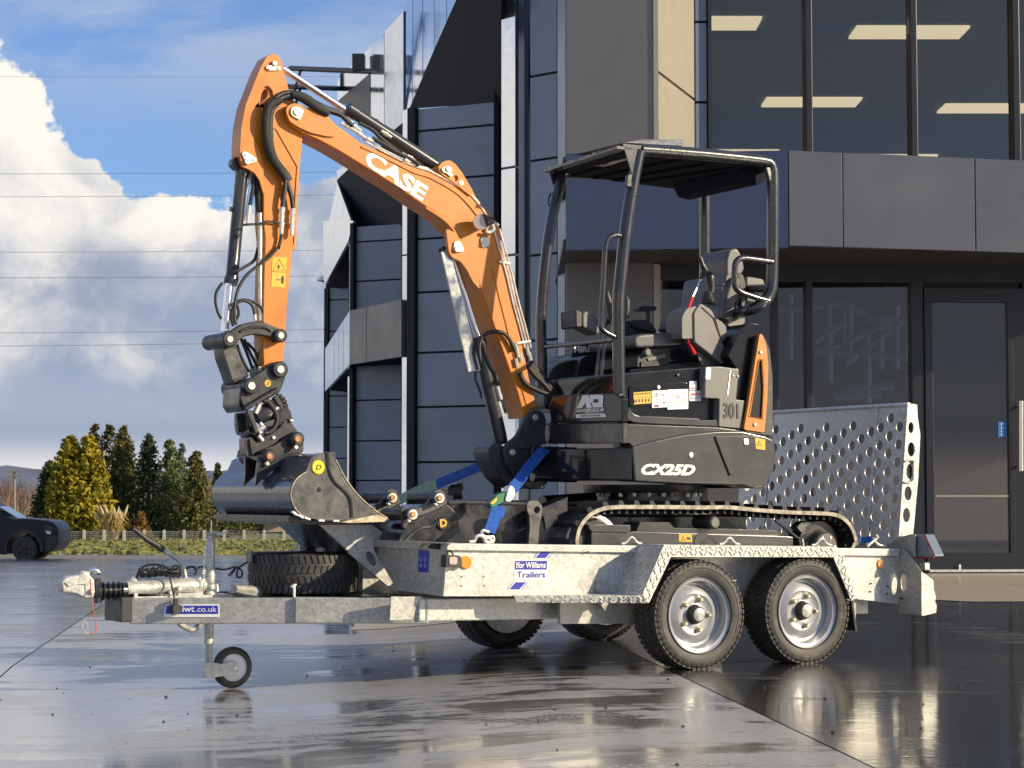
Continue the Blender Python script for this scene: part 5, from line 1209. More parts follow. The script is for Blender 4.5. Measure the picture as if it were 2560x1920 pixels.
pl_ = P('Y', (1640, 820), (1690, 880), (1690, 1270), (1640, 1180)); prism('spare_wheel_post', pl_, JT - .08, JT + .1, GALVD, TR_, .002)
prism('underrun_box', P('Y', (1695, 880), (2120, 1190), (2110, 1270), (1695, 1265)), JT - .1, JT + .1, GALVD, TR_, .002)
# ================================================================== MINI EXCAVATOR
EX = thing('mini_excavator', W(.5, .95, zdeck), 'orange and charcoal mini excavator with open canopy, its mud bucket resting on the trailer', 'excavator')
# ---------------------------------------------------------------- undercarriage
TN0, TN1 = .20, .46
outer = P('H', (86, 430), (92, 360), (110, 305), (150, 252), (205, 212), (285, 190), (430, 190), (600, 190), (850, 194), (960, 190), (1100, 205), (1300, 221), (1480, 226), (1580, 231), (1640, 255), (1690, 310), (1716, 390), (1722, 440))
top_l = [stz(TP(x, y, TN0)) for x, y in outer]; top_l = [(a, c) for a, b_, c in top_l]
zb = zdeck + .022; sL = top_l[0][0]; sR = top_l[-1][0]
loop = top_l + [(sR - .01, zb + .14), (sR - .05, zb + .06), (sR - .13, zb + .01), (sR - .25, zb), ((sL + sR) / 2, zb), (sL + .25, zb), (sL + .13, zb + .01), (sL + .05, zb + .06), (sL + .01, zb + .14)]
# resample evenly
def resample(lp, n):
    pts = [Vector((a, b_)) for a, b_ in lp]; L = [0]
    for i in range(len(pts)): L.append(L[-1] + (pts[(i + 1) % len(pts)] - pts[i]).length)
    o = []
    for k in range(n):
        d = L[-1] * k / n; i = max(j for j in range(len(pts)) if L[j] <= d + 1e-9); u = (d - L[i]) / (L[i + 1] - L[i]); o.append(pts[i].lerp(pts[(i + 1) % len(pts)], u))
    return o
for _ in range(2): loop = chaikin(loop, 1)
NB_ = 168; belt = resample(loop, NB_); cs_ = Vector((sum(p.x for p in belt) / NB_, sum(p.y for p in belt) / NB_))
def bnorm(i):
    d = (belt[(i + 1) % NB_] - belt[i - 1]).normalized(); n_ = Vector((-d.y, d.x)); return n_ if n_.dot(belt[i] - cs_) > 0 else -n_
def make_track(t0, t1, par):
    v = []; f = []; mi = []
    th = .020
    for i in range(NB_):
        n_ = bnorm(i); a = belt[i]; b_ = belt[i] - n_ * th
        v += [W(a.x, t0, a.y), W(a.x, t1, a.y), W(b_.x, t1, b_.y), W(b_.x, t0, b_.y)]
    for i in range(NB_):
        j = (i + 1) % NB_
        for k in range(4): k2 = (k + 1) % 4; f.append((i * 4 + k, i * 4 + k2, j * 4 + k2, j * 4 + k)); mi.append(1 if k in (1, 3) else 0)
    tr = build('rubber_track', v, f, [RUBBER, DUSTR], par, midx=mi)
    # outside lugs, each a part, and inner drive blocks
    first = None
    for k in range(42):
        i = int(k * NB_ / 42) % NB_; n_ = bnorm(i); d = Vector((n_.y, -n_.x)); p = belt[i] + n_ * .009
        ex = A * d.x + Z * d.y; ez = A * n_.x + Z * n_.y; tm = (t0 + t1) / 2; sg = 1 if k % 2 else -1
        c = W(p.x, tm, p.y)
        if first is None:
            hw = (t1 - t0) / 2 - .004; mb = MB(); mb.add([Vector(q) for q in [(-.019, -hw, -.012), (.019, -hw, -.012), (.019, hw, -.012), (-.019, hw, -.012), (-.010, -hw + .012, .013), (.010, -hw + .012, .013), (.010, hw - .012, .013), (-.010, hw - .012, .013)]],
                   [(0, 1, 2, 3), (4, 5, 6, 7), (0, 1, 5, 4), (1, 2, 6, 5), (2, 3, 7, 6), (3, 0, 4, 7)])
            me = bpy.data.meshes.new('track_lug'); me.from_pydata([tuple(q) for q in mb.v], [], mb.f); me.materials.append(RUBBER); first = me
        o = bpy.data.objects.new('track_lug', first); col.objects.link(o); o.parent = tr
        m = Matrix((ex, B, ez)).transposed().to_4x4(); m.translation = c - ORG[tr]; o.matrix_local = m
    mb = MB()
    for k in range(84):
        i = int(k * NB_ / 84); n_ = bnorm(i); d = Vector((n_.y, -n_.x)); p = belt[i] - n_ * .030; tm = (t0 + t1) / 2
        mb.box(W(p.x, tm, p.y), (A * d.x + Z * d.y) * .0075, B * .10, (A * n_.x + Z * n_.y) * .012)
    mb.build('drive_lugs', RUBBER, tr)
    return tr
make_track(TN0, TN1, EX); make_track(1.44, 1.70, EX)
def hz(x, y, t): return TP(*P('H', (x, y))[0], t)
for (t0, t1) in ((TN0 + .02, TN1 - .02), (1.46, 1.68)):
    ic = stz(hz(232, 425, TN0)); c = W(ic[0], t0, ic[2])
    idl = lathe('front_idler', [(.03, .02), (.03, .07), (.02, .075), (.02, .125), (.045, .14), (.06, .152), (.16, .152), (.175, .14), (.2, .125), (.2, .02)], c, B, MATS['cast_black'], EX, seg=32)
    lathe('idler_rim', [(.043, .138), (.043, .156), (.058, .158), (.058, .14)], c, B, ZINC, idl, seg=32)
    sc2 = stz(hz(1545, 430, TN0)); c = W(sc2[0], t0, sc2[2]); spk = MB()
    lathe('drive_sprocket', [(.06, .02), (.06, .135), (.075, .14), (.14, .14), (.15, .12), (.15, .02)], c, B, MATS['cast_black'], EX, seg=30)
    dm = lathe('drive_motor', [(-.005, .01), (-.005, .07), (.006, .078), (.05, .08), (.06, .09), (.07, .09)], c, B, STEEL_G, EX, seg=28)
    for q in range(6): a = q * 1.047; lathe('motor_bolt', [(-.010, .007), (-.002, .007)], c + (A * math.cos(a) + Z * math.sin(a)) * .055, B, ZINC, dm, seg=6, smooth=False)
# track frame
prism('track_frame', P('H', (180, 347), (400, 345), (420, 340), (1310, 368), (1345, 372), (1345, 440), (1345, 520), (180, 520)), TN0 + .005, TN0 + .24, BODY, EX, .006)
prism('track_frame_cap', P('H', (165, 302), (408, 304), (410, 335), (395, 350), (185, 346), (166, 325)), TN0 - .002, TN0 + .2, BODY, EX, .004)
prism('track_guard', P('H', (440, 340), (462, 290), (630, 290), (660, 322), (985, 328), (1260, 338), (1310, 369), (420, 342)), TN0 + .05, TN0 + .2, BODY, EX, .004)
prism('track_frame', P('H', (180, 347), (1310, 368), (1345, 520), (180, 520)), 1.46, 1.66, BLACKP, EX, .006)
cr = pin('carrier_roller', P('H', (893, 292))[0], TN0 + .0, TN0 + .16, mpx(17, N1), STEEL_G, EX, dome=.006); pin('roller_cap', P('H', (893, 292))[0], TN0 - .006, TN0 + .01, mpx(12.5, N1), PLASTIC, cr)
for p in ((415, 470), (700, 470), (985, 470), (1245, 470)):
    pin('track_roller', P('H', p)[0], TN0 + .03, TN0 + .2, .05, CAST, EX, dome=.008)
tube('hose_guard', [hz(x, y, TN0 + .03) for x, y in ((1240, 278), (1320, 345), (1375, 385), (1430, 362))], .008, BLACKP, EX, seg=8)
tube('hydraulic_hose', [hz(x, y, TN0 + .05) for x, y in ((1320, 355), (1375, 400), (1378, 440))], .010, HOSE, EX, seg=8)
tube('hydraulic_hose', [hz(x, y, TN0 + .05) for x, y in ((1390, 380), (1400, 410), (1398, 445))], .008, ZINC, EX, seg=8)
prism('motor_cover', rnd(P('H', (1360, 318), (1400, 282), (1470, 285), (1470, 330), (1400, 360)), 6), TN0 + .08, TN0 + .14, STEEL_G, EX, .004)
wst = prism('warning_sticker', P('H', (686, 358), (760, 360), (760, 403), (686, 400)), TN0 + .003, TN0 + .0055, YELLOW, EX, 0)
prism('warning_triangle', P('H', (696, 394), (710, 366), (724, 394)), TN0 + .0020, TN0 + .0032, BLACKS, wst, 0); prism('warning_triangle', P('H', (702, 390), (710, 373), (718, 390)), TN0 + .0012, TN0 + .0024, YELLOW, wst, 0)
prism('warning_mark', P('H', (730, 374), (752, 376), (752, 392), (730, 388)), TN0 + .0020, TN0 + .0032, BLACKS, wst, 0)
pin('frame_plug', P('H', (822, 405))[0], TN0 + .001, TN0 + .01, mpx(26, N1), BODY, EX, dome=.001)
# carbody, slew ring
mb = MB(); cb = W(.45, .95, 0); zt = stz(hz(900, 190, .9))[2]
mb.tbox(stz(hz(380, 250, .5))[0], stz(hz(1050, 250, .5))[0], .46, 1.44, zt - .30, zt - .05); mb.build('carbody', BLACKP, EX, bevel=.01)
slc = TP(*P('E', (810, 1180))[0], .95)
e0 = TP(*P('E', (810, 1140))[0], .95).z; e1 = TP(*P('E', (810, 1195))[0], .95).z
slr = lathe('slew_ring', [(0, .02), (0, .335), (.02, .34), (e0 - e1, .34), (e0 - e1, .02)], Vector((slc.x, slc.y, e1)), Z, CAST, EX, seg=48)
lathe('swivel_post', [(0, .02), (0, .26), (.12, .26), (.12, .02)], Vector((slc.x, slc.y, e1 - .12)), Z, BLACKP, EX, seg=36)
for q in range(24):
    a = q * .2618; lathe('ring_bolt', [(-.02, .011), (0, .011)], Vector((slc.x, slc.y, e1)) + Vector((math.cos(a), math.sin(a), 0)) * .30, Z, ZINC if q % 5 else COPPER, slr, seg=6, smooth=False)
# ---------------------------------------------------------------- blade (in the front of the bed)
bl0 = P('V', (1020, 335), (1890, 345), (1890, 765), (1020, 765))
prism('dozer_blade_plate', bl0, .50, .515, BLACKP, EX, .002)
tube('blade_edge', [TP(*p, .505) for p in P('V', (1020, 332), (1500, 328), (1860, 345))], .012, BODY, EX, seg=8)
ear = prism('blade_bracket', rnd(P('V', (1862, 340), (1885, 305), (1975, 303), (2028, 370), (2018, 470), (1995, 560), (1980, 770), (1878, 768), (1892, 600), (1888, 470), (1862, 400)), 4), .30, .325, STEEL_G, EX, .002,
            holes=[circ(*P('V', (1968, 402))[0], 7.4, 9.2)])
prism('blade_arm', P('V', (2020, 380), (2300, 260), (2300, 420), (2010, 540)), .36, .46, BLACKP, EX, .006)
prism('blade_arm_bracket', P('V', (2040, 470), (2170, 425), (2200, 520), (2060, 620)), .34, .36, BODY, EX, .003)
tube('blade_cylinder', [TP(*p, .95) for p in P('H', (-100, 190), (190, 170))], .05, BLACKP, EX, seg=16)
# ---------------------------------------------------------------- upper structure
BT = .22                                         # near face of the upper body
def ez(x, y, t): return TP(*P('E', (x, y))[0], t)
# base frame, side skirt, counterweight
zlo = ez(740, 1113, BT).z; zsk = ez(720, 870, BT).z
prism('base_frame', P('E', (690, 890), (1640, 860), (1640, 1120), (740, 1095), (690, 1092)), BT + .12, 1.22, BLACKP, EX, .01)
sk = prism('side_skirt', rnd(P('E', (722, 874), (880, 832), (1080, 790), (1300, 768), (1480, 766), (1640, 802), (1700, 828), (1718, 930), (1700, 1040), (1625, 1162), (1560, 1165), (1480, 1140), (1100, 1132), (740, 1113)), 5), BT, BT + .16, BODY, EX, .018, seg=4)
# lower chamfer below the skirt at the back and the battery door
prism('access_door', rnd(P('E', (1297, 805), (1560, 800), (1640, 830), (1632, 1028), (1400, 1072), (1350, 950)), 5), BT - .010, BT + .01, BODY, sk, .008, seg=3)
tube('door_seam', [ez(x, y, BT - .004) for x, y in ((1290, 806), (1345, 950), (1395, 1075))], .004, BLACKS, sk, seg=6)
prism('door_latch', rnd(P('E', (1490, 818), (1525, 818), (1530, 862), (1495, 864)), 4), BT - .016, BT - .006, ZINC, sk, .003)
lathe('skirt_lock', [(-.006, .004), (-.004, .013), (.004, .013)], ez(1125, 933, BT), B, ZINC, sk, seg=16)
text_t('lettering', 'CX25D', P('E', (778, 1070))[0], P('E', (1150, 1076))[0], P('E', (786, 992))[0], BT - .001, WHITEL, sk, bold=.055, shear=.25, depth=.002)
ws = prism('warning_sticker', P('E', (1568, 814), (1640, 826), (1640, 898), (1577, 890)), BT - .0125, BT - .010, YELLOW, sk, 0); prism('warning_triangle', P('E', (1583, 866), (1598, 832), (1612, 868)), BT - .0135, BT - .0125, BLACKS, ws, 0); prism('warning_triangle', P('E', (1589, 862), (1598, 842), (1606, 863)), BT - .0145, BT - .0135, YELLOW, ws, 0)
# rounded counterweight and tail, lofted in plan
def plan_solid(name, pl, z0_, z1_, m, par, bevel=.01, tb=0.0):
    """pl: outline (s,t); solid between two heights"""
    v_, f_ = loft_vf([[W(s, t, z0_) for s, t in pl]], Z * (z1_ - z0_)); return build(name, v_, f_, m, par, bevel=bevel, seg=3, smooth=True)
sc0 = stz(ez(1660, 900, BT + .02))[0]; sc1 = stz(ez(1788, 960, .9))[0]
zc_t = ez(1700, 822, BT).z; zc_b = ez(1640, 1160, BT).z
arc = [(sc0 - .02, BT + .025), (sc0 + .05, BT + .05), (sc0 + .115, BT + .14), (sc0 + .155, BT + .30), (sc0 + .175, .62), (sc0 + .18, .95), (sc0 + .175, 1.28), (sc0 + .155, 1.45), (sc0 + .09, 1.62), (sc0 - .02, 1.68)]
v = []; f = []
zs = [(zc_b, -.06), (zc_b + .10, .0), (zc_t - .10, .0), (zc_t - .02, -.03), (zc_t + .005, -.07)]
for z_, dd in zs:
    for (s, t) in arc: v.append(W(s + dd * (1 if s > sc0 + .03 else .3), t, z_))
na = len(arc)
for i in range(len(zs) - 1):
    for j in range(na - 1): a = i * na + j; f.append((a, a + 1, a + na + 1, a + na))
f.append(tuple(range(na))); f.append(tuple((len(zs) - 1) * na + j for j in range(na))[::-1])
for i in range(len(zs) - 1): f.append((i * na, i * na + na, i * na + 2 * na - 1, i * na + na - 1))
build('counterweight', v, f, BODY, EX, smooth=True, ang=50)
# front corner skirt: turns from the side round to the front
fz0 = ez(735, 1110, BT).z; fz1 = ez(712, 872, BT).z
s0_ = stz(ez(728, 950, BT))[0]
pl = [(s0_, BT + .005), (s0_ - .10, BT + .02), (s0_ - .165, BT + .07), (s0_ - .20, BT + .15), (s0_ - .215, .50), (s0_ - .215, .62), (s0_ - .05, .62), (s0_, .5)]
fc = plan_solid('corner_skirt', pl, fz0, fz1 - .01, GLOSSB, EX, .012)
for (x, y) in ((418, 1028), (595, 1025)): lathe('skirt_lock', [(-.006, .004), (-.004, .011), (.006, .011)], ez(x, y, BT + (.24 if x < 500 else .05)), (B + A * .8).normalized(), PLASTD, fc, seg=14)
# swing frame between boom foot and body
prism('swing_frame', P('E', (30, 870), (345, 880), (345, 920), (210, 925), (205, 1080), (345, 1090), (345, 1110), (40, 1120), (20, 1060)), .78, .86, MATS['black_paint'], EX, .006)
prism('swing_frame', P('E', (30, 870), (345, 880), (345, 920), (210, 925), (205, 1080), (345, 1090), (345, 1110), (40, 1120), (20, 1060)), 1.06, 1.14, BLACKP, EX, .006)
tube('swing_pin', [W(stz(ez(60, 990, .96))[0], .96, ez(60, 1110, .96).z - .02), W(stz(ez(60, 870, .96))[0], .96, ez(60, 870, .96).z + .02)], .055, CAST, EX, seg=20)
tube('swing_cylinder', [ez(30, 1080, .62), ez(330, 1085, .62)], .028, GLOSSB, EX, seg=14)
prism('swing_frame_foot', rnd(P('E', (0, 1120), (120, 1130), (118, 1168), (0, 1165)), 4), .86, 1.06, BLACKP, EX, .004); pin('bolt', P('E', (94, 1152))[0], .845, .87, .010, ZINC, EX, seg=12)
# cab floor side band and front fairing
CT = .34
prism('floor_side', P('E', (652, 718), (780, 722), (1310, 742), (1490, 765), (1300, 768), (1080, 790), (880, 832), (722, 874), (700, 850), (652, 850)), BT + .02, BT + .12, BODY, EX, .004)
prism('floor_step', P('E', (688, 690), (780, 662), (1185, 682), (1190, 695), (1305, 690), (1312, 735), (780, 712), (720, 710)), BT + .04, BT + .16, BODY, EX, .003)
prism('hinge_block', P('E', (685, 650), (700, 600), (722, 640), (742, 655), (778, 665), (780, 705), (735, 708), (690, 690)), BT + .015, BT + .05, BODY, EX, .004)
pf_ = ez(652, 780, BT + .03); sP, tP, _ = stz(pf_)
z1_ = ez(650, 700, BT + .03).z; z2_ = ez(650, 852, BT + .03).z; z3_ = ez(590, 505, BT + .03).z
sB = sP - .09; tB = stz(hit(*P('E', (160, 780))[0], W(sB, 0, 0), A))[1]
def fr(x, y, k=0.0): return hit(*P('E', (x, y))[0], W(sB - k, 0, 0), A)          # front face of the cab, across the machine
v_, f_ = loft_vf([[fr(*p) for p in ((655, 712), (655, 852), (-20, 858), (-20, 735), (160, 718))]], A * .03); build('floor_front', v_, f_, BLACKP, EX, bevel=.004)
fair = [fr(*p, .01) for p in ((598, 505), (648, 540), (648, 705), (160, 712), (140, 600), (172, 522), (380, 512))]
v_, f_ = loft_vf([fair], A * .04); fg = build('front_fairing', v_, f_, GLOSSB, EX, bevel=.008, smooth=True)
def fdec(name, pts, m, k=.014, par=None, th=.0012):
    v_, f_ = loft_vf([[fr(*p, k) for p in pts]], A * th); return build(name, v_, f_, m, par or fg)
def rr_(pts): return [((x / .5) if 0 else x, y) for x, y in pts]
def Rc(*pts):            # crop R -> crop E coordinates
    o = []
    for x, y in pts: o.append(((1360 + x * .18083 - 1320) / .3617, (920 + y * .18083 - 800) / .3617))
    return o
lg = fdec('logo', Rc((452, 558), (535, 378), (618, 375), (660, 545), (588, 549), (575, 480), (522, 553)), WHITE)
fdec('logo', Rc((632, 374), (800, 368), (822, 392), (808, 520), (826, 538), (790, 541), (675, 546), (660, 480), (640, 470)), WHITE, .014, lg)
fdec('logo_gap', Rc((684, 432), (745, 430), (748, 476), (682, 480)), BLACKS, .016, lg)
q = Rc((445, 622), (832, 610), (447, 570)); text('lettering', 'ADVANCEQUIP', fr(*q[0], .0155), fr(*q[1], .0155), fr(*q[2], .0155), WHITE, fg, depth=0, bold=.035)
lb = fdec('logo_bar', Rc((442, 640), (835, 628), (862, 670), (862, 676), (442, 692)), WHITE)
q = Rc((515, 672), (776, 664), (516, 650)); text('lettering', 'RENTAL & SALES', fr(*q[0], .0175), fr(*q[1], .0175), fr(*q[2], .0175), BLACKS, lb, depth=0, bold=.03)
# seat base box, right console box with fleet number
sb_ = prism('seat_base_box', rnd(P('E', (668, 362), (1060, 330), (1230, 320), (1330, 322), (1325, 745), (670, 700)), 6), CT + .0, 1.0, GLOSSB, EX, .010)
prism('base_flap', rnd(P('E', (700, 455), (1050, 428), (1110, 432), (1110, 600), (700, 600)), 8), CT - .008, CT, GLOSSB, sb_, .004)
nbx = prism('console_box', rnd(P('E', (1225, 322), (1330, 320), (1462, 338), (1440, 548), (1502, 556), (1478, 752), (1318, 738), (1322, 545), (1222, 540)), 4), CT - .05, CT + .03, BOXM, EX, .006)
text_t('lettering', '301', P('E', (1350, 678))[0], P('E', (1455, 684))[0], P('E', (1350, 570))[0], CT - .052, BLACKS, nbx, bold=.03)
prism('reflector_strip', rnd(P('E', (1232, 328), (1266, 328), (1262, 412), (1228, 412)), 3), CT - .056, CT - .05, WHITE, nbx, .001)
for x, y in ((1422, 385), (1455, 388)): pin('bolt', P('E', (x, y))[0], CT - .058, CT - .05, .006, WHITE, nbx, seg=10)
prism('box_seam', P('E', (1398, 345), (1404, 345), (1384, 520), (1377, 520)), CT - .053, CT - .049, ZINC, nbx, 0)
ST = CT - .0095
def sticker(pts, m, par=sb_, k=0.0, name='sticker'): return prism(name, pts, ST - k - .001, ST - k, m, par, 0)
ys = sticker(P('R', (1240, 338), (1485, 320), (1485, 485), (1245, 503), (1255, 450), (1238, 420)), YELLOW)
rg = random.Random(4)
for i in range(7): x0 = 1252 + i * 33; y_ = 372 - i * 2.4; sticker(P('R', (x0, y_), (x0 + 12, y_ - 30), (x0 + 24, y_)), BLACKS, ys, .0015, 'warning_mark')
for i in range(5): x0 = 1262 + i * 44; y_ = 478 - i * 3; sticker(P('R', (x0, y_), (x0 + 8, y_ - 46), (x0 + 20, y_ - 50), (x0 + 26, y_ - 6)), BLACKS, ys, .0015, 'warning_mark')
sticker(P('R', (1245, 408), (1485, 392), (1485, 397), (1245, 413)), BLACKS, ys, .0015, 'warning_mark')
for (x0, x1, y0, y1) in ((1495, 1702, 305, 552), (1708, 1995, 290, 575)):
    wsx = sticker(rnd(P('R', (x0, y0 + 8), (x1, y0), (x1, y1 - 10), (x0, y1)), 1), WHITE)
    for i in range(9):
        xx = x0 + 14 + rg.random() * (x1 - x0 - 60); yy = y0 + 25 + rg.random() * (y1 - y0 - 75); ww = 14 + rg.random() * 40; hh2 = 10 + rg.random() * 40
        pts = [TP(*p, ST - .0025) for p in P('R', (xx, yy), (xx + ww, yy - 2), (xx + ww * .9, yy + hh2), (xx + 3, yy + hh2))]; tube('diagram_mark', pts, .0007, MATS['grey_plastic'], wsx, seg=4, closed=True)
    if x0 < 1600:
        sticker(P('R', (1530, 508), (1552, 507), (1552, 540), (1530, 541)), REDI, wsx, .0015, 'print'); sticker(P('R', (1560, 506), (1584, 505), (1584, 538), (1560, 539)), BLUES, wsx, .0015, 'print')
for (x0, y0, x1, y1, tx) in ((2010, 184, 2110, 305, 0), (2010, 314, 2168, 456, 1)):
    wsx = sticker(rnd(P('R', (x0, y0), (x1, y0), (x1, y1), (x0, y1)), 1.5), WHITE)
    if tx: text_t('lettering', 'NEMICO', P('R', (x0 + 18, y0 + 68))[0], P('R', (x1 - 16, y0 + 66))[0], P('R', (x0 + 18, y0 + 34))[0], ST - .0025, REDI, wsx, bold=.03)
    else: text_t('lettering', 'NEMICO', P('R', (x0 + 12, y0 + 106))[0], P('R', (x1 - 12, y0 + 105))[0], P('R', (x0 + 12, y0 + 84))[0], ST - .0025, REDI, wsx, bold=.03)
    for k in range(3): yy = (y0 + 90 + k * 11) if tx else y0 + 18 + k * 15; sticker(P('R', (x0 + 14, yy), (x1 - 14, yy), (x1 - 14, yy + 4), (x0 + 14, yy + 4)), BLUES, wsx, .0015, 'print_line')
lathe('key_lock', [(-.006, .003), (-.005, .009), (.002, .009)], TP(*P('R', (1580, 268))[0], ST), B, ZINC, sb_, seg=14)
lathe('key_lock', [(-.003, .002), (-.002, .008), (.002, .008)], TP(*P('R', (1853, 97))[0], ST), B, PLASTD, sb_, seg=8)
# rear cowl: glossy panel, orange trim with black grille, textured hood
prism('rear_cowl', rnd(P('E', (1420, 560), (1440, 330), (1385, 250), (1470, 60), (1530, 22), (1600, 30), (1612, 90), (1570, 350), (1530, 600), (1500, 780), (1478, 760), (1500, 556)), 6), CT - .02, 1.2, GLOSSB, EX, .018, seg=3)
prism('engine_hood', rnd(P('E', (1600, 95), (1640, 125), (1672, 205), (1692, 400), (1693, 800), (1500, 780), (1530, 600)), 8), CT - .06, 1.66, MATS['textured_hood'] if 'textured_hood' in MATS else mat('textured_hood', (.07, .07, .068), .62, bump=.8, bscale=160, dirt=(.22, .2, .17), dirt_amt=.4, dscale=25), EX, .022, seg=4)
ot = prism('orange_trim', rnd(P('E', (1602, 92), (1625, 105), (1650, 190), (1662, 320), (1655, 550), (1635, 778), (1492, 758), (1520, 600), (1560, 350)), 6), CT - .070, CT - .05, ORANGE, EX, .012, seg=3,
           holes=[P('E', (1592, 285), (1604, 272), (1618, 272), (1628, 470), (1618, 682), (1528, 668))])
prism('grille', P('E', (1588, 280), (1625, 268), (1632, 470), (1620, 686), (1524, 672)), CT - .064, CT - .06, SKIN, ot, .0)
lg_ = P('E', (1592, 285), (1604, 272), (1618, 272), (1628, 470), (1618, 682), (1528, 668)); tube('trim_edge', [TP(*p, CT - .070) for p in lg_], .005, ORANGE, ot, seg=6, closed=True)
for x, y in ((1614, 222), (1573, 722)): pin('bolt', P('E', (x, y))[0], CT - .079, CT - .065, .010, ZINC, ot, seg=14)
# right-hand hoods beyond the cab, with hire sign
prism('tank_cover', rnd(P('E', (140, 520), (140, 400), (170, 330), (230, 290), (355, 265), (350, 520)), 12), 1.18, 1.66, WGRILL, EX, .04, seg=4)
prism('fuel_cover', rnd(P('E', (300, 540), (330, 380), (365, 270), (420, 235), (560, 205), (700, 205), (720, 540)), 10), 1.14, 1.66, WGRILL, EX, .04, seg=4)
prism('cover_dome', rnd(P('E', (120, 620), (120, 480), (170, 420), (280, 400), (640, 380), (640, 620)), 14), 1.02, 1.6, WGRILL, EX, .05, seg=4)
hs = prism('hire_sign', P('E', (316, 176), (560, 158), (590, 210), (380, 250), (300, 262)), 1.02, 1.03, BLACKP, EX, .001)
text_t('lettering', 'HIRE', P('E', (318, 226))[0], P('E', (440, 221))[0], P('E', (318, 184))[0], 1.018, WHITE, hs, bold=.05); text_t('lettering', '& EA', P('E', (448, 223))[0], P('E', (548, 218))[0], P('E', (452, 182))[0], 1.018, WHITE, hs, bold=.05)
nm = prism('sticker', P('R', (700, 165), (938, 168), (938, 332), (690, 345)), 1.0, 1.002, WHITE, EX, 0); text_t('lettering', 'NEMICO', P('R', (712, 222))[0], P('R', (915, 220))[0], P('R', (712, 185))[0], .998, REDI, nm, bold=.03)
for k in range(4): prism('print_line', P('R', (740, 240 + k * 22), (920, 240 + k * 22), (920, 246 + k * 22), (740, 246 + k * 22)), .998, .999, BLUES, nm, 0)
# ---------------------------------------------------------------- canopy
def dz(x, y, t): return TP(*P('D', (x, y))[0], t)
CN, CF = .33, 1.13; CR_ = .0325
post = [dz(662, 1750, CN), dz(665, 1650, CN), dz(670, 1300, CN), dz(690, 1080, CN), dz(712, 850, CN), dz(746, 600, CN), dz(785, 370, CN), dz(815, 215, CN), dz(826, 172, CN)]
post = [ez(636, 700, CN), ez(632, 500, CN), ez(628, 300, CN)] + post[2:]
cp = tube('canopy_post', post, CR_, TUBE, EX, seg=22, curve=4)
rail = [dz(832, 160, CN), dz(1000, 172, CN), dz(1300, 196, CN), dz(1600, 226, CN), dz(1740, 244, CN), dz(1785, 262, CN), dz(1805, 300, CN), dz(1812, 380, CN), dz(1812, 800, CN), dz(1808, 1090, CN), dz(1798, 1190, CN), dz(1770, 1260, CN), dz(1710, 1318, CN), dz(1640, 1350, CN + .05), dz(1560, 1370, CN + .2)]
tube('canopy_rail', rail, CR_, TUBE, EX, seg=22, curve=4)
far = [ez(90, 500, CF), ez(95, 300, CF), dz(98, 1560, CF), dz(100, 1350, CF), dz(115, 1150, CF), dz(142, 900, CF), dz(182, 650, CF), dz(222, 470, CF), dz(250, 350, CF)]
tube('canopy_post', far, CR_ * .94, TUBE, EX, seg=20, curve=4)
tube('canopy_rail', [dz(250, 345, CF), dz(300, 330, CF), dz(560, 345, CF), dz(850, 372, CF), dz(1150, 395, CF), dz(1270, 402, CF), dz(1300, 430, CF), dz(1308, 500, CF), dz(1308, 1000, CF), dz(1300, 1250, CF)], CR_ * .94, TUBE, EX, seg=20, curve=4)
tube('canopy_crossbar', [dz(1300, 395, CF), dz(1795, 265, CN)], CR_ * .9, TUBE, EX, seg=18)
tube('canopy_crossbar', [dz(1800, 1195, CN), dz(1305, 1200, CF)], CR_ * .9, TUBE, EX, seg=18)
# roof tin: shallow tray with ribs and a raised light hatch
rf = [dz(728, 118, CN - .02), dz(1795, 222, CN + .02), dz(1318, 385, CF), dz(168, 262, CF + .02)]
rf[1].z = rf[0].z - .03 + .0; rf = [Vector((p.x, p.y, z_)) for p, z_ in zip(rf, (rf[0].z, rf[0].z - .02, rf[0].z - .03, rf[0].z - .0))]
v_, f_ = loft_vf([rf], Z * -.03); roof = build('roof_panel', v_, f_, MATS['black_soffit'], EX, bevel=.004)
und = lambda a, b_, w, dz_: None
mb = MB()
for k in range(1, 5):
    a = rf[0].lerp(rf[1], k / 5) + B * .05 - Z * .030; b_ = rf[3].lerp(rf[2], k / 8) - B * .05 - Z * .030
    d = b_ - a; mb.box((a + b_) / 2, d / 2, A * .022, Z * .012)
mb.build('roof_rib', MATS['black_soffit'], roof, bevel=.004)
mb = MB()
fa, fb_ = rf[0] + A * .02, rf[3] + A * .02; d = fb_ - fa
mb.add([fa, fb_, fb_ - Z * .03 + A * .0, fa - Z * .03], [(0, 1, 2, 3)]); 
mb.box((fa + fb_) / 2 - Z * .022 - A * .03, d / 2, A * .045, Z * .007); mb.build('roof_lip', BLACKP, roof)
for pt_, sgn in ((rf[0], 1), (rf[3], -1)):
    pts = [pt_ - A * .02, pt_ + A * .10, pt_ + A * .06 - Z * .14 + A * .0, pt_ + A * .035 - Z * .15]; v_, f_ = loft_vf([pts], B * .008 * sgn); build('roof_gusset', v_, f_, BODY if sgn > 0 else BLACKP, roof)
hatch = [dz(x, y, t) for x, y, t in ((705, 108, CN + .06), (850, 84, CN + .12), (1168, 84, CN + .12), (1148, 132, CN + .06))]
v_, f_ = loft_vf([hatch], B * .5 + Z * .01); build('roof_hatch', v_, f_, MATS['wet_sheet'] if 'wet_sheet' in MATS else mat('wet_sheet', (.36, .35, .31), .25, var=.3, vscale=50, bump=.8, bscale=60, droplets=2.0, metal=.3), roof, bevel=.004)
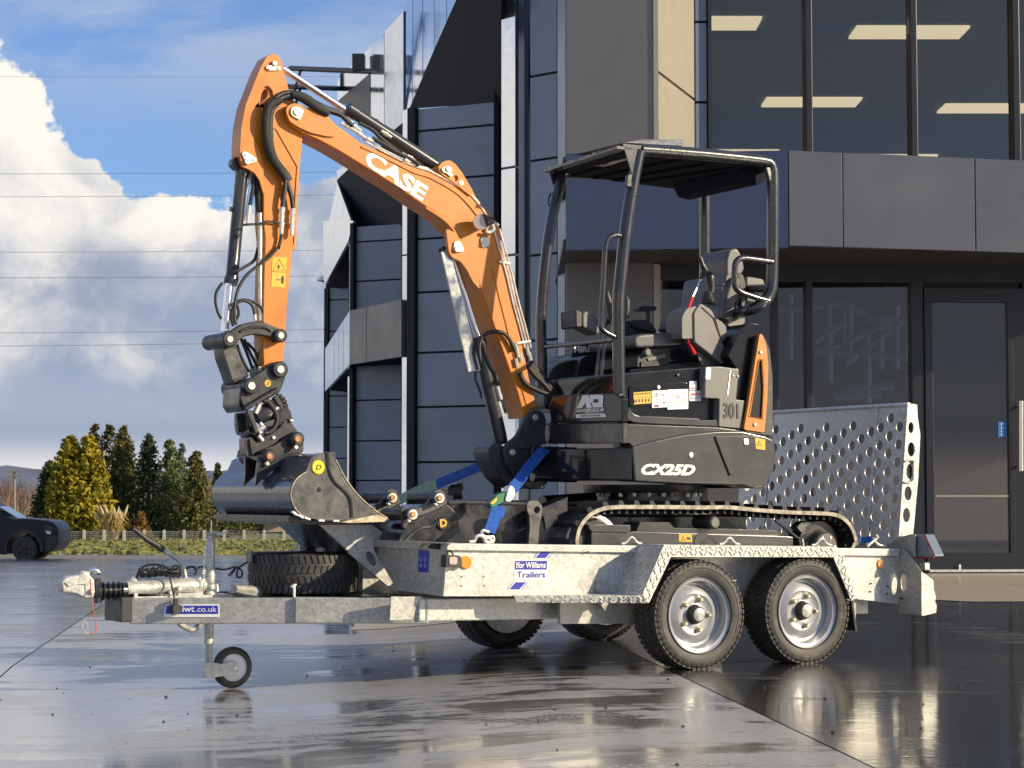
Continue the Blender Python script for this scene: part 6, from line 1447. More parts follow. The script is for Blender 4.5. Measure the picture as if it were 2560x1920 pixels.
# beads of water along the roof's front edge
mb = MB(); rg = random.Random(8)
for k in range(120):
    q = rf[0].lerp(rf[3], rg.random() ** .8) + A * rg.uniform(-.01, .06) + Z * .002; r = rg.uniform(.003, .007)
    mb.add([q + A * r, q + B * r, q - A * r, q - B * r, q + Z * r * .8], [(0, 1, 4), (1, 2, 4), (2, 3, 4), (3, 0, 4)])
g = mb.build('water_beads', MATS['white_sticker'], roof); g['kind'] = 'stuff'
# stickered front window strip under the roof (white letters seen from behind)
wp = [dz(345, 262, CF - .25), dz(560, 180, .75), dz(735, 185, CN + .12), dz(725, 235, CN + .12), dz(560, 275, .7)]
wl_ = [fr(0, 0)] if False else None
v_, f_ = loft_vf([[dz(x, y, t) for x, y, t in ((340, 268, 1.0), (560, 186, .72), (728, 160, .5), (738, 236, .5), (560, 288, .72))]], A * .004); sw = build('sun_strip', v_, f_, MATS['wet_sheet'], roof)
text('lettering', 'OWNED', dz(545, 212, .70), dz(722, 216, .50), dz(545, 186, .70), WHITE, sw, depth=.006, bold=.05)
# grab rail, side loops, hooks
tube('grab_rail', [dz(x, y, CN - .03) for x, y in ((682, 798), (640, 792), (600, 812), (578, 860), (568, 950), (555, 1200), (540, 1440), (550, 1490), (590, 1520), (640, 1545))], .0135, TUBE, EX, seg=14, curve=4)
tube('side_guard_loop', [dz(x, y, CN - .02) for x, y in ((1808, 990), (1700, 975), (1590, 963), (1550, 980), (1532, 1020), (1528, 1120), (1540, 1185), (1590, 1222), (1700, 1258), (1780, 1280))], .0165, TUBE, EX, seg=14, curve=4)
tube('hook', [dz(x, y, CN - .03) for x, y in ((788, 338), (770, 352), (762, 380), (760, 430), (772, 445))], .006, BLACKP, EX, seg=8); tube('hook', [dz(x, y, CF - .03) for x, y in ((185, 488), (165, 492), (155, 520), (150, 560), (158, 575))], .006, BLACKP, EX, seg=8)
prism('post_clip', P('D', (740, 345), (775, 335), (765, 440), (728, 430)), CN - .045, CN - .02, BLACKP, EX, .004)
tube('front_bar', [dz(640, 1570, CN), dz(100, 1622, CF)], .0125, TUBE, EX, seg=12)
tube('fairing_strut', [TP(*p, .72) for p in P('S', (440, 620), (400, 850), (335, 1340))], .008, BODY, EX, seg=8); tube('fairing_strut', [TP(*p, .66) for p in P('S', (520, 640), (440, 900), (390, 1330))], .009, BODY, EX, seg=8)
prism('corner_gusset', P('D', (1765, 290), (1802, 292), (1806, 395), (1790, 385)), CN - .02, CN + .01, STEEL_G, EX, .002)
# work lamp box under the roof rear
prism('roof_liner', P('D', (1560, 300), (1800, 300), (1795, 330), (1750, 395), (1690, 425), (1600, 400)), .42, 1.05, MATS['black_soffit'], roof, .01)
# ---------------------------------------------------------------- seat, controls
def sz(x, y, t): return TP(*P('S', (x, y))[0], t)
cu = prism('seat_cushion', rnd(P('S', (738, 800), (790, 770), (1000, 760), (1210, 752), (1330, 770), (1330, 880), (760, 908), (735, 870)), 10), .52, .98, SEATM, EX, .03, seg=4)
SD0, SD1 = .56, .96
bk = prism('seat_backrest', rnd(P('S', (1640, 180), (1745, 168), (1800, 250), (1790, 420), (1740, 600), (1670, 650), (1560, 640), (1580, 520), (1625, 340)), 9), SD0, SD1, SEATM, EX, .035, seg=4)
prism('backrest_shell', rnd(P('S', (1740, 160), (1800, 170), (1835, 260), (1825, 520), (1780, 690), (1700, 650), (1740, 560), (1780, 400), (1775, 260)), 8), SD0 - .01, SD1 + .01, PLASTD, bk, .015)
prism('backrest_bolster', rnd(P('S', (1600, 620), (1620, 500), (1660, 330), (1705, 210), (1760, 190), (1790, 260), (1770, 450), (1720, 600), (1660, 640)), 8), SD0 - .03, SD0 + .06, SEATM, bk, .025, seg=3)
hr = prism('headrest', rnd(P('D', (1490, 900), (1550, 884), (1590, 950), (1608, 1050), (1560, 1110), (1470, 1110), (1468, 980)), 8), SD0 + .06, SD1 - .10, SEATM, EX, .03, seg=4)
for k in range(3):
    y = 290 + k * 72; tube('stitched_pad', [sz(1520 - k * 14, y, SD0 - .004), sz(1610 - k * 12, y - 8, SD0 - .004), sz(1600 - k * 14, y + 48, SD0 - .004), sz(1508 - k * 16, y + 56, SD0 - .004)], .006, PLASTIC, bk, seg=6, closed=True)
pk = prism('document_box', rnd(P('S', (1840, 210), (1865, 200), (2010, 225), (2028, 280), (1990, 400), (1940, 460), (1845, 450)), 6), SD0 + .0, SD1 - .05, PLASTIC, EX, .01)
sb2 = prism('seat_bracket', rnd(P('S', (1660, 560), (1825, 540), (1830, 660), (1720, 735), (1660, 700)), 5), SD0 - .02, SD0 + .02, PLASTIC, EX, .006)
tube('seat_belt', [sz(1780, 400, SD0 - .03), sz(1740, 470, SD0 - .035), sz(1735, 560, SD0 - .03), sz(1722, 640, SD0 - .02)], .006, HOSE, EX, seg=6)
prism('belt_buckle', P('S', (1790, 400), (1825, 400), (1825, 540), (1795, 535)), SD0 - .035, SD0 - .02, PLASTD, EX, .003)
# suspension base
ms = prism('seat_suspension', rnd(P('S', (770, 985), (850, 920), (1090, 900), (1095, 1030), (1060, 1085), (760, 1100)), 5), .56, .94, PLASTD, EX, .012)
prism('suspension_plate', P('S', (860, 1010), (1040, 960), (1045, 1000), (880, 1040)), .552, .56, PLASTIC, ms, .002); pin('height_knob', P('S', (873, 950))[0], .53, .56, .021, PLASTIC, ms, dome=.006)
for k in range(5): tube('suspension_bellow', [sz(800, 1050 + k * 10, .555), sz(1060, 1032 + k * 10, .555)], .004, PLASTD, ms, seg=6)
# side console with joystick and red belt
con = prism('side_console', rnd(P('S', (1388, 462), (1500, 530), (1535, 600), (1520, 625), (1668, 985), (1610, 1072), (1325, 850), (1320, 560)), 7), .40, .50, PLASTIC, EX, .012, seg=3)
prism('console_rear', rnd(P('S', (1535, 612), (1600, 650), (1645, 700), (1640, 790), (1605, 860)), 6), .405, .49, PLASTIC, con, .01)
tube('console_seam', [sz(1400, 505, .398), sz(1515, 610, .398), sz(1650, 970, .398)], .0035, BLACKS, con, seg=6)
prism('console_front', rnd(P('S', (1205, 600), (1250, 520), (1345, 490), (1345, 830), (1300, 815), (1205, 820)), 6), .41, .56, PLASTIC, con, .01)
prism('console_bracket', P('S', (1350, 960), (1420, 925), (1580, 1060), (1590, 1105), (1400, 1080)), .44, .455, STEEL_G, con, .002)
pts = [sz(x, y, .46) for x, y in ((1470, 480), (1468, 440), (1472, 420), (1468, 395), (1474, 385))]
for k in range(5): lathe('joystick_boot', [(0, .038 - k * .004), (.010, .040 - k * .004), (.014, .030 - k * .004)], sz(1468 - k * 2, 470 - k * 24, .46), (Z + A * .1), PLASTD, con, seg=20)
tube('joystick', [sz(x, y, .46) for x, y in ((1490, 365), (1500, 310), (1488, 250), (1482, 200), (1500, 172))], [.017, .016, .021, .022, .014], PLASTD, con, seg=16)
tube('red_lockout_lever', [sz(x, y, .43) for x, y in ((1308, 405), (1280, 480), (1245, 560), (1243, 780), (1285, 880), (1330, 970))], [.010, .010, .009, .009, .010, .012], RED, con, seg=8)
tube('lever_rod', [sz(1385, 235, .46), sz(1345, 330, .44), (sz(1308, 405, .43))], .005, CHROME, con, seg=8)
tube('lever_grip', [sz(1385, 10, .48), sz(1405, 80, .48), sz(1440, 150, .48), sz(1390, 215, .47)], [.010, .013, .014, .008], PLASTD, con, seg=10)
# far console, pedals, travel levers, monitor
prism('far_console', rnd(P('S', (640, 640), (690, 640), (880, 640), (950, 720), (950, 780), (740, 800), (640, 1100)), 8), 1.0, 1.1, PLASTD, EX, .01)
prism('far_console_top', rnd(P('S', (700, 630), (880, 630), (950, 760), (720, 700)), 8), .98, 1.1, PLASTD, EX, .01)
lv = tube('blade_lever', [sz(872, 640, 1.02), sz(862, 560, 1.02), sz(862, 530, 1.02)], [.012, .012, .01], PLASTD, EX, seg=10); prism('lever_handle', rnd(P('S', (765, 530), (800, 492), (940, 492), (962, 525), (930, 542), (790, 545)), 5), 1.0, 1.05, PLASTD, lv, .01)
prism('rear_pad', rnd(P('S', (1060, 740), (1090, 640), (1190, 620), (1200, 760)), 8), .98, 1.08, PLASTD, EX, .012)
tube('travel_lever', [sz(505, 640, .8), sz(490, 480, .8), sz(470, 400, .8), sz(465, 350, .8)], [.012, .018, .016, .008], PLASTD, EX, seg=12)
tube('travel_lever', [sz(650, 640, .72), sz(655, 560, .72), sz(660, 440, .72), sz(650, 405, .72)], [.012, .02, .019, .010], PLASTD, EX, seg=12)
mn = prism('monitor', rnd(P('S', (222, 570), (262, 538), (390, 610), (395, 750), (380, 780), (225, 700)), 6), .86, .98, PLASTIC, EX, .01); prism('monitor_hood', rnd(P('S', (155, 535), (180, 530), (222, 560), (222, 690), (200, 708), (160, 705)), 4), .84, 1.0, PLASTD, mn, .008)
tube('levers_shaft', [sz(400, 720, .9), sz(470, 640, .9), sz(560, 660, .85), sz(640, 700, .8)], .014, PLASTD, EX, seg=10)

# ================================================================== BOOM, DIPPER, LINKAGE, BUCKET
b0, b1 = .855, 1.02                              # boom across the machine
near = P('A', (752, 600), (748, 560), (770, 520), (812, 502), (850, 510), (900, 535)) + P('I', (210, 745), (330, 800), (400, 872), (430, 890), (560, 985), (620, 1012), (860, 1128), (1000, 1170), (1085, 1200)) + \
    P('C', (300, 10), (345, 15), (380, 60), (420, 130), (452, 190), (520, 270), (560, 330), (562, 400), (585, 480), (605, 560), (625, 680), (655, 800), (680, 940), (702, 1060), (728, 1150), (735, 1195), (700, 1205), (672, 1250), (668, 1215), (640, 1110), (600, 1000), (535, 810), (465, 620), (450, 570), (420, 500), (385, 410), (350, 345), (300, 296), (240, 250), (150, 192), (77, 138)) + \
    P('A', (1400, 1025), (1150, 872), (1000, 792), (880, 742), (800, 685), (764, 635))
bm_ = prism('boom', near, b0, b1, ORANGE, EX, .008, seg=3)
# raised edge weld line and ear plates
tube('boom_weld', [TP(*p, b0 - .001) for p in P('I', (560, 1015), (640, 1050), (820, 1140), (930, 1195), (1040, 1230), (1200, 1320), (1290, 1400), (1370, 1500))], .006, ORANGE, bm_, seg=6, curve=3)
tube('boom_weld', [TP(*p, b0 - .001) for p in P('C', (200, 230), (290, 290), (340, 345), (380, 410), (410, 480), (440, 545), (455, 600))], .008, ORANGE, bm_, seg=6, curve=3)
tube('boom_weld', [TP(*p, b0 - .001) for p in P('C', (520, 520), (560, 680), (600, 840), (650, 1050), (690, 1190))], .004, ORANGE, bm_, seg=6, curve=2)
prism('boom_ear', rnd(P('C', (262, 30), (290, 5), (320, 0), (350, 25), (395, 90), (430, 150), (420, 175), (350, 120), (270, 62)), 5), b0 - .012, b1 + .012, ORANGE, bm_, .006, holes=[circ(*P('C', (346, 88))[0], 6.2, 7.5)])
prism('boom_ear', rnd(P('C', (300, 330), (345, 350), (392, 405), (412, 470), (460, 590), (462, 625), (430, 590), (400, 530), (370, 490), (325, 468), (312, 440)), 6), b0 - .010, b0 + .010, ORANGE, bm_, .005)
prism('boom_ear', rnd(P('C', (300, 330), (345, 350), (392, 405), (412, 470), (460, 590), (462, 625), (430, 590), (400, 530), (370, 490), (325, 468), (312, 440)), 6), b1 - .010, b1 + .010, ORANGE, bm_, .005)
prism('boom_fork', rnd(P('A', (748, 570), (762, 525), (812, 502), (868, 512), (905, 560), (1060, 700), (1150, 770), (1080, 770), (950, 740), (860, 700), (780, 650)), 6), b0 - .014, b0 - .001, ORANGE, bm_, .004)
def capplate(name, pts, c, t, r, par=None, m=PINC):
    pl_ = prism(name, pts, t - .010, t, m, par or bm_, .002); pin('pin_end_cap', c, t - .018, t - .008, r, m, pl_, dome=.003); return pl_
capplate('pin_plate', rnd(P('A', (785, 575), (795, 540), (825, 528), (860, 535), (895, 565), (880, 600), (862, 640), (840, 628), (800, 605)), 4), P('A', (838, 573))[0], b0 - .014, .018)
capplate('pin_plate', rnd(P('C', (278, 40), (300, 28), (330, 38), (325, 60), (335, 75), (322, 82), (300, 62), (285, 60)), 3), P('C', (312, 42))[0], b0 - .012, .015)
pin('pin_end_cap', P('C', (374, 110))[0], b0 - .016, b0 - .01, .015, PINC, bm_)
capplate('pin_plate', rnd(P('C', (340, 395), (358, 388), (372, 400), (388, 430), (380, 445), (345, 445), (335, 430)), 3), P('C', (355, 430))[0], b0 - .010, .016)
capplate('pin_plate', rnd(P('C', (468, 382), (475, 372), (505, 372), (512, 388), (508, 415), (475, 422)), 3), P('C', (490, 396))[0], b0 - .001, .010, m=WHITEL)
# lettering along the boom
bl_ = P('I', (573, 1115))[0]; 
q = P('I', (545, 1162), (975, 1400), (600, 1035)); q = [P('I', (572, 1130))[0], P('I', (982, 1396))[0], P('I', (622, 1028))[0]]
text_t('lettering', 'CASE', *q, b0 - .0022, WHITEL, bm_, bold=.045, depth=.0, spacing=.98)
lr = tube('work_lamp', [TP(*P('C', (520, 292))[0], b0 - .05), TP(*P('C', (488, 296))[0], b0 - .07), TP(*P('C', (470, 298))[0], b0 - .085)], [.020, .036, .042], BLACKP, bm_, seg=20)
lathe('lamp_lens', [(0, .001), (0, .040), (.006, .042), (.010, .04)], TP(*P('C', (468, 298))[0], b0 - .094), (B * 1.0 + A * .55), LAMPG, lr, seg=24)
tube('lamp_bracket', [TP(*p, b0 - .03) for p in P('C', (520, 300), (530, 335), (510, 350), (490, 345))], .009, ZINC, bm_, seg=8)
# steel pipes along the top of the boom
for k, (dt, off) in enumerate(((-.002, 0), (.022, -7), (.046, -12))):
    tube('steel_pipe', [TP(x, y + off * .36, b0 + dt) for x, y in P('I', (590, 975), (700, 1040), (860, 1120), (960, 1160), (1040, 1185), (1180, 1260), (1300, 1330), (1380, 1420), (1440, 1500), (1510, 1570))], .0055, ZINC, bm_, seg=8, curve=4)
for k, (dx, dt) in enumerate(((0, -.004), (14, .018), (28, .04))):
    tube('steel_pipe', [TP(*P('C', (x + dx, y))[0], b0 + dt) for x, y in ((528, 330), (548, 400), (570, 480), (592, 560), (620, 680), (650, 790), (680, 905))], .0055, ZINC, bm_, seg=8, curve=3)
for (c, p0_, p1_) in (('I', (600, 955), (690, 985)), ('I', (862, 1100), (930, 1125)), ('C', (555, 488), (605, 500)), ('C', (640, 885), (705, 875)), ('C', (490, 335), (525, 345))):
    tube('pipe_clamp', [TP(*P(c, p0_)[0], b0 - .012), TP(*P(c, p1_)[0], b0 + .0)], .009, ZINC, bm_, seg=8)
mbn = 0
for (x, y) in ((640, 930), (655, 950), (635, 975), (690, 920), (700, 945), (632, 900)): tube('hose_fitting', [TP(*P('C', (x, y - 18))[0], b0 - .012), TP(*P('C', (x + 8, y + 22))[0], b0 - .012)], .009, ZINC, bm_, seg=6)
for p0_, p1_ in (((430, 800), (500, 850)), ((480, 850), (560, 905)), ((420, 850), (520, 905)), ((510, 900), (600, 960)), ((700, 905), (770, 950)), ((560, 930), (610, 985)), ((640, 950), (670, 975)), ((880, 1075), (930, 1110))):
    a = TP(*P('I', p0_)[0], b0 + .01); b_ = TP(*P('I', p1_)[0], b0 + .01); tube('hose_fitting', [a, a.lerp(b_, .3), a.lerp(b_, .32), a.lerp(b_, .6), a.lerp(b_, .62), b_], [.008, .008, .012, .012, .008, .008], ZINC, bm_, seg=8)
# hoses
tube('hydraulic_hose', [TP(*p, b0 - .02) for p in P('C', (478, 1010), (462, 950), (460, 890), (478, 850), (520, 828), (570, 832), (605, 865), (632, 920))], .0105, HOSE, bm_, seg=10, curve=4)
tube('hydraulic_hose', [TP(*p, b0 - .02) for p in P('C', (470, 880), (485, 940), (510, 1000), (540, 1045), (550, 1090))], .010, HOSE, bm_, seg=10, curve=4)
tube('hydraulic_hose', [TP(*p, b0 - .02) for p in P('C', (655, 1025), (680, 1075), (740, 1110), (790, 1130), (815, 1160))], .013, HOSE, bm_, seg=10, curve=4)
for k in range(3): tube('hydraulic_hose', [TP(x + k * 3, y - k * 5, b0 + .01 + k * .03) for x, y in P('C', (690, 985), (720, 1030), (770, 1080), (815, 1140), (828, 1210), (812, 1280), (780, 1320))], .016, HOSE, bm_, seg=10, curve=4)
# swing post (boom foot casting)
sp = rnd(P('C', (575, 1400), (590, 1370), (640, 1330), (680, 1250), (700, 1215), (735, 1202), (768, 1215), (785, 1250), (778, 1320), (790, 1400), (760, 1440), (800, 1500), (760, 1585), (700, 1590), (640, 1540), (590, 1470)), 8)
spc = prism('boom_foot', sp, b0 - .035, b0 - .005, MATS['blue_black_casting'] if 'blue_black_casting' in MATS else mat('blue_black_casting', (.035, .037, .045), .4, bump=.2, bscale=60, rvar=.1), EX, .008, seg=3)
prism('boom_foot_cheek', sp, b1 + .005, b1 + .035, MATS['blue_black_casting'], spc, .008)
prism('boom_foot_web', rnd(P('C', (500, 1400), (520, 1370), (560, 1365), (600, 1400), (640, 1440), (700, 1560), (620, 1585), (560, 1530), (515, 1450)), 8), b0 - .002, b1 + .002, MATS['blue_black_casting'], spc, .01)
for c in ((732, 1241), (623, 1411)): pin('pin_end_cap', P('C', c)[0], b0 - .047, b0 - .03, .017, PINC, spc)
lathe('foot_boss', [(0, .02), (0, .038), (.012, .04), (.012, .02)], TP(*P('C', (732, 1241))[0], b0 - .044), B, MATS['blue_black_casting'], spc, seg=28)
prism('hose_guide', rnd(P('C', (655, 1370), (700, 1368), (702, 1390), (655, 1392)), 3), b0 - .06, b0 - .03, MATS['blue_black_casting'], spc, .003)
# boom cylinder
def cylset(name, c, rod0, rod1, brl0, brl1, t, rr, rb, cap=.006, par=EX, gland=True):
    a, b_, c0, c1 = [TP(*P(c, p)[0], t) for p in (rod0, rod1, brl0, brl1)]
    d = (c1 - c0).normalized()
    o = tube(name, [c0, c0 + d * .004, c0 + d * .05, c0 + d * .054, c1 - d * .05, c1], [rb * .9, rb * 1.12, rb * 1.12, rb, rb, rb * .92], MATS['cylinder_black'] if 'cylinder_black' in MATS else mat('cylinder_black', (.028, .028, .031), .28, coat=.4, coat_r=.12, dirt=(.15, .14, .12), dirt_amt=.35, dscale=25), par, seg=24)
    tube('piston_rod', [a, b_], rr, CHROME, o, seg=20); return o
bc = cylset('boom_cylinder', 'C', (335, 475), (462, 880), (450, 850), (568, 1370), (b0 + b1) / 2, .019, .036)
prism('rod_guard', P('C', (275, 440), (322, 455), (468, 1015), (408, 1022)), b0 + .01, b0 + .02, GALVD if False else MATS['steel_guard'] if 'steel_guard' in MATS else mat('steel_guard', (.42, .42, .40), .22, metal=.85, var=.15, rvar=.1), bc, .002)
tube('rod_guard_edge', [TP(*P('C', (272, 438))[0], b0 + .02), TP(*P('C', (290, 425))[0], b0 + .04)], .012, BLACKP, bc, seg=8)
for y0 in (1085, 1165): tube('cylinder_port', [TP(*P('C', (545 + (y0 - 1085) * .1, y0))[0], b0 - .015), TP(*P('C', (565 + (y0 - 1085) * .1, y0 + 70))[0], b0 - .015)], .010, ZINC, bc, seg=8)
tube('hydraulic_hose', [TP(*p, b0 + .1) for p in P('C', (440, 1010), (440, 1060), (465, 1120), (470, 1150))], .006, HOSE, bc, seg=6)
# dipper cylinder on top of the boom
dc = cylset('dipper_cylinder', 'A', (722, 228), (1245, 572), (1225, 545), (1660, 800), (b0 + b1) / 2 + .0, .0165, .030)
bpy.data.objects.remove(dc.children[0]) if False else None
a = TP(*P('I', (462, 745))[0], .935); b_ = TP(*P('I', (1085, 1150))[0], .935)
o = tube('dipper_cylinder_barrel', [a, a.lerp(b_, .01), a.lerp(b_, .1), a.lerp(b_, .105), b_], [.026, .036, .036, .0335, .0335], MATS['cylinder_black'], dc, seg=24)
tube('hydraulic_hose', [TP(*p, b0 - .01) for p in P('I', (640, 955), (720, 1000), (800, 1050), (900, 1100), (960, 1140))], .012, HOSE, dc, seg=8, curve=3)
tube('hydraulic_hose', [TP(*p, b0) for p in P('I', (545, 850), (640, 900), (700, 960), (800, 1040), (850, 1080))], .010, HOSE, dc, seg=8, curve=3)
for x, y in ((560, 790), (620, 830), (655, 830), (500, 770), (590, 800)): tube('cylinder_port', [TP(*P('I', (x, y + 25))[0], .92), TP(*P('I', (x + 14, y))[0], .93)], .010, BLACKP, dc, seg=8)
# dipper arm
d0, d1 = .885, 1.0
dip = P('A', (640, 106), (688, 122), (720, 170), (732, 240), (756, 330), (790, 445), (850, 540), (880, 640), (885, 762), (872, 900), (858, 1050), (848, 1250), (838, 1450), (828, 1659)) + \
    P('B', (548, 60), (535, 200), (520, 360), (512, 480), (500, 660), (470, 690), (425, 702), (392, 700), (386, 560), (388, 400), (392, 200), (400, 0)) + P('A', (570, 1450), (570, 1230), (555, 1180), (540, 1120), (500, 1060), (450, 1030), (405, 1012), (386, 960), (382, 850), (392, 700), (425, 520), (480, 380), (540, 230), (592, 132))
arm = prism('dipper_arm', dip, d0, d1, ORANGE, EX, .008, seg=3, holes=[P('A', (577, 395), (600, 400), (604, 440), (585, 470), (560, 492), (542, 512), (548, 470), (560, 425))])
prism('dipper_plate', rnd(P('A', (640, 110), (688, 124), (718, 172), (730, 240), (752, 330), (782, 430), (655, 470), (640, 400), (610, 366), (580, 370), (566, 400), (530, 500), (470, 560), (445, 640), (460, 720), (500, 800), (540, 880), (566, 960), (572, 1060), (570, 1225), (556, 1180), (540, 1120), (500, 1060), (450, 1030), (405, 1012), (388, 960), (384, 850), (394, 700), (427, 520), (482, 380), (542, 230), (594, 134)), 3), d0 - .014, d0 - .001, ORANGE, arm, .004)
prism('dipper_plate', P('A', (625, 692), (680, 702), (850, 1000), (846, 1050), (838, 1230), (820, 1600), (812, 1640), (822, 1240), (838, 1010), (672, 716), (640, 706)), d0 - .005, d0 - .0005, ORANGE, arm, .002)
capplate('pin_plate', rnd(P('A', (588, 222), (600, 200), (630, 200), (650, 212), (700, 205), (715, 225), (705, 242), (610, 244)), 3), P('A', (663, 184))[0], d0 - .014, .014, arm)
capplate('pin_plate', rnd(P('A', (398, 905), (415, 885), (445, 895), (515, 945), (515, 970), (490, 978), (470, 985), (430, 985)), 3), P('A', (446, 968))[0], d0 - .014, .016, arm)
for x, y in ((620, 228), (690, 224), (430, 915), (492, 956)): pin('bolt', P('A', (x, y))[0], d0 - .030, d0 - .022, .0075, ZINC, arm, seg=6, smooth=False)
wsd = prism('warning_sticker', rnd(P('B', (440, 92), (518, 95), (508, 260), (432, 255)), 1.5), d0 - .002, d0 - .0005, YELLOW, arm, 0)
tube('warning_triangle', [TP(*p, d0 - .003) for p in P('B', (443, 163), (476, 106), (510, 166))], .0012, BLACKS, wsd, seg=4, closed=True)
tube('warning_line', [TP(*p, d0 - .003) for p in P('B', (438, 172), (512, 176))], .001, BLACKS, wsd, seg=4)
prism('warning_figure', P('B', (490, 196), (500, 196), (502, 215), (500, 238), (488, 238), (487, 215)), d0 - .003, d0 - .002, BLACKS, wsd, 0); prism('warning_figure', P('B', (460, 214), (484, 215), (484, 220), (460, 219)), d0 - .003, d0 - .002, BLACKS, wsd, 0)
prism('warning_figure', P('B', (468, 140), (474, 132), (480, 145), (474, 158), (466, 155)), d0 - .003, d0 - .002, BLACKS, wsd, 0)
# hoses over the elbow and down the dipper
hp_ = P('A', (600, 470), (560, 520))
prism('hose_saddle', rnd(P('A', (524, 520), (590, 470), (620, 445), (650, 470), (620, 520), (560, 560), (530, 550)), 4), d0 + .02, d1 - .02, BLACKP, arm, .006)
for k in range(4):
    tube('hydraulic_hose', [TP(x + k * 4, y + k * 3.4, d0 - .03 + (k % 2) * .02) for x, y in P('I', (480, 850), (400, 775), (320, 745), (240, 705), (160, 668), (90, 640), (10, 650))] + [TP(x + k * 5 - 3, y + (k % 2) * 3, d0 - .035 + (k % 2) * .02) for x, y in P('A', (640, 500), (600, 560), (588, 640), (590, 740), (600, 850), (630, 940), (680, 1010), (720, 1060), (745, 1110))], .0125, HOSE, arm, seg=10, curve=4)
tube('hose_sleeve', [TP(*p, d0 - .035) for p in P('A', (790, 430), (850, 445), (920, 480), (1000, 540), (1090, 590))], [.016, .024, .026, .024, .016], MATS['hose_sleeve'] if 'hose_sleeve' in MATS else mat('hose_sleeve', (.018, .018, .019), .75, bump=.8, bscale=90), arm, seg=12, curve=4)
tube('hose_sleeve', [TP(*p, d0 - .04) for p in P('A', (700, 480), (620, 520), (592, 600), (588, 700), (600, 820), (640, 940), (700, 1030), (750, 1110))], [.018, .022, .022, .020, .024, .026, .020, .014], MATS['hose_sleeve'], arm, seg=12, curve=4)
for pts in (P('A', (745, 1100), (742, 1180), (730, 1260), (722, 1330)), P('A', (755, 1110), (775, 1190), (795, 1260), (806, 1340))): tube('hydraulic_hose', [TP(*p, d0 - .03) for p in pts], .0115, HOSE, arm, seg=10, curve=4)
for x, y0, y1 in ((722, 1330, 1550), (806, 1340, 1565)):
    ys_ = [y0 + (y1 - y0) * k / 8 for k in range(9)]; tube('hose_fitting', [TP(*P('A', (x - (y - y0) * .04, y))[0], d0 - .025) for y in ys_], [.012, .014, .010, .013, .009, .014, .010, .011, .008], ZINC, arm, seg=8)
tube('hose_bracket', [TP(*p, d0 - .02) for p in P('A', (400, 1475), (470, 1470), (530, 1470), (600, 1445), (720, 1460), (820, 1475))], .006, BLACKP, arm, seg=6)
tube('hydraulic_hose', [TP(*p, d0 - .02) for p in P('A', (712, 1545), (705, 1600), (690, 1655))] + [TP(*p, d0 - .02) for p in P('B', (470, 40), (420, 95), (360, 140), (300, 190), (260, 250), (240, 310), (232, 380), (235, 440), (245, 460))], .0078, HOSE, arm, seg=8, curve=4)
tube('steel_pipe', [TP(*p, d0 + .02) for p in P('A', (542, 1380), (545, 1480), (543, 1659))] + [TP(*p, d0 + .02) for p in P('B', (372, 80), (372, 200), (375, 380), (378, 440))], .011, ZINC, arm, seg=12)
tube('hydraulic_hose', [TP(*p, d0 + .02) for p in P('A', (490, 1080), (488, 1180), (462, 1320))], .010, HOSE, arm, seg=8); tube('hose_fitting', [TP(*p, d0 + .02) for p in P('A', (462, 1320), (452, 1390), (445, 1470))], [.011, .013, .009], ZINC, arm, seg=8)
tube('hose_sleeve', [TP(*p, d0 + .03) for p in P('A', (510, 1090), (525, 1200), (540, 1380))], [.016, .018, .016], MATS['hose_sleeve'], arm, seg=10)
tube('hydraulic_hose', [TP(*p, d0 + .05) for p in P('B', (360, 40), (340, 110), (290, 145), (250, 170))], .0078, HOSE, arm, seg=8, curve=4)
for pts in (((165, 235), (135, 280), (128, 330), (140, 390), (160, 430)), ((240, 340), (270, 328), (310, 330), (350, 345), (378, 370), (390, 400)), ((225, 470), (215, 420), (225, 370), (260, 335), (300, 335), (330, 360), (342, 410)), ((215, 360), (240, 345), (255, 400), (235, 440), (215, 450))):
    tube('hydraulic_hose', [TP(*p, d0 + .01) for p in P('B', *pts)], .0078, HOSE, arm, seg=8, curve=4)
for pts in (((268, 540), (300, 620), (330, 700)), ((300, 560), (345, 610), (370, 680)), ((245, 570), (270, 640), (310, 720)), ((285, 540), (310, 600), (360, 700))): tube('hydraulic_hose', [TP(*p, d0 + .07) for p in P('B', *pts)], .0075, HOSE, arm, seg=8, curve=4)
for p0_, p1_ in (((392, 395), (400, 440)), ((343, 405), (345, 440)), ((368, 690), (372, 710))): tube('hose_fitting', [TP(*P('B', p0_)[0], d0 + .01), TP(*P('B', p1_)[0], d0 + .01)], .009, ZINC, arm, seg=8)
# bucket cylinder
t_bc = .94
kc = tube('bucket_cylinder', [TP(*p, t_bc) for p in (P('A', (398, 1030))[0], P('A', (403, 1044))[0], P('A', (396, 1075))[0], P('A', (394, 1085))[0], P('B', (218, 195))[0], P('B', (217, 205))[0], P('B', (208, 243))[0])], [.028, .034, .034, .031, .031, .035, .035], MATS['cylinder_black'], EX, seg=24)
tube('piston_rod', [TP(*P('B', (204, 235))[0], t_bc), TP(*P('B', (178, 500))[0], t_bc)], .0195, CHROME, kc, seg=20)
for x, y in ((348, 1550),): tube('cylinder_port', [TP(*P('A', (x, y))[0], t_bc - .03), TP(*P('A', (x + 22, y + 20))[0], t_bc - .03)], .012, BLACKP, kc, seg=10)
for p in ((240, 140), (232, 170)): tube('cylinder_port', [TP(*P('B', p)[0], t_bc - .03), TP(*P('B', (p[0] + 8, p[1] + 12))[0], t_bc - .04)], .012, BLACKP, kc, seg=10)
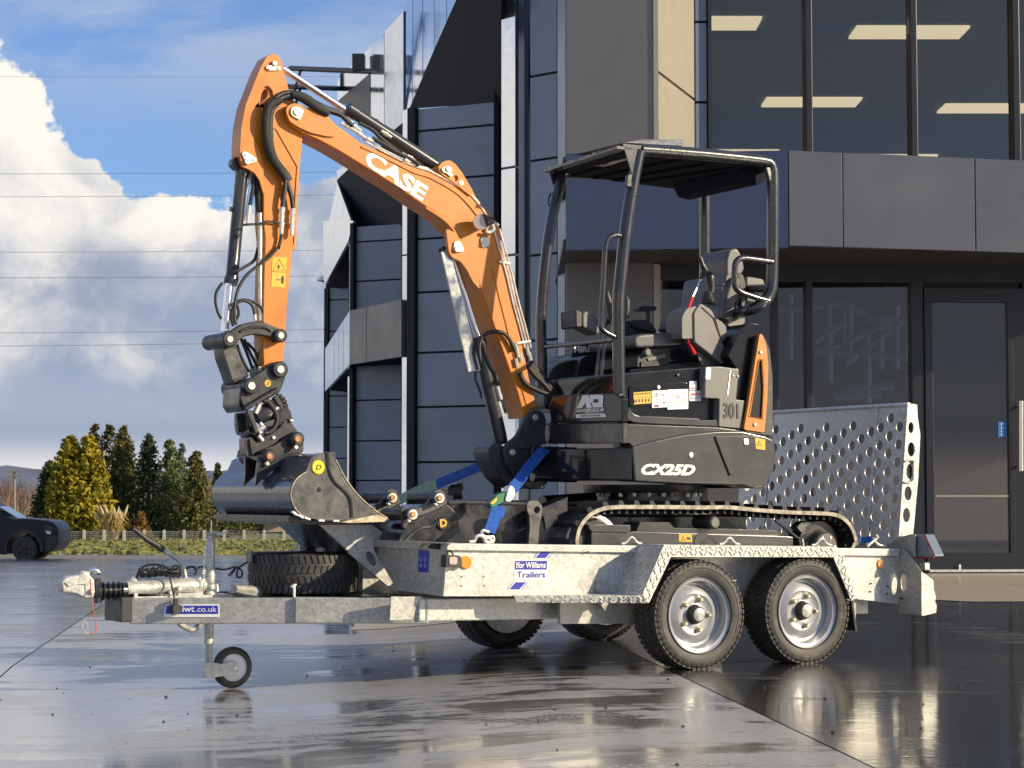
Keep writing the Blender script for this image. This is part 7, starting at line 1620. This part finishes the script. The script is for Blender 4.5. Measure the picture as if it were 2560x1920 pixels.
tube('cylinder_port', [TP(*P('A', (302, 1350))[0], t_bc), TP(*P('A', (318, 1350))[0], t_bc)], .012, BLACKP, kc, seg=10); tube('steel_pipe', [TP(*p, t_bc - .02) for p in P('A', (475, 1080), (440, 1200), (420, 1380), (412, 1440))], .007, ZINC, kc, seg=8)
prism('cylinder_eye', rnd(P('A', (318, 985), (335, 935), (380, 930), (400, 1000), (395, 1040), (355, 1030)), 5), .91, .97, BLACKP, kc, .006)
# links
l1 = prism('tipping_link', rnd(P('B', (205, 500), (260, 462), (330, 445), (400, 450), (460, 475), (505, 498), (516, 530), (500, 558), (450, 556), (430, 530), (380, 521), (330, 517), (290, 527), (255, 552), (235, 580), (195, 590), (172, 560), (182, 520)), 5), d0 - .045, d0 - .02, CAST, EX, .008, seg=3)
tube('link_rib', [TP(*p, d0 - .047) for p in P('B', (262, 500), (300, 482), (340, 475), (400, 478), (432, 496))], .007, CAST, l1, seg=8, curve=4)
prism('tipping_link_far', rnd(P('B', (205, 500), (260, 462), (330, 445), (400, 450), (460, 475), (505, 498), (516, 530), (500, 558), (450, 556), (430, 530), (380, 521), (330, 517), (290, 527), (255, 552), (235, 580), (195, 590), (172, 560), (182, 520)), 5), d1 + .02, d1 + .045, CAST, l1, .008)
def boss(c, t0, t1, r, par, capm=PINC, rc=None):
    pin('pin_boss', P('B', c)[0], t0, t1, r, CAST, par, dome=.006); pin('pin_end_cap', P('B', c)[0], t0 - .008, t0 + .004, rc or r * .5, capm, par, dome=.003)
boss((209, 541), d0 - .065, d1 + .10, .038, l1, rc=.017); boss((487, 521), d0 - .065, d1 + .06, .034, l1, rc=.017)
l2 = prism('bucket_link', rnd(P('B', (172, 565), (240, 570), (252, 620), (312, 742), (262, 775), (232, 785), (210, 720), (180, 640)), 5), d0 + .0, d1 + .02, CAST, EX, .012, seg=3)
prism('bucket_link_inset', P('B', (168, 600), (240, 590), (292, 742), (222, 765)), d0 - .006, d0 + .004, STEEL_G, l2, .002)
# quick hitch (upper)
qh = rnd(P('B', (266, 800), (300, 762), (360, 730), (432, 678), (470, 660), (500, 668), (516, 700), (508, 760), (482, 828), (465, 842), (350, 900), (295, 930), (280, 905), (262, 862)), 6)
u1 = prism('quick_hitch', qh, d0 - .075, d0 - .055, CAST, EX, .006, seg=3); prism('quick_hitch_plate', qh, d1 + .055, d1 + .075, CAST, u1, .006)
prism('quick_hitch_body', rnd(P('B', (262, 800), (300, 790), (400, 760), (480, 820), (350, 890), (310, 925), (300, 935), (280, 938), (255, 900)), 6), d0 - .05, d1 + .05, BLACKP, u1, .012)
boss((327, 796), d0 - .105, d1 + .08, .040, u1, rc=.020); boss((485, 706), d0 - .105, d1 + .08, .040, u1, rc=.020)
for c in ((340, 828), (499, 736)): pin('retainer', P('B', c)[0], d0 - .10, d0 - .075, .010, ZINC, u1, seg=12)
db = pin('badge', P('U', (768, 345))[0], d0 - .0775, d0 - .073, .017, YELLOW, u1, dome=.0005); text_t('lettering', 'D', P('U', (748, 370))[0], P('U', (790, 372))[0], P('U', (756, 320))[0], d0 - .0785, BLACKS, db, shear=.2)
tube('hitch_rail', [TP(*p, d0 - .09) for p in P('U', (440, 715), (900, 440))], .013, CAST, u1, seg=14)
# tilt rotator section
tr_ = prism('tilt_body', rnd(P('U', (470, 770), (520, 760), (640, 1090), (650, 1220), (610, 1200), (560, 1110), (500, 1090), (470, 960)), 6), d0 - .02, d1 + .04, BLACKP, EX, .01)
prism('tilt_arm', rnd(P('U', (455, 745), (530, 740), (610, 980), (640, 1060), (590, 1080), (520, 900)), 4), d0 - .06, d0 - .035, CAST, tr_, .006); prism('tilt_arm', rnd(P('U', (850, 560), (910, 520), (1010, 680), (960, 710)), 4), d0 - .06, d0 - .035, CAST, tr_, .006)
tube('tilt_cylinder', [TP(*p, d0 - .02) for p in P('U', (590, 860), (680, 800), (850, 740), (930, 700))], [.036, .044, .044, .03], MATS['cylinder_black'], tr_, seg=20)
tube('hydraulic_hose', [TP(*p, d0 - .06) for p in P('U', (700, 600), (770, 620), (850, 720), (895, 820), (900, 920), (850, 1020), (780, 1070), (720, 1080))], .014, HOSE, tr_, seg=10, curve=5)
tube('hydraulic_hose', [TP(*p, d0 - .04) for p in P('U', (820, 600), (900, 680), (930, 780), (900, 880))], .012, HOSE, tr_, seg=10, curve=5)
tube('piston_rod', [TP(*p, d0 - .05) for p in P('U', (640, 660), (580, 790))], .013, ZINC, tr_, seg=12)
mb = MB(); rg = random.Random(2)
for k in range(5):
    q = TP(*P('U', (330 + k * 6, 830 + k * 52))[0], d0 + .05); mb.tube([q - A * .012 + B * .0, q + A * .02], .0135 if k % 2 else .011, seg=8)
for (x, y) in ((975, 570), (1000, 620), (1020, 680), (930, 530)): q = TP(*P('U', (x, y))[0], d0); mb.tube([q - A * .01, q + A * .014], .010, seg=8)
mb.build('bolt_heads', CAST, tr_, smooth=True)
prism('rotator_wing', rnd(P('U', (940, 710), (1070, 700), (1110, 770), (1140, 900), (1100, 940), (1050, 860), (1010, 930), (960, 960), (900, 990), (930, 820)), 5), d0 - .04, d1 + .03, BLACKP, tr_, .008)
for p0_, p1_ in (((1095, 900), (1140, 905)), ((630, 1120), (690, 1195)), ((640, 1085), (705, 1075)), ((620, 1040), (720, 980)), ((650, 930), (680, 970))): tube('grease_fitting', [TP(*P('U', p0_)[0], d0 - .05), TP(*P('U', p1_)[0], d0 - .05)], .0095, ZINC, tr_, seg=8)
# lower hitch, bucket ears
lh = prism('lower_hitch', rnd(P('U', (500, 1150), (620, 1240), (640, 1180), (720, 1110), (860, 1060), (960, 990), (1030, 880), (1070, 900), (1130, 950), (1210, 1060), (1100, 1080), (960, 1180), (830, 1260), (700, 1320), (560, 1380), (540, 1420), (515, 1300)), 5), d0 - .045, d0 - .025, CAST, EX, .006)
prism('lower_hitch_body', rnd(P('U', (530, 1130), (620, 1230), (860, 1060), (1030, 890), (1130, 960), (1210, 1060), (1250, 1200), (700, 1330), (600, 1400), (560, 1420), (535, 1370)), 6), d0 - .02, d1 + .03, BLACKP, lh, .01)
prism('lower_hitch_pad', P('U', (430, 1180), (480, 1160), (545, 1420), (450, 1420)), d0 - .03, d0 - .02, YELLOW if False else STEEL_G, lh, .002)
for c, r_ in (((860, 1148), .010),): pin('bolt', P('U', c)[0], d0 - .055, d0 - .045, r_, ZINC, lh, seg=12)
hk = prism('bucket_ear_plate', rnd(P('U', (650, 1360), (720, 1310), (850, 1270), (960, 1200), (1080, 1110), (1200, 1070), (1280, 1120), (1300, 1220), (1300, 1370), (1000, 1400), (860, 1480), (700, 1440), (660, 1400)), 6), d0 - .065, d0 - .05, CAST, EX, .005)
for c in ((800, 1425), (1215, 1170)):
    pin('pin_boss', P('U', c)[0], d0 - .105, d1 + .09, .036, CAST, hk, dome=.006); pin('pin_washer', P('U', c)[0], d0 - .112, d0 - .10, .027, STEEL_G, hk); pin('pin_end_cap', P('U', c)[0], d0 - .120, d0 - .108, .0175, COPPER, hk, dome=.004)
for c in ((768, 1535), (1192, 1290)): pin('grease_nipple', P('U', c)[0], d0 - .11, d0 - .09, .011, ZINC, hk, seg=10)
for t_ in (d0 - .05, d0 + .02, d1 + .02):
    pass
for t_, offx in ((.90, 0), (.80, 0)):
    prism('bucket_ear', rnd(P('B', (300, 1180), (345, 1185), (400, 1190), (520, 1165), (600, 1162), (600, 1200), (480, 1230), (400, 1290), (345, 1345), (352, 1280), (360, 1210)) if t_ < .85 else P('B', (290, 1185), (340, 1185), (560, 1165), (560, 1200), (400, 1240), (330, 1300), (282, 1345), (292, 1270)), 3), t_, t_ + .02, BLACKP, hk, .003)
# mud bucket
BN, BF = .46, 1.46
side = rnd(P('B', (736, 1158), (780, 1156), (790, 1210), (832, 1292), (905, 1392), (1000, 1478), (1080, 1523), (1060, 1536), (950, 1542), (850, 1532), (700, 1530), (620, 1512), (570, 1480), (542, 1425), (536, 1380), (550, 1330), (580, 1290), (620, 1262), (636, 1228), (650, 1188), (690, 1166)), 2)
bk_ = prism('mud_bucket', side, BN, BN + .018, STEEL_G, EX, .003)
prism('bucket_side', side, BF, BF + .018, BLACKP, bk_, .003)
shell = P('B', (736, 1160), (660, 1166), (600, 1175), (560, 1195), (565, 1225), (585, 1262), (560, 1290), (545, 1330), (538, 1380), (545, 1425), (572, 1478), (620, 1510), (700, 1528), (850, 1532), (950, 1540), (1062, 1534))
shell = P('B', (736, 1160), (690, 1166), (655, 1185), (640, 1222), (622, 1256), (582, 1284), (552, 1322), (538, 1372), (545, 1425), (572, 1478), (620, 1510), (700, 1528), (850, 1532), (950, 1540), (1062, 1534))
v = []; f = []; ctr2 = P('B', (760, 1400))[0]
for x, y in shell:
    p = TP(x, y, BN + .009); s_, t_, z_ = stz(p); cs2 = stz(TP(*ctr2, BN)); d = Vector((cs2[0] - s_, cs2[2] - z_)).normalized() * .012
    v += [W(s_, BN + .01, z_), W(s_, BF + .01, z_), W(s_ + d.x, BF + .01, z_ + d.y), W(s_ + d.x, BN + .01, z_ + d.y)]
for i in range(len(shell) - 1):
    for k in range(4): a = i * 4 + k; b_ = i * 4 + (k + 1) % 4; f.append((a, b_, b_ + 4, a + 4))
build('bucket_shell', v, f, MATS['bucket_paint'] if 'bucket_paint' in MATS else mat('bucket_paint', (.035, .042, .065), .22, coat=.5, coat_r=.12, dirt=(.16, .14, .12), dirt_amt=.4, dscale=10, rvar=.12), bk_, smooth=True, ang=50)
tube('bucket_rim', [TP(*p, BN + .0) for p in P('B', (735, 1160), (740, 1215), (752, 1275), (780, 1325), (830, 1370), (858, 1410), (868, 1460), (870, 1515))], .0085, BLACKP, bk_, seg=8, curve=3)
tube('bucket_lip', [TP(*P('B', (735, 1162))[0], BN), TP(*P('B', (735, 1162))[0], BF)], .010, BLACKP, bk_, seg=8)
WEDGE = mat('worn_bare_edge', (.42, .35, .24), .5, metal=.3, var=.3, vscale=30, bump=.3, bscale=60)
tube('worn_rim', [TP(*p, BN - .001) for p in P('B', (622, 1266), (585, 1290), (556, 1325), (540, 1380), (546, 1425), (575, 1480), (622, 1512))], .003, WEDGE, bk_, seg=6, curve=3)
tube('worn_rim', [TP(*p, BN - .001) for p in P('B', (786, 1200), (832, 1290), (905, 1390), (1000, 1475), (1070, 1518))], .0032, WEDGE, bk_, seg=6, curve=3)
prism('cutting_edge', P('B', (870, 1528), (1000, 1500), (1020, 1500), (1080, 1524), (1055, 1538), (870, 1545), (800, 1540)), BN - .006, BF + .03, WEDGE, bk_, .002)
mb = MB()
for k, (x, y, a) in enumerate(((560, 1492, 35), (592, 1508, 28), (628, 1520, 18), (664, 1527, 8), (705, 1531, 3), (745, 1532, 0), (785, 1532, 0), (825, 1531, 0))):
    if k % 2 == 0 or k < 2:
        q = TP(*P('B', (x, y))[0], BN); d = A * math.cos(R(a)) - Z * math.sin(R(a)); e = Z * math.cos(R(a)) + A * math.sin(R(a)); mb.box(q + B * .004, d * .015, B * .012, e * .0045)
mb.build('bucket_wear_lugs', ZINC, bk_, bevel=.001)
bdg = pin('badge', P('B', (690, 1240))[0], BN - .008, BN + .001, .034, YEL2, bk_, dome=.004); text_t('lettering', 'D', P('B', (676, 1254))[0], P('B', (704, 1254))[0], P('B', (679, 1226))[0], BN - .0095, BLACKS, bdg, shear=.2)
lathe('drain_plug', [(-.003, .002), (-.002, .012), (.002, .012)], TP(*P('B', (695, 1362))[0], BN), B, BLACKP, bk_, seg=14)
# folded bolt-on edge bar seen under the bucket
mb = MB(); s_a = stz(TP(*P('B', (575, 1480))[0], BN)); mb.tbox(s_a[0] - .02, s_a[0] + .30, BN + .05, BF - .02, s_a[2] - .055, s_a[2] - .02); mb.build('bucket_edge_bar', BLACKP, bk_, bevel=.003)
q = TP(*P('B', (236, 1500))[0], 1.34)
for k in range(2):
    pts = P('B', (282, 1345), (290, 1352), (298, 1372)) if k == 0 else P('B', (352, 1345), (360, 1352), (370, 1372)); 
prism('spec_plate', P('B', (555, 1190), (605, 1192), (585, 1245), (535, 1240)), BN + .1, BN + .102, MATS['lamp_housing'], bk_, 0) if False else None

# ================================================================== LOOSE DIGGING BUCKETS IN THE TRAILER
def loose_bucket(dx, dy, t, label, badge=True, full=True):
    def q_(*pts): return [(x * .23508 + 880 + dx, y * .23508 + 1180 + dy) for x, y in pts]
    base = TP(*q_((760, 740))[0], t); tb_ = thing('digging_bucket', W(stz(base)[0], t + .2, zdeck), label, 'bucket', 'spare digging buckets lying in the trailer')
    pl_ = rnd(q_((520, 400), (560, 375), (640, 385), (700, 385), (800, 330), (850, 250), (880, 200), (930, 185), (985, 215), (1005, 290), (1015, 335), (900, 400), (700, 475), (660, 520), (610, 545), (575, 600), (545, 600)), 3)
    e = prism('bucket_ear', pl_, t, t + .02, STEEL_G, tb_, .003); prism('bucket_ear', pl_, t + .20, t + .22, STEEL_G, tb_, .003)
    for c in ((938, 278), (652, 452)):
        cc_ = q_(c)[0]; pin('pin_boss', cc_, t - .05, t + .25, .030, CAST, tb_, dome=.006); pin('pin_washer', cc_, t - .058, t - .045, .026, PINC, tb_); pin('pin_end_cap', cc_, t - .066, t - .055, .0145, COPPER, tb_, dome=.003); pin('retainer', (cc_[0] - 9, cc_[1] + 15), t - .05, t - .03, .009, ZINC, tb_, seg=10)
    sh = rnd(q_((500, 720), (540, 620), (620, 540), (700, 480), (870, 420), (1010, 340), (1060, 390), (1125, 440), (1120, 480), (1140, 560), (1170, 765), (500, 765)), 5)
    b2 = prism('bucket_body', sh, t + .03, t + .5 if full else t + .4, BLACKP, tb_, .012, seg=3)
    tube('bucket_heel_rib', [TP(*p, t + .028) for p in q_((560, 740), (640, 660), (740, 600), (850, 580), (900, 520))], .009, STEEL_G, b2, seg=8, curve=4)
    if badge:
        bg = pin('badge', q_((965, 548))[0], t + .018, t + .03, .030, BLACKS, b2, dome=.003); text_t('lettering', 'D', q_((935, 590))[0], q_((1010, 580))[0], q_((930, 505))[0], t + .015, YELLOW, bg, bold=.04, shear=-.05)
    return tb_
loose_bucket(0, 0, .42, 'black digging bucket with a yellow letter badge, behind the trailer headboard')
loose_bucket(-118, -1, .85, 'second digging bucket, only its pins showing between mud bucket tip and trailer headboard', badge=False, full=False)
# small black folded bracket standing on the far side of the bed
tbx = thing('hitch_block', TP(*P('V', (1100, 300))[0], 1.55), 'small black steel block standing on the far rail under the blue strap', 'steel block')
prism('block', rnd(P('V', (1022, 165), (1060, 130), (1105, 130), (1130, 118), (1178, 118), (1188, 190), (1165, 190), (1180, 290), (1080, 295), (1075, 240), (1025, 235)), 3), 1.5, 1.58, BLACKP, tbx, .004)

# ================================================================== RATCHET STRAPS
def ribbon(mb, pts, side_, w=.025, th=.003):
    v = []; n = len(pts)
    for i, p in enumerate(pts):
        d = (pts[min(i + 1, n - 1)] - pts[max(i - 1, 0)]).normalized(); sv_ = side_.normalized() if isinstance(side_, Vector) else side_[i]; s2_ = (sv_ - d * sv_.dot(d)).normalized(); nn_ = d.cross(s2_)
        v += [p + s2_ * w + nn_ * th / 2, p - s2_ * w + nn_ * th / 2, p - s2_ * w - nn_ * th / 2, p + s2_ * w - nn_ * th / 2]
    f = [(0, 1, 2, 3), ((n - 1) * 4, (n - 1) * 4 + 3, (n - 1) * 4 + 2, (n - 1) * 4 + 1)]
    for i in range(n - 1):
        for k in range(4): a = i * 4 + k; b_ = i * 4 + (k + 1) % 4; f.append((a, b_, b_ + 4, a + 4))
    mb.add(v, f)
st1 = thing('ratchet_strap', TP(*P('V', (1430, 750))[0], .2), 'blue ratchet strap from the near rail up to the boom foot, its ratchet showing', 'strap', 'blue ratchet straps holding the digger')
def vz(x, y, t): return TP(*P('V', (x, y))[0], t)
top_ = TP(*P('C', (785, 1380))[0], .80)
mb = MB(); ribbon(mb, [vz(1700, 190, .40), vz(1790, 75, .52), vz(1870, -40, .66), top_], A - Z * .2, .028); mb.build('webbing', STRAP, st1)
mb = MB(); ribbon(mb, [vz(1560, 340, .34), vz(1530, 440, .30), vz(1500, 540, .25), vz(1460, 640, .2)], A, .028); ribbon(mb, [vz(1572, 360, .33), vz(1560, 440, .31), vz(1510, 470, .29)], A, .03); mb.build('webbing', STRAP, st1)
rt_ = prism('ratchet', rnd(P('V', (1460, 355), (1540, 245), (1660, 200), (1670, 290), (1500, 375)), 3), .30, .35, MATS['ratchet_green'] if 'ratchet_green' in MATS else mat('ratchet_green', (.03, .16, .09), .4, metal=.3), st1, .005)
prism('ratchet_handle', rnd(P('V', (1650, 220), (1665, 160), (1700, 140), (1735, 180), (1740, 240), (1690, 320), (1640, 318), (1632, 290)), 4), .29, .34, ZINC, rt_, .005)
prism('ratchet_label', P('V', (1468, 330), (1540, 265), (1545, 300), (1500, 345)), .292, .298, YELLOW, rt_, .001)
tube('hook', [vz(x, y, .17) for x, y in ((1455, 640), (1390, 620), (1380, 660), (1420, 690), (1500, 690), (1500, 740), (1440, 700), (1410, 745))], .0065, ZINC, st1, seg=8, curve=3)
tube('hook', [vz(x, y, .14) for x, y in ((1245, 742), (1300, 735), (1320, 690), (1360, 675), (1400, 700), (1420, 745), (1500, 748))], .0085, GALV, st1, seg=8, curve=3)
tube('shackle_pin', [TP(*P('C', (755, 1385))[0], .79), TP(*P('C', (795, 1375))[0], .79)], .010, STRAPG, st1, seg=8)
st2 = thing('ratchet_strap', vz(600, 260, 1.5), 'long blue strap with pale green tag running from boom foot down to the far rail', 'strap', 'blue ratchet straps holding the digger')
mb = MB(); ribbon(mb, [TP(*P('C', (520, 1455))[0], 1.02), vz(900, 130, 1.42)], Z, .026); mb.build('webbing', STRAP, st2)
mb = MB(); ribbon(mb, [vz(905, 128, 1.42), vz(700, 200, 1.55), vz(500, 300, 1.68)], Z, .027, .004); mb.build('tag', STRAPG, st2)
st3 = thing('ratchet_strap', TP(*P('X', (1440, 760))[0], .2), 'blue strap end with steel hooks by the ramp foot behind the rear wheel', 'strap', 'blue ratchet straps holding the digger')
mb = MB(); ribbon(mb, [TP(*p, .3) for p in P('X', (1378, 740), (1420, 752), (1470, 745), (1500, 740))], Z, .016); mb.build('webbing', STRAP, st3)
tube('hook', [TP(*p, .16) for p in P('X', (1455, 815), (1480, 790), (1520, 760), (1550, 730), (1530, 760), (1570, 800), (1625, 812))], .0075, ZINC, st3, seg=8, curve=3)
tube('hook', [TP(*p, .18) for p in P('X', (1500, 735), (1540, 745), (1560, 725), (1540, 700))], .005, ZINC, st3, seg=8, curve=3)
